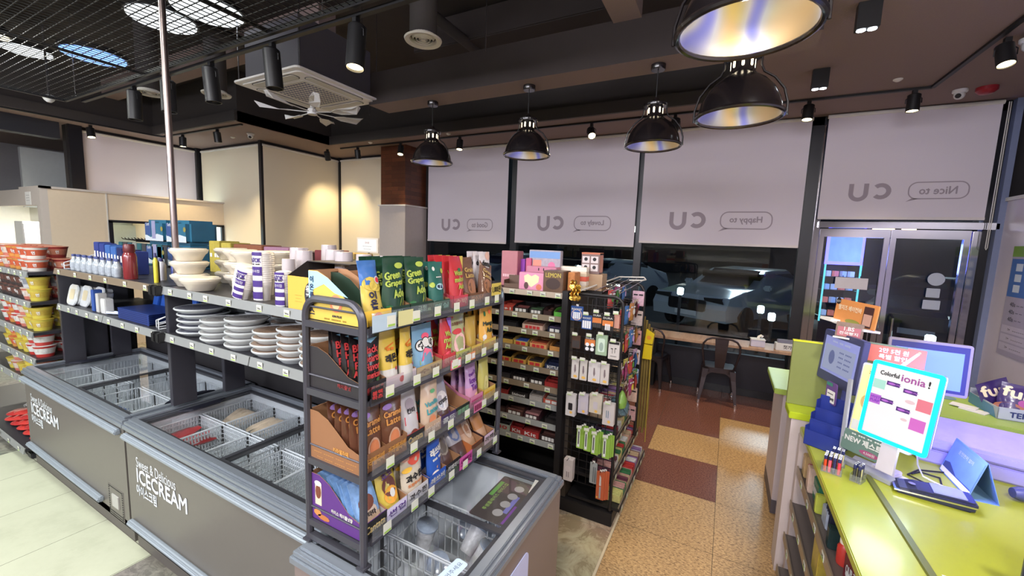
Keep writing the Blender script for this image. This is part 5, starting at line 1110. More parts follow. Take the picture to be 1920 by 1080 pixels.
card(1.70, 1.615, .085, .055, C(226, 200, 60, n='card_yellow'), '1,000원', ink, 'yellow price card at the right end of the top tier of the pouch rack')
card(1.655, .925, .10, .052, C(190, 216, 236, n='card_paleblue'), None, None, 'pale blue strip card at the near end of the top tier'); card(1.656, 1.02, .07, .05, C(226, 222, 150, n='card_paleyellow'), None, None, 'pale yellow strip card next to the pale blue one on the top tier')
# generic pouch -----------------------------------------------------------
def foil(name, c, rough=.28, var=.10):
    return mat('foil_' + name, S(c), rough=rough, var=var, scale=22, bump=.25, coat=.35)
def pouch(lab, cols, w_=.095, h=.20, t=.022, bb=.0, tb=1.1, waist=0, art=(), words=(), lean=0, group=None, name='drink_pouch', cat='pouch', seed=1, z=0):
    rr = random.Random(seed); nu, nv = 10, 18
    def gv(v): 
        P_ = [(0, .75), (.12, 1), (.45, .82), (.75, .45), (.9, .1), (1, .06)]
        for (a, b), (c, d) in zip(P_, P_[1:]):
            if v <= c: return b + (d - b) * (v - a) / (c - a)
        return .06
    def wv(v): return 1 - waist * math.exp(-((v - .62) / .16) ** 2) - .03 * math.sin(v * 9)
    nz = [[rr.uniform(-1, 1) for _ in range(nu + 1)] for _ in range(nv + 1)]
    def th(u, v): return t * gv(v) * max(0.0, 1 - abs(u) ** 2.6) ** .7
    def fn(a, b, l=0):
        v = min(1, max(0, b / h)); u = max(-1, min(1, a / (w_ / 2 * wv(v)))); return (a, -th(u, v) - .0016 - l - .0006, b)
    vs = []; fs = []; mm = []
    for s in (-1, 1):
        for j in range(nv + 1):
            for i in range(nu + 1):
                u = -1 + 2 * i / nu; v = j / nv; e = .0007 * nz[j][i] * (0 if i in (0, nu) else 1)
                vs.append((u * w_ / 2 * wv(v), s * (th(u, v)) + e + s * .0004, v * h))
    N = (nu + 1) * (nv + 1)
    for s in (0, 1):
        for j in range(nv):
            k = 1 if (j + .5) / nv < bb else (2 if (j + .5) / nv > tb else 0)
            for i in range(nu):
                a = s * N + j * (nu + 1) + i; f = (a, a + 1, a + nu + 2, a + nu + 1); fs.append(f if s == 0 else f[::-1]); mm.append(k)
    for j in range(nv):
        for i in (0, nu):
            a = j * (nu + 1) + i; fs.append((a, a + nu + 1, a + nu + 1 + N, a + N) if i == 0 else (a, a + N, a + nu + 1 + N, a + nu + 1)); mm.append(0)
    for i in range(nu): fs.append((i, N + i, N + i + 1, i + 1)); mm.append(1 if bb else 0)
    o = MB(); o.v = vs; o.f = fs; o.m = mm
    ms = [cols[0], cols[1] if len(cols) > 1 else cols[0], cols[2] if len(cols) > 2 else cols[0]]
    b = o.build(name, ms, smooth=True, fix=False); tag(b, lab, cat, group)
    for k, (poly, m_) in enumerate(art): decal(poly, m_, b, fn=fn, name='artwork', lift=.0003 * k)
    for (s, hh, m_, x, y, wd, ro) in words: text(s, hh, m_, b, fn=lambda a, q, l=0: fn(a, q, l + .0016), x=x, y=y, wide=wd, rot=ro, bold=.05)
    b.rotation_euler = (lean, 0, 0)
    return b
def tray(lab, m_, w_, d, hf, hb, words=None, wm=None, inner=None, side=None, group='cardboard display boxes on the pouch rack', th=None, frontm=None):
    o = MB(); s = .0018; W = w_ / 2
    prof = [(0, 0), (d, 0), (d, hb), (d * .82, hb), (d * .62, hb * .82 + hf * .18), (d * .25, hf * 1.08 + (hb - hf) * .12), (0, hf)]
    for sx in (-1, 1):
        x0, x1 = sx * W, sx * (W - s)
        n = len(prof); o.add([(x0, p[0], p[1]) for p in prof], [tuple(range(n))], 0); o.add([(x1, p[0], p[1]) for p in prof], [tuple(range(n))], 1)
        o.add([(x0, p[0], p[1]) for p in prof] + [(x1, p[0], p[1]) for p in prof], [(i, i + 1, n + i + 1, n + i) for i in range(2, n - 1)], 1)
    o.box(-W, 0, 0, W, s, hf, 0); o.box(-W, d - s, 0, W, d, hb, 1); o.box(-W, 0, 0, W, d, .0015, 1); o.quad((-W + s, s + .0002, .001), (W - s, s + .0002, .001), (W - s, s + .0002, hf), (-W + s, s + .0002, hf), 1)
    b = o.build('display_box', [m_, inner or cardb], fix=False); tag(b, lab, 'display box', group)
    if frontm: decal(rect(0, hf / 2, w_ * .98, hf * .96), frontm, b, T=Matrix.Translation((0, -.0005, 0)), name='front_panel')
    if words: text(words, th or hf * .45, wm or white, b, T=Matrix.Translation((0, -.0011, 0)), y=hf * .52, wide=w_ * .8, bold=.03)
    return b
def put(o, x, y, z, rz=90): o.location = (x, y, z); o.rotation_euler = (o.rotation_euler[0], 0, R(rz)); return o
XR = -.952
def row(proto, y, z, n, what, dx=.034, x0=XR - .022, jit=.004, lean=0, start=0, dz=0):
    base = proto; rr = random.Random(int(y * 1000))
    for i in range(n):
        lab = '%s, %s from the front' % (what, ORD[i + start]) if n > 1 else what
        p = (x0 - dx * i, y + rr.uniform(-jit, jit), z + .003 + dz)
        rot = (lean + R(rr.uniform(-3, 3)) - R(2), 0, R(90 + rr.uniform(-4, 4)))
        if i == 0: base.location = p; base.rotation_euler = rot; base['label'] = lab
        else: copy_tree(base, loc=p, rot=rot, label=lab)
z1, z2, z3, z4 = [z + .0005 for z in ZR]
lime = C(190, 214, 60, n='print_lime', rough=.4); wpr = C(240, 240, 236, n='print_white', rough=.4); ypr = C(236, 206, 60, n='print_yellow', rough=.4); rpr = C(214, 40, 44, n='print_red', rough=.4); navy = C(36, 40, 84, n='print_navy', rough=.4)
# --- tier 1
yell = C(232, 200, 50, n='box_ion_yellow', rough=.45); 
b = put(tray('yellow and blue open display box at the near end of the top tier', yell, .115, .25, .05, .16, group=None, frontm=C(232, 190, 70, n='ion_front')), -.95, .920, z1)
T = Matrix.Translation((-.0581, .125, 0)) @ Matrix.Rotation(R(-90), 4, 'Z')
decal([(-.124, .05), (-.124, .158), (-.08, .158), (-.03, .14), (.06, .085), (.0, .095), (-.05, .12), (-.1, .10)], C(150, 200, 226, n='ion_sky'), b, T=T, name='side_art'); decal(circ(.005, .062, .028, 22), C(226, 130, 90, n='ion_ring'), b, T=T @ Matrix.Translation((0, -.0005, 0)), name='side_art'); decal(circ(.005, .062, .018, 22), C(236, 206, 150, n='ion_ring_in'), b, T=T @ Matrix.Translation((0, -.0010, 0)), name='side_art')
for k, ch in enumerate('이온플러스'): text(ch, .020, navy, b, T=T @ Matrix.Translation((0, -.0006, 0)), x=-.108, y=.132 - .026 * k, bold=.03)
text('ION PLUS', .007, navy, b, T=T @ Matrix.Translation((0, -.0006, 0)), x=.01, y=.022, bold=.04); text('--- ----- --', .005, C(150, 120, 40, n='ion_small'), b, T=T @ Matrix.Translation((0, -.0006, 0)), x=0, y=.010, wide=.1)
decal(circ(0, .022, .02, 18), C(226, 120, 80, n='ion_ring2'), b, T=Matrix.Translation((0, -.0012, 0)), name='front_art')
p = pouch('x', [foil('ionblue', (66, 130, 214)), foil('ionyel', (226, 196, 60))], w_=.082, h=.20, bb=.62, waist=.05, seed=3, art=[(circ(-.008, .125, .03, 12, .022), ypr), (circ(.01, .118, .026, 12, .02), ypr), (circ(.022, .135, .013), wpr), (circ(.022, .135, .009), C(220, 60, 80, n='ion_logo'))], words=[(c_, .024, navy, -.012, .088 - .026 * k, .026, 0) for k, c_ in enumerate('이온음')])
row(p, .925, z1, 1, 'blue and yellow ion drink pouch leaning at the near end of the top tier', lean=R(-6))
gg = foil('green', (22, 74, 48)); gl = foil('greenleaf', (40, 104, 62))
def grape(s): return pouch('x', [gg], w_=.098, h=.205, waist=.10, seed=s, art=[([(.005, .0), (.045, .02), (.045, .09), (.02, .07), (.008, .03)], lime), (circ(.02, .18, .02, 10, .01), lime), (circ(-.03, .04, .014, 8), foil('leafp', (30, 120, 60)))], words=[('Green', .024, lime, -.012, .150, .062, .12), ('Grapes', .024, lime, -.006, .122, .07, .1), ('Ade', .026, lime, .008, .090, .045, .1)])
gb = tray('x', C(24, 62, 44, n='box_green'), .118, .25, .05, .15, words='그린\n그레이프', wm=C(150, 190, 150, n='box_green_ink'), group=None); gb['label'] = 'dark green display box of green grape drink, nearest the yellow box'; put(gb, -.95, 1.005 + .0, z1)
gb2 = copy_tree(gb, loc=(-.95, 1.128, z1), label='dark green display box of green grape drink beside the teal pouch')
row(grape(5), 1.005, z1, 4, 'green grape ade pouch in the nearer green box'); row(grape(9), 1.128, z1, 4, 'green grape ade pouch in the farther green box')
tl = foil('teal', (26, 112, 98)); p = pouch('x', [tl], w_=.09, h=.185, waist=.04, seed=12, art=[(circ(-.02, .16, .008), wpr), (circ(.03, .15, .01), lime), (circ(-.035, .1, .01), lime), (circ(.035, .07, .01), wpr), (circ(-.03, .03, .011), wpr), (circ(.0, .092, .022, 14, .012), C(170, 210, 220, n='teal_badge'))], words=[('---', .004, wpr, 0, .128, .03, 0), ('매실', .014, navy, 0, .092, .03, 0)])
tb_ = tray('green display box holding the teal plum drink pouch', C(30, 84, 66, n='box_teal'), .10, .25, .045, .13, words='매실', wm=C(130, 190, 170, n='box_teal_ink'), group=None); put(tb_, -.95, 1.242, z1); row(p, 1.242, z1, 2, 'teal plum drink pouch on the top tier')
wm_ = foil('melon', (214, 34, 46)); p = pouch('x', [wm_, wm_, foil('melontop', (196, 200, 60))], w_=.10, h=.205, seed=15, waist=.03, art=[([(.02, .205), (.048, .205), (.048, .15)], ypr), ([(-.04, .03), (-.015, .02), (.02, .09), (-.01, .1)], C(236, 90, 110, n='melon_pink')), (circ(.005, .15, .012, 8, .008), foil('leafp', (30, 120, 60)))], words=[('Water', .020, lime, 0, .138, .06, .05), ('melon', .020, lime, 0, .112, .062, .05), ('Ade', .022, lime, .008, .084, .04, .05)])
mb_ = tray('pink red display box of watermelon drink on the top tier', C(226, 60, 84, n='box_melon'), .10, .25, .05, .13, words='수박', wm=C(250, 180, 150, n='box_melon_ink'), group=None); put(mb_, -.95, 1.368, z1); row(p, 1.368, z1, 4, 'red watermelon ade pouch on the top tier')
br_ = foil('brown', (122, 82, 62)); p = pouch('x', [br_, br_], w_=.095, h=.20, seed=18, art=[(circ(0, .07, .028, 14, .035), foil('creamd', (180, 120, 80)))], words=[('Grain', .018, foil('gold', (220, 180, 90)), 0, .145, .06, 0), ('Latte', .018, foil('gold', (220, 180, 90)), 0, .12, .06, 0)])
bb_ = tray('brown display box of grain latte pouches at the far end of the top tier', C(128, 84, 50, n='box_brown'), .125, .25, .05, .12, words='미숫가루', wm=C(226, 150, 80, n='box_brown_ink'), group=None); put(bb_, -.95, 1.495, z1); row(p, 1.475, z1, 5, 'brown latte pouch at the far end of the top tier', lean=R(-8), dx=.03)
o = copy_tree(p, loc=(-.955, 1.555, z1 + .004), rot=(R(-20), R(25), R(80)), label='brown latte pouch tipped sideways in front at the far end of the top tier')
p = pouch('x', [foil('white', (230, 222, 226)), foil('brown', (122, 82, 62))], w_=.085, h=.22, bb=.25, seed=22, art=[(circ(.02, .2, .02), foil('peach', (240, 190, 170)))], words=[('dema', .026, ink, 0, .165, .06, -.2)]); row(p, 1.635, z1, 3, 'white and brown dessert pouch ending the top tier', x0=-1.0)
# --- tier 2
blk_ = foil('black', (26, 22, 26), rough=.2); redt = C(226, 44, 50, n='print_coral', rough=.4)
bk = tray('black display box with red letters at the near end of the second tier', C(38, 34, 38, n='box_black'), .098, .25, .05, .14, words='블랙하츠', wm=C(170, 40, 44, n='box_black_ink'), group=None); put(bk, -.95, .906, z2)
T = Matrix.Translation((-.0496, .125, 0)) @ Matrix.Rotation(R(-90), 4, 'Z'); text('헤이즐넛', .014, C(150, 34, 38, n='box_black_ink2'), bk, T=T, x=.045, y=.03, wide=.06, bold=.03)
p = pouch('x', [blk_], w_=.088, h=.20, seed=30, waist=.03, art=[(circ(.02, .03, .014, 10, .02), C(200, 90, 50, n='drink_orange')), (circ(.02, .052, .01, 8, .006), foil('leafp', (30, 120, 60))), ([(-.03, .185), (.03, .185), (.0, .17)], C(120, 170, 200, n='sky_flash'))], words=[('Black', .022, redt, -.006, .152, .058, 0), ('Hearts', .022, redt, -.004, .125, .062, 0), ('Flavor', .022, redt, -.002, .098, .06, 0), ('Americano', .020, redt, 0, .072, .072, 0)])
row(p, .906, z2, 5, 'black americano pouch with red letters on the second tier')
ylw = foil('lemon', (232, 196, 24)); cw = foil('creamw', (226, 222, 216)); p = pouch('x', [ylw, cw], w_=.075, h=.19, seed=33, bb=.32, waist=.0, art=[(circ(.018, .062, .006), rpr), ([(-.02, .13), (.02, .145), (.02, .15), (-.02, .137)], C(200, 110, 30, n='lemon_swash'))], words=[('레몬', .026, ink, 0, .1, .045, .05), ('--', .008, C(200, 110, 30, n='lemon_swash'), 0, .13, .03, 0)])
lb_ = tray('white fronted display box of yellow lemon pouches on the second tier', C(222, 200, 206, n='box_lemonfront'), .145, .25, .045, .12, group=None); put(lb_, -.95, 1.027, z2); decal(circ(0, .026, .011), rpr, lb_, T=Matrix.Translation((0, -.0008, 0)), name='front_art')
row(p, .99, z2, 3, 'yellow lemon pouch in the nearer file of its box', dx=.04); q_ = copy_tree(p, loc=(-.965, 1.062, z2 + .003), rot=(R(-3), R(3), R(104)), label='yellow lemon pouch turned slightly, right file of its box'); copy_tree(p, loc=(-1.01, 1.06, z2 + .003), rot=(R(-3), 0, R(88)), label='yellow lemon pouch, right file of its box, second from the front')
sky = foil('sky', (120, 176, 214)); p = pouch('x', [sky, foil('sand', (226, 170, 110))], w_=.118, h=.185, seed=37, bb=.16, art=[(rect(.005, .048, .085, .016), lime), ([(-.03, .052), (.045, .052), (.03, .085), (-.01, .1)], C(226, 110, 140, n='pink_sorbet')), (circ(.005, .14, .022, 14, .012), C(226, 90, 120, n='pink_spot')), (circ(-.028, .11, .024, 16, .022), ink), (circ(.03, .112, .024, 16, .022), ink), (circ(0, .118, .022, 16, .02), ink), (circ(-.028, .11, .021, 16, .019), wpr), (circ(.03, .112, .021, 16, .019), wpr), (circ(0, .118, .019, 16, .017), wpr)], words=[('수박', .03, ink, 0, .112, .085, .04)])
sb = tray('slanted display box with yellow front on the second tier, behind the sky blue pouch', C(206, 170, 90, n='box_skyfront'), .145, .25, .04, .12, words='수박', wm=C(120, 80, 30, n='sky_ink'), group=None); put(sb, -.95, 1.175, z2); row(p, 1.165, z2, 2, 'sky blue pouch with big white letters on the second tier', dx=.05)
p = pouch('x', [wm_, wm_], w_=.072, h=.19, seed=39, art=[([(0, .19), (.03, .19), (.03, .12), (.015, .15)], C(150, 110, 210, n='violet_flash')), (circ(0, .03, .028, 12, .03), C(236, 90, 110, n='melon_pink'))], words=[('Wa', .02, lime, 0, .13, .03, 0), ('mel', .02, lime, 0, .106, .045, 0), ('Ade', .022, lime, .003, .082, .04, 0)])
mb2 = tray('red display box of watermelon drink on the second tier', C(226, 50, 60, n='box_red'), .085, .25, .05, .12, words='워터', wm=C(250, 150, 130, n='box_melon_ink3'), group=None); put(mb2, -.95, 1.295, z2); row(p, 1.29, z2, 2, 'red watermelon ade pouch on the second tier', dx=.05)
pg = foil('palegreen', (186, 190, 130)); p = pouch('x', [pg], w_=.118, h=.20, seed=41, art=[(circ(.0, .07, .04, 16, .045), C(226, 180, 180, n='pom_pink')), (circ(-.012, .122, .03, 14, .012), C(190, 60, 66, n='pom_red')), (circ(.042, .12, .01, 12), C(170, 50, 60, n='pom_red2')), (rect(.042, .09, .004, .05), C(170, 50, 60, n='pom_red2')), (circ(.0, .03, .02, 12), wpr), (circ(-.03, .182, .005), rpr)], words=[('스파클아이스', .013, C(110, 70, 50, n='pom_ink'), 0, .155, .085, 0)])
gb3 = tray('yellow green display box on the second tier under the pale green pouch', C(196, 200, 70, n='box_lime'), .11, .25, .045, .11, words='스파클', wm=C(120, 110, 40, n='lime_ink'), group=None); put(gb3, -.95, 1.395, z2); row(p, 1.385, z2, 2, 'pale green pouch with pink drink picture on the second tier', dx=.045)
gb4 = tray('yellow display box left of the mango pouches', C(226, 190, 60, n='box_amber'), .09, .25, .045, .10, words='레모', wm=C(190, 130, 30, n='amber_ink2'), group=None); put(gb4, -.95, 1.498, z2); p = pouch('x', [foil('dullyel', (206, 166, 40))], w_=.08, h=.165, seed=44); row(p, 1.50, z2, 2, 'plain yellow pouch half hidden between the pale green and mango pouches', x0=-.99)
mg = foil('mango', (242, 178, 26)); p = pouch('x', [mg], w_=.105, h=.20, seed=46, waist=.03, art=[(circ(-.02, .165, .008, 8, .012), foil('leafp', (30, 120, 60))), (circ(.02, .17, .01), C(240, 110, 70, n='mango_spot')), (circ(-.03, .06, .012, 8), wpr), (circ(.035, .06, .008), wpr), ([(-.05, .0), (-.02, .0), (-.035, .06)], wpr)], words=[('Mango', .024, foil('inkgreen', (30, 60, 40)), 0, .118, .075, 0), ('Ade', .024, foil('inkgreen', (30, 60, 40)), .005, .09, .045, 0)])
mb3 = tray('yellow display box of mango drink at the far end of the second tier', C(226, 196, 70, n='box_mango'), .115, .25, .05, .12, words='망고', wm=C(210, 150, 40, n='amber_ink3'), group=None); put(mb3, -.95, 1.608, z2); row(p, 1.61, z2, 4, 'yellow mango ade pouch at the far end of the second tier')
# --- tier 3
crm = foil('caramel', (112, 64, 40)); och = C(226, 150, 50, n='print_ochre', rough=.4); cupp = C(216, 170, 140, n='cup_print_l'); 
def caramel(s): return pouch('x', [crm], w_=.094, h=.20, seed=s, art=[(circ(0, .06, .026, 16, .04), cupp), (circ(0, .065, .020, 14, .028), C(196, 120, 80, n='latte_print')), (circ(-.02, .175, .02, 10, .01), C(150, 120, 190, n='lilac_flash'))], words=[('Caramel', .019, och, 0, .15, .075, 0), ('Latte', .021, och, 0, .125, .06, 0)])
cbx = C(156, 104, 58, n='box_caramel', rough=.6); cb1 = tray('x', cbx, .102, .25, .062, .165, words='카라멜라떼', wm=C(206, 150, 76, n='caramel_ink'), group='caramel latte display boxes'); cb1['label'] = 'brown display box of caramel latte at the near end of the third tier'; put(cb1, -.95, .905, z3)
T = Matrix.Translation((-.0516, .125, 0)) @ Matrix.Rotation(R(-90), 4, 'Z'); text('카라멜라떼', .016, C(206, 150, 76, n='caramel_ink'), cb1, T=T, x=.03, y=.055, wide=.07, bold=.03); text('---- ----- ---- -----\n--- ---- ----- ---', .018, C(196, 140, 70, n='caramel_ink2'), cb1, T=T, x=0, y=.018, wide=.2)
copy_tree(cb1, loc=(-.95, 1.005, z3), label='brown display box of caramel latte, second on the third tier')
row(caramel(50), .91, z3, 5, 'brown caramel latte pouch in the nearest box of the third tier'); row(caramel(53), 1.0, z3, 4, 'brown caramel latte pouch in the second box of the third tier')
kan = foil('darkcoffee', (66, 50, 44)); wr = foil('whitered', (206, 202, 206)); p = pouch('x', [wr, foil('whitered2', (176, 40, 50))], w_=.085, h=.20, seed=56, bb=.12, art=[(rect(0, .085, .065, .03), C(200, 40, 50, n='red_panel')), (circ(0, .14, .022), C(150, 140, 150, n='grey_disc')), (circ(.0, .03, .02), C(120, 60, 50, n='bean_disc'))], words=[('칸타', .018, ink, 0, .118, .04, 0)])
rb = tray('red display box with dark front panel on the third tier', C(190, 34, 44, n='box_cantata'), .095, .25, .05, .10, words='Cantata', wm=C(200, 170, 90, n='gold_ink'), frontm=C(40, 40, 40, n='panel_black'), group=None); put(rb, -.95, 1.10, z3); row(p, 1.10, z3, 2, 'white and red pouch on the third tier beside the caramel latte', lean=R(-8), dx=.04)
p2 = pouch('x', [kan], w_=.085, h=.20, seed=58, words=[('칸', .02, wpr, 0, .13, .02, 0)]); row(p2, 1.065, z3, 2, 'dark coffee pouch behind the white and red pouch', x0=-1.06)
van = foil('vanilla', (226, 196, 168)); p = pouch('x', [van, van], w_=.092, h=.205, seed=60, art=[(circ(.0, .045, .022, 14, .03), cupp), (circ(.0, .05, .018, 12, .02), C(206, 130, 90, n='latte_print2')), (circ(.01, .16, .014, 8, .008), C(90, 160, 110, n='mint_leaf'))], words=[('Vanilla', .018, C(60, 150, 160, n='mint_ink'), 0, .118, .068, .1), ('Latte', .022, C(60, 150, 160, n='mint_ink'), .003, .09, .06, .1)])
vb = tray('beige display box of vanilla latte on the third tier', C(214, 180, 150, n='box_vanilla'), .098, .25, .05, .10, words='바닐라', wm=C(226, 206, 186, n='vanilla_ink'), group=None); put(vb, -.95, 1.20, z3); row(p, 1.20, z3, 3, 'beige vanilla latte pouch on the third tier', dx=.045)
slv = foil('silver', (176, 172, 184), rough=.2); p = pouch('x', [slv, foil('mocha', (96, 66, 60))], w_=.095, h=.20, seed=63, bb=.3, art=[(circ(.0, .09, .034, 14, .04), foil('whites', (226, 220, 222))), (rect(.0, .03, .06, .02), C(90, 50, 120, n='purple_bar'))], words=[('crunc', .014, ink, 0, .09, .05, .2)])
pb_ = tray('purple display box of silver pouches on the third tier', C(74, 50, 104, n='box_purple'), .10, .25, .045, .10, words='콜드', wm=wpr, group=None); put(pb_, -.95, 1.30, z3); row(p, 1.29, z3, 5, 'silver and brown crumpled pouch on the third tier', dx=.03, lean=R(-14))
gb5 = tray('empty dark green display box on the third tier', C(30, 44, 36, n='box_dgreen'), .095, .25, .045, .12, words='---', wm=C(70, 150, 90, n='dgreen_ink'), group=None); put(gb5, -.95, 1.402, z3)
pk_ = foil('peachpink', (222, 150, 190)); p = pouch('x', [foil('lilac', (196, 150, 206)), pk_], w_=.088, h=.20, seed=66, waist=.10, bb=.45, art=[(circ(.015, .035, .022, 14, .026), C(236, 190, 150, n='peach_disc'))], words=[('Peach', .015, C(96, 40, 130, n='violet_ink'), 0, .15, .05, .3), ('Iced', .024, C(96, 40, 130, n='violet_ink'), 0, .12, .05, .05), ('Tea', .026, C(96, 40, 130, n='violet_ink'), .003, .088, .045, .05)])
pkb = tray('pink display box of peach iced tea on the third tier', C(226, 130, 170, n='box_pink'), .105, .25, .055, .13, words='피치아이스티', wm=C(190, 60, 120, n='pink_ink'), group=None); put(pkb, -.95, 1.508, z3); row(p, 1.505, z3, 3, 'lilac peach iced tea pouch on the third tier', dx=.04)
p = pouch('x', [foil('yelgreen', (206, 196, 90))], w_=.085, h=.20, seed=69, art=[(circ(0, .06, .02, 12, .05), foil('lightyel', (236, 226, 140)))]); yb2 = tray('yellow display box at the far end of the third tier', C(232, 196, 60, n='box_yel3'), .105, .25, .055, .13, words='--', wm=C(190, 150, 40, n='amber_ink5'), group=None); put(yb2, -.95, 1.622, z3); row(p, 1.615, z3, 2, 'yellow green pouch at the far end of the third tier', dx=.05, x0=-.985)
# --- tier 4
ppl = C(96, 40, 140, n='box_violet', rough=.5); hb_ = tray('purple display box of hazelnut coffee sachets at the near end of the bottom tier', ppl, .105, .25, .055, .165, words='Cantata', wm=C(200, 180, 120, n='gold_ink2'), frontm=C(34, 34, 36, n='panel_black2'), group=None); put(hb_, -.95, .908, z4)
T = Matrix.Translation((-.0531, .125, 0)) @ Matrix.Rotation(R(-90), 4, 'Z')
text('아이스 헤이즐넛향', .014, wpr, hb_, T=T, x=.03, y=.058, wide=.1, bold=.03, rot=-.02); text('ICE HAZELNUT COFFEE', .006, wpr, hb_, T=T, x=.035, y=.043, wide=.095)
decal(rect(-.085, .095, .032, .075), C(206, 190, 170, n='sachet_cup'), hb_, T=T, name='side_art'); decal(circ(-.085, .105, .014, 12, .025), C(110, 60, 40, n='coffee_dark'), hb_, T=T @ Matrix.Translation((0, -.0005, 0)), name='side_art'); decal(circ(-.085, .135, .018, 10, .010), wpr, hb_, T=T @ Matrix.Translation((0, -.001, 0)), name='side_art'); decal(circ(-.06, .018, .03, 9, .01), C(176, 110, 60, n='nuts'), hb_, T=T, name='side_art'); decal(circ(-.09, .028, .02, 7, .012), C(196, 130, 70, n='nuts2'), hb_, T=T, name='side_art')
ice = mat('sachet_ice', S((120, 160, 214)), rough=.3, var=.6, scale=45, coat=.4); 
p = pouch('x', [ice, foil('sachetcream', (220, 190, 160))], w_=.092, h=.17, t=.008, seed=72, bb=.3, name='coffee_sachet', cat='sachet', art=[(circ(0, .055, .034, 14, .028), foil('sachetcream', (220, 190, 160))), (circ(0, .09, .03, 14, .026), C(110, 60, 44, n='coffee_dark2')), (rect(0, .012, .08, .008), C(110, 50, 90, n='plum_bar')), (rect(0, .03, .08, .006), C(110, 50, 90, n='plum_bar'))], words=[('칸타타', .016, ink, 0, .052, .05, 0)])
row(p, .908, z4, 8, 'blue and cream hazelnut coffee sachet leaning in the purple box', dx=.024, lean=R(-24), x0=-.965, dz=.003)
yb3 = foil('banana', (222, 196, 40)); p = pouch('x', [yb3], w_=.088, h=.19, seed=75, art=[(circ(.0, .10, .03, 14, .035), C(120, 60, 50, n='choc_disc')), (circ(.0, .07, .03, 14, .03), C(226, 160, 60, n='amber_disc')), (circ(.005, .075, .012, 10, .016), wpr)], words=[('쵸코', .016, C(90, 50, 130, n='violet_ink2'), 0, .14, .05, .1)])
cb3 = tray('grey lidded display box with purple and white front on the bottom tier', C(196, 192, 186, n='box_greyish'), .10, .25, .05, .12, words='썬업', wm=C(80, 40, 130, n='violet_ink3'), frontm=C(214, 206, 232, n='panel_lilac'), group=None); put(cb3, -.95, 1.008, z4); row(p, 1.005, z4, 4, 'yellow banana drink pouch on the bottom tier', dx=.035, lean=R(-16))
ap = foil('orchard', (226, 214, 190)); p = pouch('x', [ap], w_=.105, h=.19, seed=78, art=[(circ(.01, .155, .035, 12, .028), C(226, 90, 70, n='apple_red')), (circ(-.03, .165, .02, 10, .016), C(240, 190, 170, n='apple_pale')), (circ(-.03, .12, .022, 10, .01), C(240, 190, 70, n='straw_yellow'))], words=[('과수원', .026, ink, 0, .088, .08, .06), ('드린주사과', .012, C(206, 120, 60, n='apple_ink'), 0, .062, .07, .05)])
ob = tray('white display box of orchard apple drink on the bottom tier', C(222, 220, 222, n='box_white'), .115, .25, .05, .12, words='과수원', wm=ink, group=None); put(ob, -.95, 1.118, z4); row(p, 1.115, z4, 3, 'cream pouch with red apple picture on the bottom tier', dx=.045)
lb2 = foil('royal', (30, 96, 206)); p = pouch('x', [lb2], w_=.085, h=.205, seed=81, art=[([(-.04, .02), (.0, .07), (.04, .06), (.04, .01), (0, .0)], C(206, 150, 110, n='milk_coffee')), (circ(-.01, .04, .02, 10, .014), C(236, 226, 216, n='milk')), (circ(-.02, .185, .005), wpr), (circ(.02, .185, .005), wpr)], words=[('레쓰비', .03, wpr, 0, .13, .065, .12), ('--- --', .008, wpr, 0, .10, .05, .1)])
bb2 = tray('blue display box with white letters on the bottom tier', C(34, 96, 206, n='box_blue_d'), .105, .25, .05, .11, words='레쓰비', wm=wpr, group=None); put(bb2, -.95, 1.235, z4); row(p, 1.235, z4, 2, 'bright blue milk coffee pouch on the bottom tier', dx=.05)
lt_ = foil('taupe', (120, 108, 96)); p = pouch('x', [lt_, foil('mocha', (96, 66, 60))], w_=.095, h=.20, seed=84, bb=.3, art=[(circ(0, .1, .036, 12, .05), foil('taupe2', (160, 150, 140)))]); db = tray('black display box with white letters on the bottom tier', C(46, 42, 48, n='box_dark'), .10, .25, .045, .10, words='카페라떼', wm=wpr, group=None); put(db, -.95, 1.342, z4); row(p, 1.345, z4, 6, 'taupe coffee pouch leaning on the bottom tier beside the blue box', dx=.032, lean=R(-26), x0=-.99)
p = pouch('x', [foil('silverb', (186, 184, 192)), foil('mocha', (96, 66, 60))], w_=.09, h=.19, seed=86, bb=.35, art=[(circ(0, .11, .03, 12, .04), foil('blueg', (110, 130, 180)))]); row(p, 1.445, z4, 5, 'silver coffee pouch leaning on the bottom tier above the magenta card', dx=.034, lean=R(-28), x0=-.985)
card(.975, 1.40, .095, .055, C(222, 80, 170, n='card_magenta'), '스페셜에디션', C(120, 20, 90, n='mag_ink'), 'magenta card with dark letters on the bottom tier')
p = pouch('x', [foil('tan', (176, 120, 76)), foil('tan2', (206, 160, 120))], w_=.09, h=.215, seed=88, bb=.4, art=[(circ(0, .1, .026, 12, .05), foil('tan3', (226, 196, 170)))]); obx = tray('orange edged display box on the bottom tier', C(222, 120, 40, n='box_orange'), .09, .25, .05, .12, words=None, frontm=C(90, 56, 40, n='panel_brown'), group=None); put(obx, -.95, 1.525, z4); row(p, 1.53, z4, 5, 'tan coffee pouch leaning near the far end of the bottom tier', dx=.034, lean=R(-24), x0=-.985)
obx2 = tray('dark display box with pale front at the far end of the bottom tier', C(70, 40, 44, n='box_maroon'), .09, .25, .05, .12, words='라떼', wm=ink, frontm=C(206, 180, 196, n='panel_pale'), group=None); put(obx2, -.95, 1.63, z4); p = pouch('x', [foil('orange', (206, 136, 60)), foil('tan2', (206, 160, 120))], w_=.085, h=.22, seed=90, bb=.3); row(p, 1.632, z4, 4, 'orange brown coffee pouch ending the bottom tier', dx=.034, lean=R(-24), x0=-.985)
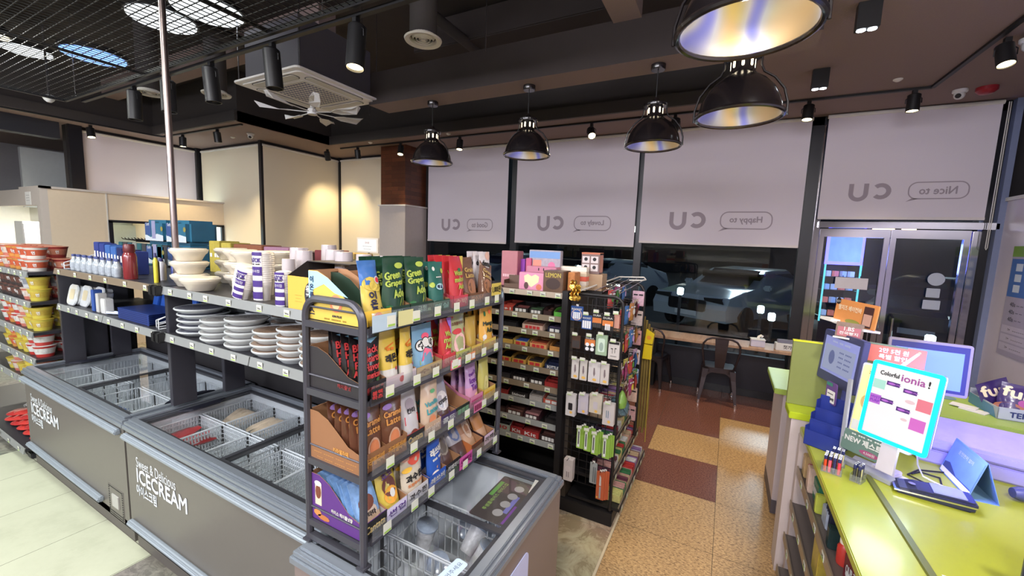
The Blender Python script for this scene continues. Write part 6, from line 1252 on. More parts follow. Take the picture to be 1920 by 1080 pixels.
# ---------------------------------------------------------------- snack gondola
SG = thing('snack_gondola', 'black shelf unit of chocolate boxes behind the pouch rack', 'shelf unit', (0, 0, 0))
bm_ = C(30, 28, 30, n='gondola_black', rough=.5, metal=.2)
ZS = [1.575, 1.41, 1.295, 1.165, 1.03, .90, .775, .63, .49]
for i, z in enumerate(ZS): shelf(SG, -1.95, -.975, 2.60, 2.97, z, m=bm_, rm=rail2 if i < 6 else rail, tags=(9, 7, 8, 6, 8, 6, 7, 6, 9)[i], lip=.038, seed=60 + i)
MB().box(-1.95, 2.97, 0, -.97, 3.0, 1.58).build('back_panel', C(16, 15, 16, n='panel_black_deep', rough=.7), SG); MB().box(-1.97, 2.62, 0, -1.95, 3.0, 1.58).build('side_panel', bm_, SG)
MB().box(-.972, 2.585, 0, -.93, 2.66, 1.60).build('post', bm_, SG, bevel=.002); MB().box(-1.95, 2.64, 0, -.97, 2.97, .10).build('plinth', bm_, SG)
EG = thing('candy_gondola', 'black wire grid end unit with hanging packs and low candy shelves beside the aisle', 'display rack', (0, 0, 0))
t = MB(); t.tube([(-.93, 2.645, 1.585), (-.63, 2.645, 1.585), (-.60, 2.645, 1.575), (-.578, 2.645, 1.55), (-.572, 2.645, 1.51), (-.572, 2.645, .12)], .011, 8); t.build('end_frame', bm_, EG, smooth=True)
t = MB(); t.tube([(-.93, 3.38, 1.62), (-.64, 3.38, 1.62), (-.60, 3.38, 1.60), (-.575, 3.38, 1.56), (-.57, 3.38, 1.5), (-.57, 3.38, .35)], .012, 8); t.build('end_frame', bm_, EG, smooth=True)
def grid(name, x0, x1, y, z0, z1, st=.055, ax='x'):
    g = MB(); n = int((x1 - x0) / st)
    for i in range(n + 1):
        x = x0 + (x1 - x0) * i / n
        g.box(x - .002, y - .002, z0, x + .002, y + .002, z1) if ax == 'x' else g.box(y - .002, x - .002, z0, y + .002, x + .002, z1)
    n = int((z1 - z0) / st)
    for i in range(n + 1):
        z = z0 + (z1 - z0) * i / n
        g.box(x0, y - .003, z - .002, x1, y + .001, z + .002) if ax == 'x' else g.box(y - .003, x0, z - .002, y + .001, x1, z + .002)
    return g.build(name, bm_, EG, fix=False)
grid('wire_grid', -.925, -.58, 2.650, .25, 1.57); grid('wire_grid', -.925, -.58, 3.385, .35, 1.6); grid('wire_grid', 2.66, 3.38, -.78, .75, 1.55, ax='y')
b = MB(); b.box(-.955, 2.64, 0, -.555, 3.62, .10); b.build('base', bm_, EG, bevel=.004); MB().box(-.95, 2.655, .10, -.90, 3.6, 1.56).build('spine', C(60, 52, 44, n='spine_brown', rough=.5), EG)
for x in (-.93, -.585): MB().lathe([(.018, -.0), (.018, .018)], 12, c=(x, 2.66, 0)).build('caster', black, EG)
def lipx(x, y0, y1, z, h=.045, seed=0, n=5, back=-.88, sl=0.0):
    o = MB().box(back, y0, z - .02, x - .004, y1, z).build('shelf', bm_, EG)
    r = MB(); r.add([(x, y0, z - h + .01), (x, y1, z - h + .01), (x - .012, y1, z + .01), (x - .012, y0, z + .01), (x - .004, y0, z - h + .01), (x - .004, y1, z - h + .01), (x - .016, y1, z + .01), (x - .016, y0, z + .01)], [(0, 1, 2, 3), (4, 7, 6, 5), (0, 4, 5, 1), (3, 2, 6, 7), (0, 3, 7, 4), (1, 5, 6, 2)])
    ro = r.build('price_rail', rail2, o); rr = random.Random(seed)
    for i in range(n): ptag(ro, 0, 0, 0, T=Matrix.Translation((x + .0005, y0 + (y1 - y0) * (i + .5) / n + rr.uniform(-.02, .02), z - h / 2 + .008)) @ TX, w_=.035, h=.03)
    return o
lipx(-.505, 2.66, 3.60, .135, n=7, seed=1); lipx(-.57, 2.66, 3.58, .32, n=6, seed=2); lipx(-.60, 2.66, 3.45, .52, n=6, seed=3); lipx(-.64, 2.66, 3.40, .72, n=5, seed=4)
# candies on the low shelves
cn = [((226, 214, 120), 'yellow'), ((230, 160, 150), 'pink'), ((120, 60, 80), 'plum'), ((60, 130, 80), 'green'), ((206, 50, 46), 'red'), ((230, 226, 216), 'white'), ((210, 180, 140), 'beige'), ((150, 110, 170), 'lilac')]
for s_, (x, z, n, y0, y1) in enumerate(((-.57, .136, 8, 2.72, 3.55), (-.64, .321, 7, 2.70, 3.5), (-.67, .521, 7, 2.70, 3.4), (-.71, .721, 6, 2.70, 3.35))):
    for i in range(n):
        c, cnm = cn[(i * 3 + s_ * 2) % 8]; y = y0 + (y1 - y0) * (i + .5) / n; hh = (.05, .06, .05, .07)[s_]
        t = thing('candy_box', '%s candy box, %s from the front on the %s low shelf of the candy rack' % (cnm, ORD[i], ['lowest', 'second', 'third', 'fourth'][s_]), 'candy box', (x, y, z), R(90), 'candy boxes on the low shelves')
        w_ = (y1 - y0) / n * .9; mm_ = C(*c, n='candy_%s' % cnm, rough=.4, var=.35, scale=60)
        b = MB(); b.box(-w_ / 2, -.045, 0, w_ / 2, .09, .002, 0); b.box(-w_ / 2, -.047, 0, w_ / 2, -.045, hh * .7, 0); b.box(-w_ / 2, .088, 0, w_ / 2, .09, hh * 1.5, 0); b.box(-w_ / 2, -.045, 0, -w_ / 2 + .002, .09, hh, 0); b.box(w_ / 2 - .002, -.045, 0, w_ / 2, .09, hh, 0); b.build('box', mm_, t, fix=False)
        rr = random.Random(i + s_ * 20); c2 = C(*cn[(i + s_) % 8][0], n='candyfill_%s' % cn[(i + s_) % 8][1], rough=.3, var=.5, scale=80)
        for q in range(4): MB().box(-w_ / 2 + .004 + q * w_ * .24, -.04, .003, -w_ / 2 + .002 + (q + .92) * w_ * .24, .03 + rr.uniform(0, .05), hh * rr.uniform(.7, 1.0)).build('candy_stick', c2, t, bevel=.002)
# chocolate boxes -----------------------------------------------------------
random.seed(21)
CB = [  # per shelf: (x centre, width, tray colour, fill colour, name, words)
    [],
    [(-1.42, .11, (196, 60, 40), (206, 70, 50), 'red', '1+1'), (-1.30, .12, (36, 30, 34), (120, 60, 60), 'black', '---'), (-1.18, .10, (40, 36, 34), (60, 90, 60), 'dark', '---'), (-1.09, .06, (60, 34, 34), (90, 50, 44), 'maroon', None), (-1.01, .06, (90, 190, 50), (60, 50, 50), 'lime', None)],
    [(-1.40, .14, (34, 32, 34), (50, 44, 44), 'black', None), (-1.20, .16, (214, 180, 160), (190, 130, 110), 'pale pink', '----'), (-1.03, .10, (34, 40, 66), (70, 60, 90), 'navy', '--')],
    [(-1.42, .13, (204, 160, 50), (60, 50, 46), 'yellow', None), (-1.29, .11, (206, 170, 60), (66, 100, 190), 'yellow and blue', '--'), (-1.15, .13, (224, 160, 90), (190, 90, 50), 'orange', '---'), (-1.02, .08, (210, 140, 50), (70, 50, 40), 'amber', None)],
    [(-1.42, .11, (222, 176, 50), (70, 56, 50), 'gold', '--'), (-1.30, .11, (222, 170, 50), (56, 50, 50), 'gold', '--'), (-1.17, .11, (222, 170, 50), (66, 56, 50), 'gold', '--'), (-1.03, .12, (34, 50, 84), (40, 50, 90), 'navy', 'BOTTLE')],
    [(-1.42, .10, (60, 56, 58), (90, 80, 80), 'grey', None), (-1.29, .13, (44, 36, 36), (40, 34, 34), 'dark brown', '----'), (-1.15, .12, (44, 36, 36), (40, 34, 34), 'dark brown', '---'), (-1.03, .11, (176, 40, 36), (176, 40, 36), 'red', None)],
    [(-1.43, .10, (170, 46, 36), (120, 40, 36), 'red', None), (-1.29, .15, (44, 38, 36), (40, 36, 34), 'black and gold', 'Edelmond'), (-1.15, .1, (190, 184, 176), (170, 160, 150), 'white', None), (-1.03, .12, (206, 80, 50), (190, 180, 166), 'orange', '--')],
    [(-1.44, .08, (70, 46, 40), (80, 50, 44), 'brown', None), (-1.32, .14, (84, 50, 42), (140, 90, 76), 'brown', '---'), (-1.18, .12, (70, 34, 44), (190, 130, 130), 'plum', '---'), (-1.02, .1, (40, 36, 38), (60, 56, 58), 'black', None)],
    [(-1.42, .13, (196, 206, 180), (110, 106, 100), 'pale green', '80'), (-1.295, .10, (190, 36, 34), (170, 36, 36), 'red', 'Kit'), (-1.18, .13, (190, 36, 34), (150, 40, 36), 'red', 'Kit'), (-1.04, .13, (52, 34, 36), (110, 70, 64), 'dark brown', '----')]]
for s_, rowd in enumerate(CB):
    for i, (x, w_, c, c2, nm, wd) in enumerate(rowd):
        z = ZS[s_] + .0005; h = .045 if s_ != 8 else .06
        t = thing('chocolate_box', '%s open chocolate box, %s from the left, %s shelf of the black unit' % (nm, ORD[i], ORD[s_]), 'chocolate box', (x, 2.625, z), 0, 'chocolate boxes on the black shelf unit')
        mm_ = C(*c, n='choc_%d_%d' % (s_, i), rough=.4, var=.25, scale=70)
        b = MB(); b.box(-w_ / 2, 0, 0, w_ / 2, .20, .002); b.box(-w_ / 2, 0, 0, w_ / 2, .002, h * .75); b.box(-w_ / 2, .198, 0, w_ / 2, .20, h * 1.2)
        for sx in (-1, 1): b.prism([(0, 0), (.2, 0), (.2, h * 1.2), (.05, h * 1.2), (0, h * .75)], sx * w_ / 2 - .001, sx * w_ / 2 + .001, axis='x')
        b.build('box', mm_, t, fix=False); f2 = C(*c2, n='chocfill_%d_%d' % (s_, i), rough=.3, var=.5, scale=90, coat=.3)
        for q in range(3):
            yy = .012 + .045 * q; MB().box(-w_ / 2 + .005, yy, .003, w_ / 2 - .005, yy + .038, h * (.6 + .16 * ((q + i) % 3)), T=Matrix.Rotation(R(random.uniform(-3, 3)), 4, 'Z')).build('chocolate_bar', f2, t, bevel=.004)
        if wd: text(wd, h * .42, wpr if sum(c) < 420 else rpr, t, T=Matrix.Translation((0, -.0012, h * .38)), wide=w_ * .7, bold=.04)
# things on top ---------------------------------------------------------------
zt = 1.5755
def boxt(name, lab, cat, x, y, w_, d, h, c, z=zt, rz=0, words=None, wm=None, wy=None, th=None, var=.1, sc=20, art=()):
    o = MB().box(-w_ / 2, 0, 0, w_ / 2, d, h).build(name, C(*c, n=name + '_%d_%d' % (int(x * -100), int(z * 100)), rough=.4, var=var, scale=sc), bevel=.003); o.location = (x, y, z); o.rotation_euler = (0, 0, R(rz)); tag(o, lab, cat)
    if words: text(words, th or h * .2, wm or white, o, T=Matrix.Translation((0, -.0008, wy or h * .6)), wide=w_ * .75, bold=.02)
    for k, (poly, m_) in enumerate(art): decal(poly, m_, o, T=Matrix.Translation((0, -.0006 - .0004 * k, 0)))
    return o
pkl = C(236, 190, 196, n='pale_pink'); pkd = C(222, 120, 160, n='deep_pink')
boxt('pink_box', 'tall pink gift box at the left end of the black unit top', 'box', -1.50, 2.80, .14, .10, .27, (216, 130, 140), words='------', wm=pkl, wy=.08, th=.02); 
o = MB().lathe([(.001, 0), (.045, .0), (.045, .01), (.001, .01)], 20, T=Matrix.Rotation(R(90), 4, 'X')).build('round_tag', pkl); o.location = (-1.50, 2.795, zt + .27); bpy.data.objects.remove(o)
boxt('purple_box', 'narrow purple box behind the tall pink gift box', 'box', -1.42, 2.86, .05, .08, .21, (150, 70, 180)); boxt('magenta_box', 'narrow magenta box beside the narrow purple one', 'box', -1.365, 2.86, .045, .08, .22, (200, 90, 130))
boxt('candy_display', 'pale blue and pink patterned candy display card at the back of the unit top', 'display', -1.24, 2.88, .26, .05, .285, (196, 186, 200), var=.3, sc=40, art=[(rect(0, .25, .25, .05), C(120, 160, 214, n='sky_stripe')), (rect(-.06, .18, .07, .06), C(236, 150, 130, n='coral_square')), (circ(.06, .17, .03), pkd), (circ(.1, .12, .035), pkd), (circ(.0, .12, .02), wpr)])
boxt('heart_box', 'pink display box with a cream heart on the front of the unit top', 'display box', -1.24, 2.66, .20, .10, .125, (226, 150, 180), art=[([(-.06, .10), (-.03, .115), (0, .10), (.03, .115), (.06, .10), (.055, .06), (0, .02), (-.055, .06)], C(240, 226, 180, n='heart_cream')), (circ(-.04, .03, .018, 12, .026), C(110, 66, 70, n='choc_egg')), (circ(.06, .025, .022), C(214, 120, 90, n='peach_ball'))]); boxt('pink_box', 'low pink box lid behind the heart display', 'box', -1.22, 2.78, .24, .09, .165, (232, 140, 170), art=[(rect(-.02, .145, .008, .02), ink), (rect(.02, .145, .008, .02), ink)])
boxt('brown_display', 'dark brown display box with lemon lettering on the unit top', 'display box', -1.065, 2.64, .15, .15, .15, (96, 70, 50), words='LEMON', wm=C(200, 180, 80, n='lemon_ink'), wy=.12, var=.5, sc=30, art=[(circ(0, .06, .055, 16, .04), C(60, 40, 34, n='bean_dark'))]); boxt('brown_display', 'orange brown side box right of the lemon lettered display', 'display box', -.955, 2.70, .05, .12, .145, (190, 120, 60), var=.5, sc=40)
for i in range(5): boxt('long_carton', 'long cream carton lying at the back of the unit top, %s from the bottom' % ORD[i], 'carton', -1.04, 2.90, .26, .07, .034, ((224, 206, 180), (236, 226, 210), (230, 110, 90), (214, 196, 170), (236, 226, 210))[i], z=zt + .0345 * i)
gn = thing('gold_coin_net', 'net of gold foil coins hanging at the corner post of the black unit', 'candy net', (-.885, 2.60, 1.545)); gd = mat('gold_foil', S((214, 170, 80)), rough=.2, metal=.9, var=.3, scale=60, bump=.4)
for i in range(14): MB().lathe([(.001, -.005), (.017, -.004), (.019, 0), (.017, .004), (.001, .005)], 14, T=Matrix.Translation((-.022 + .022 * (i % 3), -.006 * (i % 2), .012 + .026 * (i // 3))) @ Matrix.Rotation(R(80 + 12 * (i % 3)), 4, 'X') @ Matrix.Rotation(R(20 * i), 4, 'Y')).build('gold_coin', gd, gn, smooth=True)
eb = thing('earphone_box', 'upright box printed with small dark earphone photos on the tall rear carton', 'box', (-.88, 2.98, 1.70), 0); MB().box(-.10, 0, 0, .04, .10, .155).build('box', C(120, 96, 92, n='earphone_box', rough=.4), eb, bevel=.002); MB().box(-.10, -.001, .145, .04, .10, .157).build('lid', C(190, 110, 80, n='earphone_lid'), eb)
for i in range(4): decal(rect(-.065 + .066 * (i % 2), .045 + .06 * (i // 2), .055, .05), C(206, 196, 196, n='photo_pale'), eb, T=Matrix.Translation((0, -.0008, 0))); decal(circ(-.065 + .066 * (i % 2), .048 + .06 * (i // 2), .014, 9), ink, eb, T=Matrix.Translation((0, -.0014, 0)))
decal(rrect(.09, .13, .01, 3, .05, .075), C(200, 140, 120, n='photo_side'), eb, T=Matrix.Translation((.0408, 0, 0)) @ TX)
MB().box(-.98, 2.94, 1.50, -.80, 3.10, 1.6995); o = MB().box(-.09, 0, 0, .09, .14, .20).build('rear_carton', C(196, 160, 120, n='rear_carton')); o.location = (-.89, 2.95, 1.4995); bpy.data.objects.remove(o)
o = MB().box(-.10, 0, 0, .08, .13, .122).build('rear_carton', C(196, 160, 120, n='rear_carton', rough=.6)); o.location = (-.89, 2.972, 1.577); tag(o, 'tan carton carrying the earphone box behind the corner post', 'carton')
MB().box(-.98, 2.95, 1.555, -.80, 3.12, 1.576).build('top_plate', bm_, EG)
tr_ = thing('tilted_candy_tray', 'brown open tray of candies next to the tall pink gift box', 'tray', (-1.40, 2.66, zt), R(10)); b = MB(); b.box(-.06, 0, 0, .06, .12, .003); b.box(-.06, 0, 0, -.058, .12, .06); b.box(.058, 0, 0, .06, .12, .06); b.box(-.06, 0, 0, .06, .002, .035); b.box(-.06, .118, 0, .06, .12, .09); b.build('tray', C(120, 88, 66, n='tray_brown'), tr_)
for i in range(6): MB().lathe([(.001, 0), (.012, .004), (.013, .012), (.001, .018)], 10, c=(-.035 + .03 * (i % 3), .03 + .04 * (i // 3), .004)).build('candy', C(150, 96, 80, n='candy_brown', rough=.2), tr_, smooth=True)
# hooks with packs on the end grid ------------------------------------------
def blister(lab, x, z, w_, h, c, t=.012, cat='blister pack', name='blister_pack', art=(), words=(), y=2.60, back=None, tagc=True, rz=0, group='packs hanging on the wire grid end'):
    o = thing(name, lab, cat, (x, y, z), R(rz), group)
    MB().prism(rrect(w_, h, .004, 3), 0, t).build('pack', C(*c, n='pk_%d_%d_%d' % c, rough=.4, var=.05), o, bevel=.0015)
    for k, (poly, m_) in enumerate(art): decal(poly, m_, o, T=Matrix.Translation((0, -.0006 - .0004 * k, 0)))
    for (s, hh, m_, xx, zz, wd) in words: text(s, hh, m_, o, T=Matrix.Translation((0, -.0022, 0)), x=xx, y=zz, wide=wd, bold=.04)
    k = MB(); k.tube([(0, .045, h / 2 + .008), (0, -.03, h / 2 + .006), (0, -.034, h / 2 + .012)], .002, 5); k.build('hook', chrome, o)
    MB().box(-.008, t * .3, h / 2 - .002, .008, t * .6, h / 2 + .012).build('hang_tab', offw, o)
    if tagc: ptag(o, 0, -.034, h / 2 + .016, w_=.034, h=.022)
    return o
ora = C(206, 120, 60, n='battery_orange'); bwh = C(226, 228, 232, n='battery_white'); gr_ = C(60, 58, 60, n='soft_black')
def batt(n, m_, z0=-.035, z1=.01, w_=.01): return [(rect(-.006 * 0 + (i - (n - 1) / 2) * (w_ + .003), (z0 + z1) / 2, w_, z1 - z0), m_) for i in range(n)]
blister('round blue battery card at the top left of the wire grid', -.867, 1.455, .085, .10, (34, 84, 160), art=[(circ(0, -.008, .038), C(200, 170, 160, n='ring_pale')), (circ(0, -.008, .033), C(30, 80, 160, n='ring_blue'))] + batt(4, bwh), words=[('ROCKET', .012, wpr, 0, .03, .07)], tagc=False)
blister('smaller blue battery card below and right of the round one', -.795, 1.405, .07, .095, (40, 90, 170), art=batt(4, bwh, -.04, .01, .012), words=[('ROCKET', .011, wpr, 0, .028, .055)])
blister('black and orange battery pack left one in the top row of the grid', -.727, 1.425, .065, .10, (40, 36, 38), art=[(rect(0, -.0, .06, .035), ora)] + batt(4, gr_, -.045, -.015), words=[('DURA', .012, wpr, 0, .034, .05)]); blister('black and orange battery pack right one in the top row of the grid', -.655, 1.415, .075, .10, (40, 36, 38), art=[(rect(0, -.0, .07, .035), ora)] + batt(4, bwh, -.045, -.005, .006), words=[('DURA', .012, wpr, 0, .034, .06)])
blister('small pale pink battery card at the right end of the top row', -.605, 1.43, .035, .09, (226, 160, 140), y=2.625)
blister('brown battery pack at the left end of the second row', -.862, 1.262, .06, .09, (90, 60, 44), art=batt(4, gr_, -.04, .01)); blister('black coin battery pack in the second row', -.765, 1.262, .075, .10, (40, 36, 38), art=[(rect(0, .01, .07, .04), ora), (circ(-.017, -.005, .013), bwh), (circ(.017, -.005, .013), bwh), (circ(-.017, -.034, .013), bwh), (circ(.017, -.034, .013), bwh)], words=[('DURA', .010, wpr, 0, .038, .055)])
blister('pale green cable bag in the second row of the grid', -.688, 1.265, .075, .135, (176, 206, 170), t=.02, art=[(rrect(.045, .09, .01, 4), C(200, 220, 204, n='cable_pale')), (circ(0, -.01, .014, 12, .03), C(150, 170, 160, n='cable_mid'))]); blister('white earphone box with black earphones drawn on it', -.602, 1.245, .07, .115, (226, 218, 214), t=.022, art=[(rect(0, .05, .066, .016), ink), (rect(-.012, .012, .014, .006), ink), (rect(-.008, -.004, .003, .03), ink), (rect(.012, .016, .012, .006), ink), (rect(.008, .0, .003, .03), ink), (rect(0, -.036, .04, .003), gr_)], y=2.585)
cable = C(120, 106, 110, n='cable_grey'); gol = C(226, 180, 90, n='fuzzy_gold')
for i, (x, w_, c) in enumerate(((-.858, .05, (226, 220, 216)), (-.80, .05, (222, 216, 210)), (-.725, .08, (232, 226, 226)), (-.655, .055, (224, 216, 212)))):
    blister('white charging cable pack, %s from the left in the third row of the grid' % ORD[i], x, 1.075, w_, .14, c, t=.018, art=[([(-.004, .03), (.004, .03), (.008, -.01), (.0, -.03), (-.006, -.01)], cable), (circ(.004, -.05, .014, 9, .01), gol)])
for i, (x, z, w_, h, c, ic) in enumerate(((-.868, .825, .068, .155, (226, 222, 222), 1), (-.785, .845, .07, .135, (214, 206, 220), 0), (-.70, .865, .085, .13, (226, 216, 196), 0), (-.607, .82, .075, .15, (222, 214, 210), 2))):
    blister('white charger box, %s from the left in the fourth row of the grid' % ORD[i], x, z, w_, h, c, t=.035, art=[(rrect(.03, .05, .006, 3, 0, -.01), ink if ic == 1 else C(190, 184, 190, n='icon_pale')), (circ(.006, -.05, .01), gol)] + ([(rect(-.012, .0, .004, .05), C(70, 110, 130, n='stick_teal')), (rect(.0, .0, .004, .05), C(70, 110, 130, n='stick_teal'))] if ic == 2 else []), y=2.575 if i in (0, 3) else 2.59)
lm = C(150, 196, 50, n='lime_card'); 
for i, (x, z) in enumerate(((-.79, .605), (-.738, .60), (-.685, .59), (-.61, .585))):
    blister('slim cutter on a lime green card, %s from the left in the fifth row' % ORD[i], x, z, .05, .15, (150, 196, 50), t=.008, art=[(rect(-.01, 0, .018, .13), C(206, 210, 206, n='blister_clear')), (rect(-.01, 0, .007, .09), ink)], y=2.585); 
    for q in (1, 2): blister('lime green cutter card, %s behind the front card of column %s' % (ORD[q - 1], ORD[i]), x + .010 * q, z + .004 * q, .05, .15, (150, 196, 50), t=.006, art=(), y=2.585 + .014 * q, tagc=False)
blister('white phone cell pack hanging low at the left of the grid', -.855, .365, .065, .155, (224, 214, 214), t=.05, art=[(circ(0, .01, .022), C(206, 196, 198, n='icon_grey')), (rect(-.008, -.03, .004, .04), cable), (rect(.006, -.03, .004, .04), cable)], y=2.56, tagc=False)
blister('grey scissors card hanging behind the orange knife cards', -.688, .375, .05, .15, (170, 176, 176), t=.006, art=[(rect(0, -.01, .006, .11), C(90, 94, 100, n='blade_grey')), (rect(.012, -.01, .006, .11), C(90, 94, 100, n='blade_grey'))], tagc=False)
for q in range(3):
    o = blister('orange card with a grey handled fruit knife, %s from the front' % ORD[q], -.632 + .012 * q, .31, .055, .20, (214, 96, 40), t=.006, art=[([(-.006, .075), (.004, .06), (.006, .0), (-.008, .0)], C(190, 190, 190, n='knife_blade')), (rrect(.012, .085, .005, 3, 0, -.048), C(150, 150, 154, n='knife_handle')), (circ(-.018, -.085, .006), ypr)] if q == 0 else (), y=2.585 + .012 * q, tagc=False)
# cloud of hanging candy bags on the aisle side
hc = [(214, 70, 60), (226, 190, 160), (230, 140, 50), (90, 150, 70), (176, 60, 120), (226, 214, 206), (60, 120, 190), (240, 200, 70), (120, 60, 50), (200, 160, 200)]
bg = {}
rr = random.Random(9); nb = 0
for lv, z in enumerate((1.50, 1.30, 1.10, .93)):
    for i in range(8):
        y = 2.72 + .085 * i
        if lv == 3 and i < 2: continue
        k = (i * 3 + lv * 4) % 10; x = -.60 - .02 * (i % 2) + .01 * lv
        lab = 'hanging candy bag, %s from the front in the %s row on the aisle side' % (ORD[i], ['top', 'second', 'third', 'lowest'][lv])
        if k not in bg:
            mm_ = mat('bag_%d' % k, S(hc[k]), rough=.25, var=.6, scale=38, bump=.3, coat=.4); b = MB(); w_, h = .075, .13
            vs = []; 
            for (zz, tt, ww) in ((-.13, .003, .9), (-.12, .006, 1), (-.07, .018, .98), (-.03, .010, 1), (-.01, .003, 1), (0, .001, 1)):
                for (a, b_) in ((-1, 0), (-.5, -1), (.5, -1), (1, 0), (.5, 1), (-.5, 1)): vs.append((a * w_ / 2 * ww, b_ * tt, zz))
            b.add(vs, [(j * 6 + q, j * 6 + (q + 1) % 6, (j + 1) * 6 + (q + 1) % 6, (j + 1) * 6 + q) for j in range(5) for q in range(6)] + [tuple(range(6))[::-1], tuple(30 + q for q in range(6))])
            o = b.build('candy_bag', mm_, smooth=True); decal(circ(0, -.06, .02, 10, .025), mat('bagart_%d' % k, S(hc[(k + 3) % 10]), rough=.3, var=.5, scale=60), o, T=Matrix.Translation((0, -.019, 0))); MB().tube([(0, 0, -.01), (0, .0, .006), (0, .10, .008)], .002, 5).build('hook', chrome, o); text('--', .012, wpr, o, T=Matrix.Translation((0, -.012, -.028)))
            bg[k] = o; tag(o, lab, 'candy bag', 'candy bags hanging on the aisle side'); o.location = (x, y, z); o.rotation_euler = (0, 0, R(90 + rr.uniform(-14, 14)))
        else: copy_tree(bg[k], loc=(x, y, z), label=lab, rot=(0, rr.uniform(-.1, .1), R(90 + rr.uniform(-16, 16))))
# top hook rails with hanging bags
for j in range(5):
    m_ = MB(); x = -.86 + .06 * j; m_.tube([(x, 2.75, 1.60), (x + .02, 3.45, 1.64), (x + .02, 3.50, 1.66)], .0035, 5); o = m_.build('hook_arm', chrome, EG)
t = MB(); t.tube([(-.88, 2.70, 1.60), (-.80, 3.46, 1.655), (-.60, 3.47, 1.665), (-.58, 3.44, 1.65), (-.60, 3.40, 1.645), (-.70, 3.38, 1.64)], .006, 6); t.build('top_wire', offw, EG, smooth=True)
for i in range(9):
    k = i % 10
    if k in bg: copy_tree(bg[k], loc=(-.72 - .02 * (i % 3), 2.90 + .065 * i, 1.60), label='candy bag hanging from the top wire, %s from the front' % ORD[i], rot=(0, 0, R(70 + 9 * (i % 4))))
for i in range(7):
    z = 1.50 - .16 * i; o = MB().box(-.045, 0, -.06, .045, .02, .06).build('card_pack', C(*((206, 170, 186), (196, 180, 176), (200, 150, 150), (206, 190, 190), (150, 170, 200), (206, 176, 160), (190, 150, 150))[i], n='cardpack_%d' % i, rough=.4, var=.4, scale=50), bevel=.003); o.location = (-.615, 3.36, z); tag(o, 'pale card pack on the rear wire grid, %s from the top' % ORD[i], 'card pack', 'packs on the rear wire grid'); text('--', .012, ink, o, T=Matrix.Translation((0, -.001, .03)))
o = MB().lathe([(.002, 0), (.05, .02), (.06, .06), (.03, .11), (.012, .13)], 12, sx=.6).build('green_snack_bag', mat('bag_green', S((130, 180, 60)), rough=.3, var=.5, scale=30, bump=.3), smooth=True); o.location = (-.565, 2.76, .80); tag(o, 'green and white snack bag hanging low on the aisle side', 'snack bag')
nb_ = thing('net_bag', 'dark wire net basket of blue wrapped candies low on the aisle side', 'net', (-.59, 2.80, .73)); MB().lathe([(.03, 0), (.065, .03), (.07, .09), (.05, .13)], 14).build('candies', mat('candy_teal', S((90, 120, 130)), rough=.3, var=.7, scale=60, bump=.5), nb_, smooth=True); 
for i in range(5): a = i * .7; MB().tube([(.08 * math.cos(a + q) * .95, .08 * math.sin(a + q) * .95, .02 + .11 * math.sin(q)) for q in (0, .6, 1.2, 1.8, 2.4, 3.0)], .002, 5).build('wire', chrome, nb_)
# yellow hanger with long straps
yh = thing('strap_hanger', 'yellow hanging box with long olive straps at the end of the candy rack', 'hanger', (-.545, 3.58, .96)); yl = C(226, 200, 30, n='hanger_yellow', rough=.4)
MB().prism([(-.04, 0), (.035, 0), (.035, .12), (-.03, .13)], -.015, .02).build('lower_box', yl, yh, bevel=.003); MB().prism([(-.03, .135), (.035, .135), (.045, .22), (-.02, .26)], -.015, .02).build('upper_box', yl, yh, bevel=.003); decal(circ(.005, .19, .018), C(230, 150, 50, n='hanger_spot'), yh, T=Matrix.Translation((0, -.0165, 0)))
ol = C(122, 104, 50, n='olive_strap', rough=.8, var=.3, scale=15)
for i in range(5): MB().tube([(-.05 + .022 * i, .03, .36 - .03 * i), (-.06 + .02 * i, .03, 0), (-.065 + .024 * i, .02, -.4), (-.06 + .02 * i, .02, -.62 - .05 * (i % 2))], .010, 6).build('strap', ol, yh, smooth=True)
MB().tube([(.03, 0, 0), (.028, 0, -.35), (.035, 0, -.74)], .004, 5).build('strap', C(170, 150, 60, n='thin_strap'), yh)
MB().tube([(-.05, .03, .36), (-.05, -.1, .38), (-.05, -.19, .40)], .005, 5).build('hook', chrome, yh)
# ---------------------------------------------------------------- till counter
grn = C(158, 163, 46, n='counter_lime', rough=.32, coat=.2, var=.04); grd = C(128, 136, 74, n='panel_olive', rough=.5); cw_ = C(190, 176, 172, n='counter_body', rough=.5)
TC = thing('till_counter', 'lime green topped till counter at the right with open snack shelves below', 'counter', (0, 0, 0))
MB().box(.445, -1.2, .895, 1.62, 2.77, .93).build('counter_top', grn, TC, bevel=.004)
MB().box(1.0, -1.2, 0, 1.6, 2.70, .895).build('body', cw_, TC); MB().box(.44, 2.70, 0, 1.6, 2.76, .895).build('end_panel', cw_, TC, bevel=.002)
rl = MB(); rl.add([(.622, 2.33, .931), (.650, 2.33, .931), (.672, .9, .931), (.642, .9, .931), (.626, 2.33, .936), (.646, 2.33, .936), (.668, .9, .936), (.646, .9, .936)], [(3, 2, 1, 0), (4, 5, 6, 7), (0, 1, 5, 4), (1, 2, 6, 5), (2, 3, 7, 6), (3, 0, 4, 7)]); rl.build('counter_rail', C(92, 96, 40, n='rail_olive', rough=.4), TC)
MB().box(1.0, -1.2, .40, 1.62, 1.85, .93)
MB().box(.385, 2.765, .965, .66, 2.95, 1.005).build('ledge', C(178, 196, 40, n='ledge_yellow', rough=.35), TC, bevel=.003)
MB().box(.40, 2.78, 0, .62, 2.94, .965).build('ledge_leg', C(196, 184, 182, n='leg_white', rough=.5), TC)
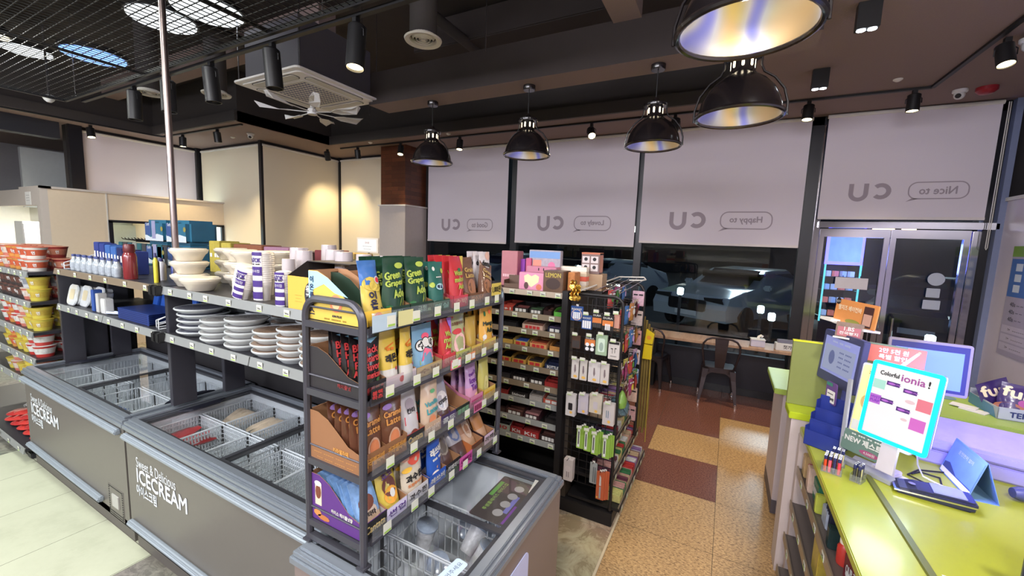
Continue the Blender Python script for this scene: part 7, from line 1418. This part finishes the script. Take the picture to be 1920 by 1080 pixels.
pn = thing('counter_screen', 'olive green upright panel with a yellow top edge at the end of the till counter', 'panel', (.385, 2.915, 1.006)); MB().box(0, 0, 0, .60, .03, .385).build('panel', grd, pn, bevel=.002); MB().box(-.001, -.001, .385, .601, .031, .392).build('edge_strip', C(222, 226, 40, n='edge_yellow', rough=.4), pn)
for i, (x, z) in enumerate(((.445, .71), (.432, .50), (.42, .30), (.405, .09))):
    o = MB().box(x, -1.0, z - .02, .99, 2.70, z).build('shelf', C(96, 88, 86, n='shelf_taupe', rough=.5), TC); r_ = MB().box(x - .006, -1.0, z - .03, x, 2.69, z + .018).build('price_rail', rail2, o)
    for k in range(9): ptag(r_, 0, 0, 0, T=Matrix.Translation((x - .0065, 1.0 + .19 * k + .03 * (i % 2), z - .006)) @ Matrix.Rotation(R(-90), 4, 'Z'), w_=.04, h=.03)
FC = thing('rear_counter', 'pale green topped counter wing running to the right wall behind the till', 'counter', (0, 0, 0))
MB().box(.37, 3.38, .91, 2.40, 3.99, .95).build('counter_top', C(160, 184, 84, n='wing_green', rough=.35), FC, bevel=.004); MB().box(.43, 3.42, 0, 2.38, 3.97, .91).build('body', C(200, 188, 190, n='wing_body', rough=.5), FC, bevel=.003); MB().box(.428, 3.41, .0, .46, 3.98, .10).build('plinth', C(90, 84, 90, n='wing_plinth'), FC)
MB().box(.68, 2.96, .0, 2.38, 3.38, .86).build('under_shelf', C(70, 74, 130, n='blue_grey_inner', rough=.6), FC)
zc = .9305
# LED framed sign
def panelset(name, lab, cat, ctr, yaw, tilt, w_, h, th, m_, r=.012, group=None):
    o = thing(name, lab, cat, ctr, 0, group); o.rotation_euler = (R(-tilt), 0, R(yaw)); b = MB().prism(rrect(w_, h, r, 4), 0, th).build('panel', m_, o, bevel=.002); return o
cy = mat('cyan_led', (.0, .8, 1), emit=(.0, .62, 1), es=1.1, var=0); scr = mat('sign_screen', (.22, .22, .22), emit=(1, .97, 1), es=.42, var=0)
L = panelset('led_sign', 'lit white advertising sign with a glowing cyan frame on the till counter', 'sign', (.705, 2.30, 1.273), -44.3, 8, .253, .347, .018, C(150, 150, 210, n='sign_back', rough=.3))
fr_ = MB(); a_, b_ = rrect(.253, .347, .014, 5), rrect(.222, .316, .004, 5); n = len(a_); fr_.add([(p[0], -.003, p[1]) for p in a_] + [(p[0], -.003, p[1]) for p in b_] + [(p[0], .004, p[1]) for p in a_], [(k, (k + 1) % n, n + (k + 1) % n, n + k) for k in range(n)] + [(k, 2 * n + k, 2 * n + (k + 1) % n, (k + 1) % n) for k in range(n)]); fr_.build('led_frame', cy, L, fix=False)
MB().box(-.1115, -.0012, -.1585, .1115, -.0002, .1585).build('screen_edge', ink, L); MB().box(-.110, -.002, -.157, .110, -.0014, .157).build('screen', scr, L)
def T2(k=0): return Matrix.Translation((0, -.0024 - .0004 * k, 0))
def em(n_, c, e=.40): return mat('print_' + n_, tuple(.35 * q for q in S(c)), emit=S(c), es=e, var=0)
text('Colorful', .018, ink, L, T=T2(2), x=-.055, y=.124, wide=.07, bold=.05); text('ionia', .028, em('lilac', (206, 96, 196), .2), L, T=T2(), x=.03, y=.122, wide=.082, bold=.04); text('!', .028, ink, L, T=T2(), x=.084, y=.122, bold=.05)
vio = em("violet", (110, 40, 170), .12); pnk = em('salmon', (250, 130, 150), .35); pnk2 = em('orchid', (230, 110, 216), .35); mint = em('mint', (180, 236, 220), .4); lav = em('lav', (200, 110, 230), .35)
for (x, y) in ((-.035, .085), (.028, .072), (-.045, .005), (.018, -.012)): 
    decal(rect(x, y, .048, .018), vio, L, T=T2()); decal(circ(x - .006, y, .014, 9, .005), lav, L, T=T2(1)); text('~~', .005, lav, L, T=T2(2), x=x + .01, y=y)
decal(rect(-.085, .07, .046, .04), mint, L, T=T2()); decal(rect(-.088, .0, .042, .042), lav, L, T=T2()); text('MYST\nPURP', .026, em('violet2', (150, 60, 200)), L, T=T2(1), x=-.088, y=.0, wide=.036, bold=.03); decal(rect(.083, .03, .05, .05), pnk, L, T=T2()); decal(rect(.075, -.055, .052, .05), pnk2, L, T=T2()); decal(circ(.035, .03, .018, 12, .008), em('blush', (240, 206, 214)), L, T=T2()); decal(circ(.028, -.05, .012, 12, .006), em('blush', (240, 206, 214)), L, T=T2())
MB().prism([(-.032, -.30), (.032, -.30), (.030, -.17), (-.030, -.17)], .004, .018).build('stand_neck', C(196, 190, 200, n='stand_grey', rough=.3), L)
lamp('AREA', 'cyan_frame_light', (.0, -.0045, -.05), (.75, .9, 1), 1.6, L, size=.2, sy=.3, aim=(0, -1, -.25)); lamp('AREA', 'blue_back_light', (.05, .03, .02), (.2, .2, 1), 17, L, size=.25, sy=.3, aim=(.4, 1.4, .05))
B_ = thing('sign_base', 'white fan shaped plastic base under the lit sign', 'stand', (.72, 2.37, zc), R(-44)); MB().prism([(-.15, .03), (-.13, -.03), (-.05, -.05), (.05, -.05), (.14, -.03), (.16, .02), (.05, .04), (-.05, .04)], 0, .006, axis='z').build('plate', white, B_, bevel=.002); MB().box(-.045, -.035, .0065, .045, .025, .03).build('block', C(214, 206, 216, n='block_white'), B_, bevel=.004)
Y_ = panelset('lit_menu_board', 'yellow lit menu board half hidden behind the cyan framed sign', 'sign', (.690, 2.395, 1.235), -44.3, 8, .25, .345, .014, C(200, 204, 220, n='board_white', rough=.4))
ygl = mat('menu_glow', S((250, 236, 140)), emit=S((252, 238, 150)), es=.35, var=.1, scale=6); MB().prism(rrect(.235, .33, .012, 4), -.002, -.0005).build('lit_panel', ygl, Y_); text('귤꽃', .022, C(110, 110, 90, n='menu_ink'), Y_, T=T2(), x=-.07, y=.135); decal(circ(-.075, -.01, .025, 16, .035), em('orange', (246, 206, 120)), Y_, T=T2()); decal(rect(-.0, -.13, .23, .05), em('cream', (250, 248, 236)), Y_, T=T2())
Nb = panelset('price_board', 'grey green board with white letters NEW under the lit sign', 'sign', (.625, 2.345, 1.045), -44.3, 4, .20, .10, .01, C(96, 120, 112, n='board_green', rough=.5)); text('NEW 제스트', .03, wpr, Nb, T=Matrix.Translation((0, -.001, 0)), x=-.01, y=.012, wide=.15, bold=.04); text('-- --- -- ---', .006, wpr, Nb, T=Matrix.Translation((0, -.001, 0)), x=0, y=.038, wide=.12); decal(circ(.02, -.028, .04, 14, .012), C(150, 70, 110, n='plum_oval'), Nb, T=Matrix.Translation((0, -.001, 0))); text('4,500원', .014, wpr, Nb, T=Matrix.Translation((0, -.0016, 0)), x=.02, y=-.028)
SF = thing('board_stand', 'slim grey stand frame holding the price board', 'stand', (.56, 2.42, zc), R(-44)); MB().box(-.008, -.008, 0, .008, .008, .40).build('upright', C(150, 152, 162, n='frame_silver', rough=.3), SF, bevel=.002); MB().box(-.008, -.03, 0, .22, .03, .02).build('foot', C(150, 152, 162, n='frame_silver', rough=.3), SF, bevel=.002)
# customer monitor with the signs above it
mon = C(70, 74, 110, n='monitor_shell', rough=.35); CM = panelset('customer_monitor', 'customer facing monitor with a blurred pale page, next to the olive panel', 'monitor', (.575, 2.755, 1.345), -72, 4, .335, .285, .03, mon)
MB().box(-.145, -.001, -.09, .145, -.0002, .11).build('screen', mat('dim_screen', S((120, 126, 178)), emit=S((120, 126, 178)), es=.45, var=.1), CM); decal(rect(0, -.005, .26, .14), em('page', (150, 158, 190), .5), CM, T=T2()); decal(circ(-.06, .0, .026, 14, .04), em('figure', (96, 104, 150), .5), CM, T=T2(1)); 
for q in range(4): text('--- ----', .008, em('figure', (96, 104, 150), .5), CM, T=T2(1), x=.05, y=.04 - .026 * q, wide=.1)
text('--- -- ---', .010, em('pagetitle', (170, 176, 210), .5), CM, T=T2(), x=0, y=.088, wide=.15)
MB().box(-.03, .03, -.41, .03, .06, -.05).build('monitor_neck', mon, CM); MB().box(-.09, -.02, -.412, .09, .09, -.40).build('monitor_foot', mon, CM)
tg = panelset('price_hanger', 'purple framed price hanger with the amount 19,000 hanging under the customer monitor', 'price tag', (.535, 2.63, 1.19), -68, 0, .085, .12, .004, C(110, 80, 140, n='hanger_purple')); decal(rrect(.062, .065, .004, 3, .004, -.018), paper, tg, T=T2()); text('19,000원', .016, ink, tg, T=T2(1), x=.004, y=-.03, wide=.05, bold=.04); text('-----', .006, ink, tg, T=T2(1), x=0, y=-.004, wide=.04); decal(rect(-.012, .045, .045, .018), C(70, 140, 120, n='hanger_teal'), tg, T=T2())
og_ = panelset('counter_sign', 'orange food advertising sign standing on top of the customer monitor', 'sign', (.637, 2.85, 1.595), -70, 5, .334, .13, .006, C(226, 150, 84, n='sign_orange', rough=.5), r=.004); text('햄치즈 베이컨바', .028, C(250, 226, 190, n='sign_cream'), og_, T=T2(), x=-.04, y=.02, wide=.19, bold=.04); decal(rrect(.07, .11, .004, 3, .105, -.005), C(70, 40, 40, n='pack_brown'), og_, T=T2()); decal(rect(.105, -.02, .06, .06), C(206, 160, 140, n='pack_pale'), og_, T=T2(1)); text('NEW', .012, wpr, og_, T=T2(1), x=-.145, y=.05); decal(circ(-.145, .052, .02, 12), ink, og_, T=T2()); decal(circ(-.0, -.05, .06, 12, .014), C(150, 150, 70, n='salad_green'), og_, T=T2())
MB().box(-.12, -.03, -.078, .14, .05, -.066).build('sign_foot', offw, og_); MB().box(-.20, -.05, -.072, -.10, .05, -.055).build('paper_stack', paper, og_)
pc = panelset('small_card', 'small pink and green card in front of the orange sign', 'card', (.60, 2.74, 1.515), -28, 8, .12, .08, .005, C(150, 120, 100, n='card_mix', rough=.5, var=.5, scale=30), r=.003); decal(rect(.0, -.01, .1, .05), C(206, 110, 120, n='card_pink3'), pc, T=T2()); text('1.BS', .02, wpr, pc, T=T2(1), y=.006, bold=.04); text('전국빵지', .016, wpr, pc, T=T2(1), y=-.018, wide=.08, bold=.04); MB().box(-.06, -.02, -.05, .06, .02, -.041).build('foot', offw, pc)
co = panelset('coral_sign', 'coral sign offering a special discount behind the cyan framed sign', 'sign', (.778, 2.70, 1.417), -22, 16, .235, .095, .006, C(222, 116, 92, n='sign_coral', rough=.5), r=.003); text('2만 5천 원', .024, wpr, co, T=T2(), x=.0, y=.018, wide=.11, bold=.05); text('특별 할인', .024, wpr, co, T=T2(), x=.0, y=-.014, wide=.105, bold=.05); decal(rect(-.03, .045, .16, .009), C(110, 130, 100, n='sign_moss'), co, T=T2()); decal([(.03, -.045), (.085, .03), (.095, .024), (.05, -.045)], C(200, 206, 220, n='pen_white'), co, T=T2(1)); decal(circ(.093, .032, .006), C(236, 170, 120, n='pen_tip'), co, T=T2(2)); MB().box(-.01, .006, -.44, .01, .012, -.04).build('stem', steel, co)
M2 = panelset('till_monitor', 'till monitor with a bright blue screen behind the coral sign', 'monitor', (.97, 2.88, 1.345), -6, 4, .32, .27, .03, C(150, 142, 158, n='monitor_white', rough=.4)); MB().box(-.148, -.002, -.12, .148, -.0005, .122).build('bezel', C(50, 54, 120, n='bezel_blue'), M2); MB().box(-.13, -.003, -.105, .13, -.0021, .09).build('screen', mat('blue_screen', S((100, 130, 220)), emit=S((110, 140, 225)), es=.6, var=.1, scale=4), M2); MB().box(-.03, .03, -.41, .03, .07, -.05).build('monitor_neck', mon, M2)
# counter items -------------------------------------------------------------
og2 = thing('file_organizer', 'navy blue stepped plastic file organizer on the till counter', 'organizer', (.525, 2.545, zc), R(-30)); nb2 = C(40, 54, 130, n='navy_plastic', rough=.35)
for k in range(3):
    b = MB(); y0 = .05 * k - .07; h = .10 + .06 * k; b.box(-.075, y0, 0, .075, y0 + .003, h * .8); b.box(-.075, y0 + .045, 0, .075, y0 + .048, h + .02); b.box(-.075, y0, 0, -.072, y0 + .048, h); b.box(.072, y0, 0, .075, y0 + .048, h); b.box(-.075, y0, 0, .075, y0 + .048, .004); b.build('tray_tier', nb2, og2, bevel=.001)
def lighters(x, y, nx, ny, cols, rz, lab):
    t = thing('lighter_box', lab, 'lighter holder', (x, y, zc), R(rz)); w_, d = nx * .0165 + .008, ny * .0165 + .008
    b = MB(); b.box(-w_ / 2, -d / 2, 0, w_ / 2, d / 2, .003); b.box(-w_ / 2, -d / 2, 0, w_ / 2, -d / 2 + .002, .03); b.box(-w_ / 2, d / 2 - .002, 0, w_ / 2, d / 2, .05); b.box(-w_ / 2, -d / 2, 0, -w_ / 2 + .002, d / 2, .035); b.box(w_ / 2 - .002, -d / 2, 0, w_ / 2, d / 2, .035); b.build('clear_box', clear, t); M_ = Matrix.Translation((x, y, 0)) @ Matrix.Rotation(R(rz), 4, 'Z')
    pr = {}; i = 0
    for a in range(nx):
        for c in range(ny):
            k = cols[i % len(cols)]; i += 1; p = M_ @ Vector((-w_ / 2 + .012 + .0165 * a, -d / 2 + .012 + .0165 * c, zc + .0035)); lb_ = '%s disposable lighter, column %s, row %s of %s' % (k[0], ORD[a], ORD[c], lab.split(' holding')[0].replace('clear ', 'the '))
            if k[0] in pr: copy_tree(pr[k[0]], loc=p, label=lb_); continue
            o = thing('lighter', lb_, 'lighter', p, R(rz), 'lighters on the till counter'); MB().lathe([(.0065, 0), (.0068, .055)], 12, sx=.9).build('body', C(*k[1], n='lighter_%s' % k[0], rough=.2), o, smooth=True); MB().lathe([(.0068, .056), (.0068, .07), (.005, .074)], 12, sx=.9).build('metal_top', C(40, 44, 90, n='lighter_top', rough=.3), o, smooth=True); MB().cyl((-.005, 0, .073), (.005, 0, .073), .004, n=8).build('wheel', chrome, o); pr[k[0]] = o
lighters(.50, 2.262, 4, 4, [('orange', (200, 70, 40)), ('navy', (40, 44, 90)), ('red', (226, 60, 80)), ('navy', (40, 44, 90)), ('coral', (236, 90, 110))], -16, 'wide clear box holding lighters')
lighters(.583, 2.222, 2, 3, [('black', (50, 50, 54)), ('cream', (206, 200, 150)), ('grey', (90, 90, 96))], -30, 'narrow clear box holding lighters')
lighters(.535, 2.345, 3, 2, [('cream', (206, 190, 150)), ('grey', (90, 90, 96))], -16, 'rear clear box holding lighters')
ct = thing('card_terminal', 'dark card payment terminal lying on the lime counter', 'card terminal', (.835, 2.235, zc), R(-8)); ck = C(40, 42, 66, n='terminal_dark', rough=.35); 
b = MB(); b.prism([(-.125, 0), (.10, 0), (.112, .012), (.112, .042), (-.06, .034), (-.132, .016)], -.055, .055); b.build('body', ck, ct, bevel=.008)
Tm = Matrix.Rotation(R(-2.6), 4, 'Y'); MB().box(-.01, -.042, .0385, .085, .042, .0425, T=Tm).build('screen', mat('terminal_screen', S((130, 134, 170)), rough=.1, emit=S((90, 94, 130)), es=.25, var=.05), ct); MB().box(-.112, -.045, .030, -.02, .045, .0345, T=Matrix.Rotation(R(-5), 4, 'Y')).build('top_plate', C(70, 72, 96, n='terminal_plate', rough=.2), ct, bevel=.003); MB().prism([(-.13, .012), (.11, .022), (.11, .028), (-.13, .018)], -.057, .057).build('silver_band', chrome, ct); MB().lathe([(.012, .036), (.010, .037)], 16, c=(-.07, 0, 0)).build('contactless_mark', C(120, 120, 150, n='mark_grey'), ct)
cal = thing('desk_calendar', 'tent shaped desk calendar with a blue sky photo on teal card', 'calendar', (1.00, 2.43, zc), 0); te = C(110, 156, 186, n='card_teal', rough=.6)
q_ = MB(); q_.add([(-.04, -.13, 0), (-.04, .13, 0), (.0, .13, .165), (.0, -.13, .165)], [(0, 1, 2, 3)]); q_.add([(.05, -.13, 0), (.05, .13, 0), (.0, .13, .165), (.0, -.13, .165)], [(3, 2, 1, 0)]); q_.add([(-.04, -.13, .001), (.05, -.13, .001), (.05, .13, .001), (-.04, .13, .001)], [(0, 1, 2, 3)]); o = q_.build('card_stand', te, cal, fix=False); mo = o.modifiers.new('thick', 'SOLIDIFY'); mo.thickness = .002
Tc = Matrix.Translation((-.0212, 0, .0825)) @ Matrix.Rotation(R(-90), 4, 'Z') @ Matrix.Rotation(R(-13.6), 4, 'X')
decal(rect(0, .01, .25, .13), mat('calendar_sky', S((110, 146, 214)), rough=.4, var=.35, scale=9), cal, T=Tc @ Matrix.Translation((0, -.002, 0)), name='photo'); decal(rect(0, -.067, .25, .022), paper, cal, T=Tc @ Matrix.Translation((0, -.0022, 0)), name='photo'); decal([(-.12, -.03), (-.08, -.02), (.0, -.052), (.12, -.05), (.12, -.055), (-.12, -.055)], C(60, 74, 110, n='hills_navy'), cal, T=Tc @ Matrix.Translation((0, -.0024, 0)), name='photo'); text('운전면허 없이', .018, wpr, cal, T=Tc @ Matrix.Translation((0, -.0026, 0)), x=0, y=.045, wide=.12)
prn = thing('receipt_printer', 'large white till printer with paper sheets on its sloping lid', 'printer', (1.13, 2.66, zc), R(-14)); pw = C(150, 144, 172, n='printer_white', rough=.4); 
MB().box(-.22, -.09, 0, .20, .10, .07).build('lower_body', pw, prn, bevel=.008); b = MB(); b.prism([(-.10, .075), (.11, .075), (.11, .185), (-.10, .12)], -.23, .23, axis='x'); b.build('upper_body', pw, prn, bevel=.01)
MB().prism([(-.09, .1235), (.10, .1825), (.10, .185), (-.09, .126)], -.2, .16, axis='x').build('paper_sheets', C(160, 150, 172, n='sheet_lilac', rough=.8, var=.15, scale=14, bump=.4), prn)
sc2 = thing('hand_scanner', 'grey hand held bar code scanner lying on the counter behind the calendar', 'scanner', (1.17, 2.40, zc), R(10)); MB().lathe([(.02, -.05), (.028, -.03), (.03, .02), (.022, .05)], 14, T=Matrix.Translation((0, 0, .032)) @ Matrix.Rotation(R(90), 4, 'Y')).build('head', C(70, 74, 120, n='scanner_blue', rough=.4), sc2, smooth=True); MB().tube([(.01, -.02, .026), (.05, -.06, .018), (.09, -.08, .016)], .016, 8).build('grip', C(130, 130, 170, n='scanner_grey', rough=.4), sc2, smooth=True); MB().tube([(.05, .0, .03), (.12, .01, .016), (.2, .0, .012), (.3, -.03, .012)], .010, 8).build('handle', C(34, 36, 70, n='scanner_dark', rough=.4), sc2, smooth=True)
tag(MB().tube([(.82, 2.42, .937), (.86, 2.46, .937), (.92, 2.44, .937), (.90, 2.36, .937), (.84, 2.35, .937), (.80, 2.40, .937), (.86, 2.48, .937), (.97, 2.52, .937)], .0035, 6).build('black_cable', ink, smooth=True), 'black cable looped on the counter between the sign base and the calendar', 'cable'); tag(MB().tube([(.80, 2.34, 1.06), (.82, 2.38, 1.0), (.85, 2.40, .945), (.88, 2.37, .94), (.90, 2.35, .94)], .003, 6).build('white_cable', white, smooth=True), 'white cable hanging from the lit sign to the counter', 'cable')
tag(MB().box(-.05, -.03, 0, .05, .03, .08).build('small_white_box', white, bevel=.003), 'small white box cut by the right edge of the picture, behind the calendar', 'box').location = (1.32, 2.38, zc)
mb_ = thing('till_drawer_screen', 'dark blue black back of a till screen at the bottom right corner', 'monitor', (1.055, 1.64, zc), R(-14)); MB().box(-.22, -.012, .01, .22, .012, .22).build('shell', C(24, 26, 48, n='screen_back', rough=.4), mb_, bevel=.006); MB().box(-.05, -.04, 0, .05, .05, .012).build('foot', C(24, 26, 48, n='screen_back', rough=.4), mb_)
o = MB().box(-.04, -.025, 0, .04, .025, .001).build('counter_card', paper); o.location = (.715, 1.66, zc); tag(o, 'white printed card lying on the counter at the bottom edge of the picture', 'card'); text('---', .012, ink, o, T=Matrix.Translation((0, 0, .0015)) @ TF)
# rear counter items
tb2 = thing('snack_display_box', 'teal and white cardboard tray with dark blue capitals on its front', 'display box', (1.535, 3.53, .9505), R(2)); b = MB(); b.box(0, 0, 0, .55, .004, .075); b.box(0, .31, 0, .55, .314, .10); b.box(0, 0, 0, .004, .314, .07); b.box(.546, 0, 0, .55, .314, .07); b.box(0, 0, 0, .55, .31, .004); b.build('tray', C(206, 214, 226, n='tray_pale', rough=.5), tb2); text('TERRA쿠키', .042, C(50, 60, 110, n='terra_ink'), tb2, T=Matrix.Translation((.16, -.001, .038)), bold=.04); decal([(0, 0), (.3, 0), (.26, .06), (0, .07)], C(96, 160, 196, n='tray_teal'), tb2, T=Matrix.Translation((-.001, .31, 0)) @ Matrix.Rotation(R(-90), 4, 'Z'))
snk = foil('snackviolet', (70, 44, 120)); p = pouch('x', [snk], w_=.175, h=.20, t=.035, seed=101, name='snack_bag', cat='snack bag', art=[(circ(-.03, .045, .07, 14, .035), C(176, 110, 80, n='cookie_brown')), (circ(.05, .04, .04, 14, .03), C(206, 150, 130, n='cookie_pale')), (circ(.02, .09, .03, 14, .022), C(176, 80, 150, n='badge_pink'))], words=[('fun', .062, C(250, 230, 190, n='fun_cream'), -.01, .145, .13, -.08)])
for i in range(5):
    x, y = 1.64 + .175 * (i % 3), 3.60 + .12 * (i // 3); lb_ = 'purple cookie snack bag with the word fun, %s in the tray' % ['leftmost in front', 'middle front', 'right front', 'left rear', 'right rear'][i]
    if i == 0: p.location = (x, y, .957); p.rotation_euler = (R(-14), R(6), R(-12)); p['label'] = lb_; p['group'] = 'snack bags in the tray'
    else: copy_tree(p, loc=(x, y, .957), rot=(R(-20 + 5 * i), R(-8 * i), R(-20 + 12 * i)), label=lb_)
for i in range(2): o = MB().box(-.06, -.04, 0, .06, .04, .006).build('paper_pad', C(222, 218, 214, n='pad_white')); o.location = (1.47 - .03 * i, 3.62 + .05 * i, .951 + .0065 * i); o.rotation_euler = (0, 0, R(-40 + 8 * i)); tag(o, ['lower', 'upper'][i] + ' white paper pad left of the snack tray', 'paper')
o = MB().lathe([(.05, 0), (.05, .002)], 24).build('round_mat', C(110, 140, 150, n='mat_grey')); o.location = (1.42, 3.86, .951); tag(o, 'round grey spot mat on the rear counter behind the lit sign', 'mat')
# wall poster
wp = thing('wall_poster', 'tall grey and blue information poster with rows of pictograms on the right wall', 'poster', (2.415, 5.50, 1.53), R(-90)); MB().box(-.24, -.004, -.52, .24, 0, .52).build('sheet', C(166, 158, 180, n='poster_grey', rough=.5), wp); dT = Matrix.Translation((0, -.005, 0)); decal(rect(0, .47, .48, .10), C(120, 160, 60, n='poster_green'), wp, T=dT); decal(rect(0, .22, .46, .36), C(60, 100, 170, n='poster_blue'), wp, T=dT)
for k in range(3): decal(rect(-.1, .32 - .1 * k, .10, .07), C(200, 210, 226, n='poster_pale'), wp, T=Matrix.Translation((0, -.006, 0))); text('----', .02, wpr, wp, T=Matrix.Translation((0, -.006, 0)), x=.1, y=.32 - .1 * k, wide=.12)
for k in range(3): text('40s -- --', .04, gr_, wp, T=Matrix.Translation((0, -.006, 0)), x=-.05, y=-.03 - .07 * k, wide=.2)
for k in range(3): decal(rect(0, -.27 - .085 * k, .44, .07), C(190, 182, 200, n='poster_row'), wp, T=dT); text('> ------', .02, gr_, wp, T=Matrix.Translation((0, -.006, 0)), y=-.27 - .085 * k, wide=.25)
# goods below the counter ---------------------------------------------------
def good(name, lab, x, y, z, w_, d, h, c, rz=0, words=None, var=.25):
    o = MB().box(-w_ / 2, -d / 2, 0, w_ / 2, d / 2, h).build(name, C(*c, n='good_%d_%d_%d' % c, rough=.35, var=var, scale=40), bevel=.004); o.location = (x, y, z + .0005); o.rotation_euler = (0, 0, R(-90 + rz)); tag(o, lab, name.replace('_', ' '))
    if words: text(words, h * .3, wpr, o, T=Matrix.Translation((0, -d / 2 - .001, h * .5)), wide=w_ * .7, bold=.03)
    return o
G1 = [('gum_pack', 'beige and gold gum packs at the far end of the upper counter shelf', .48, 2.62, .06, .05, .12, (206, 170, 110), None), ('candy_pack', 'magenta candy pack on the upper counter shelf', .485, 2.53, .07, .04, .10, (206, 50, 110), None), ('candy_pack', 'cream and red candy pack on the upper counter shelf', .475, 2.46, .05, .05, .13, (222, 190, 170), None), ('gum_box', 'green box of mint gum on the upper counter shelf', .52, 2.36, .12, .10, .11, (40, 130, 96), '----'), ('mint_pack', 'second green mint pack behind the green gum box', .56, 2.50, .08, .05, .13, (60, 150, 120), None), ('yellow_card_pack', 'yellow card pack sticking out beside the mint gum', .475, 2.27, .03, .04, .09, (206, 216, 50), None), ('tissue_packet', 'white and blue tissue packet on the upper counter shelf', .485, 2.18, .09, .02, .08, (196, 206, 226), None)]
for (nm, lb_, x, y, w_, d, h, c, wd) in G1: good(nm, lb_, x, y, .71, w_, d, h, c, words=wd)
for i in range(5): o = MB().prism(rrect(.13, .17, .02, 4), 0, .010).build('black_pouch_case', C(40, 42, 60, n='case_dark', rough=.4, var=.2), bevel=.003); o.location = (.545, 2.17 - .020 * i, .80); o.rotation_euler = (R(8), 0, 0); tag(o, 'dark ribbed case standing on the upper counter shelf, %s from the far end' % ORD[i], 'case', 'dark cases on the upper counter shelf')
bt2 = thing('vitamin_bottle', 'white capped bottle with a red label on the upper counter shelf', 'bottle', (.50, 1.93, .7105)); MB().lathe([(.024, 0), (.026, .01), (.026, .07), (.018, .085)], 18).build('bottle', C(196, 60, 50, n='vitamin_red', rough=.35), bt2, smooth=True); MB().lathe([(.020, .086), (.020, .11), (.017, .115)], 18).build('cap', C(222, 214, 196, n='cap_cream'), bt2, smooth=True)
good('dark_bottle_box', 'small dark bottle box beside the vitamin bottle', .48, 2.02, .71, .04, .04, .09, (30, 60, 60)); o = good('maroon_box', 'maroon box with a white circle leaning at the front of the upper counter shelf', .53, 1.80, .71, .13, .07, .10, (120, 30, 44), rz=14, words='OUR TIME'); decal(circ(-.03, .03, .014), wpr, o, T=Matrix.Translation((0, -.037, 0)))
good('white_bottle', 'small white bottle behind the maroon box', .58, 1.86, .71, .04, .04, .12, (206, 200, 196)); 
for i in range(5): good('green_wrapped_bar', 'green wrapped bar on the upper counter shelf, %s from the far end' % ORD[i], .54, 1.52 - .03 * i, .71, .025, .16, .03, (40, 110, 60), rz=60)
good('red_square_box', 'small red box beside the green wrapped bars', .52, 1.60, .71, .05, .04, .04, (170, 70, 60)); good('black_flat_box', 'flat black box on the upper counter shelf in front of the green bars', .50, 1.68, .71, .14, .05, .03, (40, 34, 44))
good('yellow_pouch_pack', 'yellow pouch on the second counter shelf', .47, 2.12, .50, .11, .04, .15, (196, 170, 40)); good('yellow_sticker_box', 'bright yellow and white box on the second counter shelf', .465, 1.99, .50, .08, .06, .05, (222, 206, 60)); good('silver_pack', 'silver crumpled pack on the second counter shelf', .47, 1.70, .50, .10, .05, .14, (170, 156, 150)); good('navy_pack', 'navy pack on the second counter shelf', .46, 1.84, .50, .05, .05, .08, (50, 44, 90)); good('white_pack', 'grey white pack on the second counter shelf near the bottom edge', .475, 1.56, .50, .1, .06, .12, (200, 190, 196))
for i in range(6): good('candy_roll', 'red and green striped candy roll on the lowest counter shelf, %s from the far end' % ORD[i], .47, 2.32 - .075 * i, .09, .065, .06, .09, ((206, 110, 90), (196, 206, 150), (222, 200, 190))[i % 3], var=.6)
good('orange_pack', 'orange pack beside the candy rolls on the lowest counter shelf', .49, 1.84, .09, .08, .06, .07, (196, 90, 40)); good('red_white_box', 'red and white box on the lowest counter shelf', .47, 1.74, .09, .05, .08, .12, (206, 60, 50)); good('beige_pack', 'beige pack on the third counter shelf', .47, 1.95, .30, .07, .05, .09, (170, 140, 110)); good('blue_pack', 'blue pack on the third counter shelf', .47, 1.8, .30, .05, .05, .07, (60, 60, 120))
# ---------------------------------------------------------------- printed packaging inks are duller than pure colours
PRE = ('foil_', 'box_', 'cup_', 'cupband_', 'choc', 'print_', 'candy', 'bag_', 'good_', 'pk_', 'rear_', 'packet_', 'tray_', 'lid_', 'carton', 'low_carton', 'tissue_', 'snack', 'thermos', 'pink_box', 'card_')
for n_, m_ in MC.items():
    if not n_.startswith(PRE): continue
    for nd in m_.node_tree.nodes:
        ins = [nd.inputs[0]] if nd.type == 'BSDF_PRINCIPLED' else ([nd.inputs[6], nd.inputs[7]] if nd.type == 'MIX' else [])
        for s_ in ins:
            c = s_.default_value; g_ = .3 * c[0] + .59 * c[1] + .11 * c[2]
            s_.default_value = tuple(.74 * (.88 * v + .12 * g_) + .004 for v in c[:3]) + (1,)
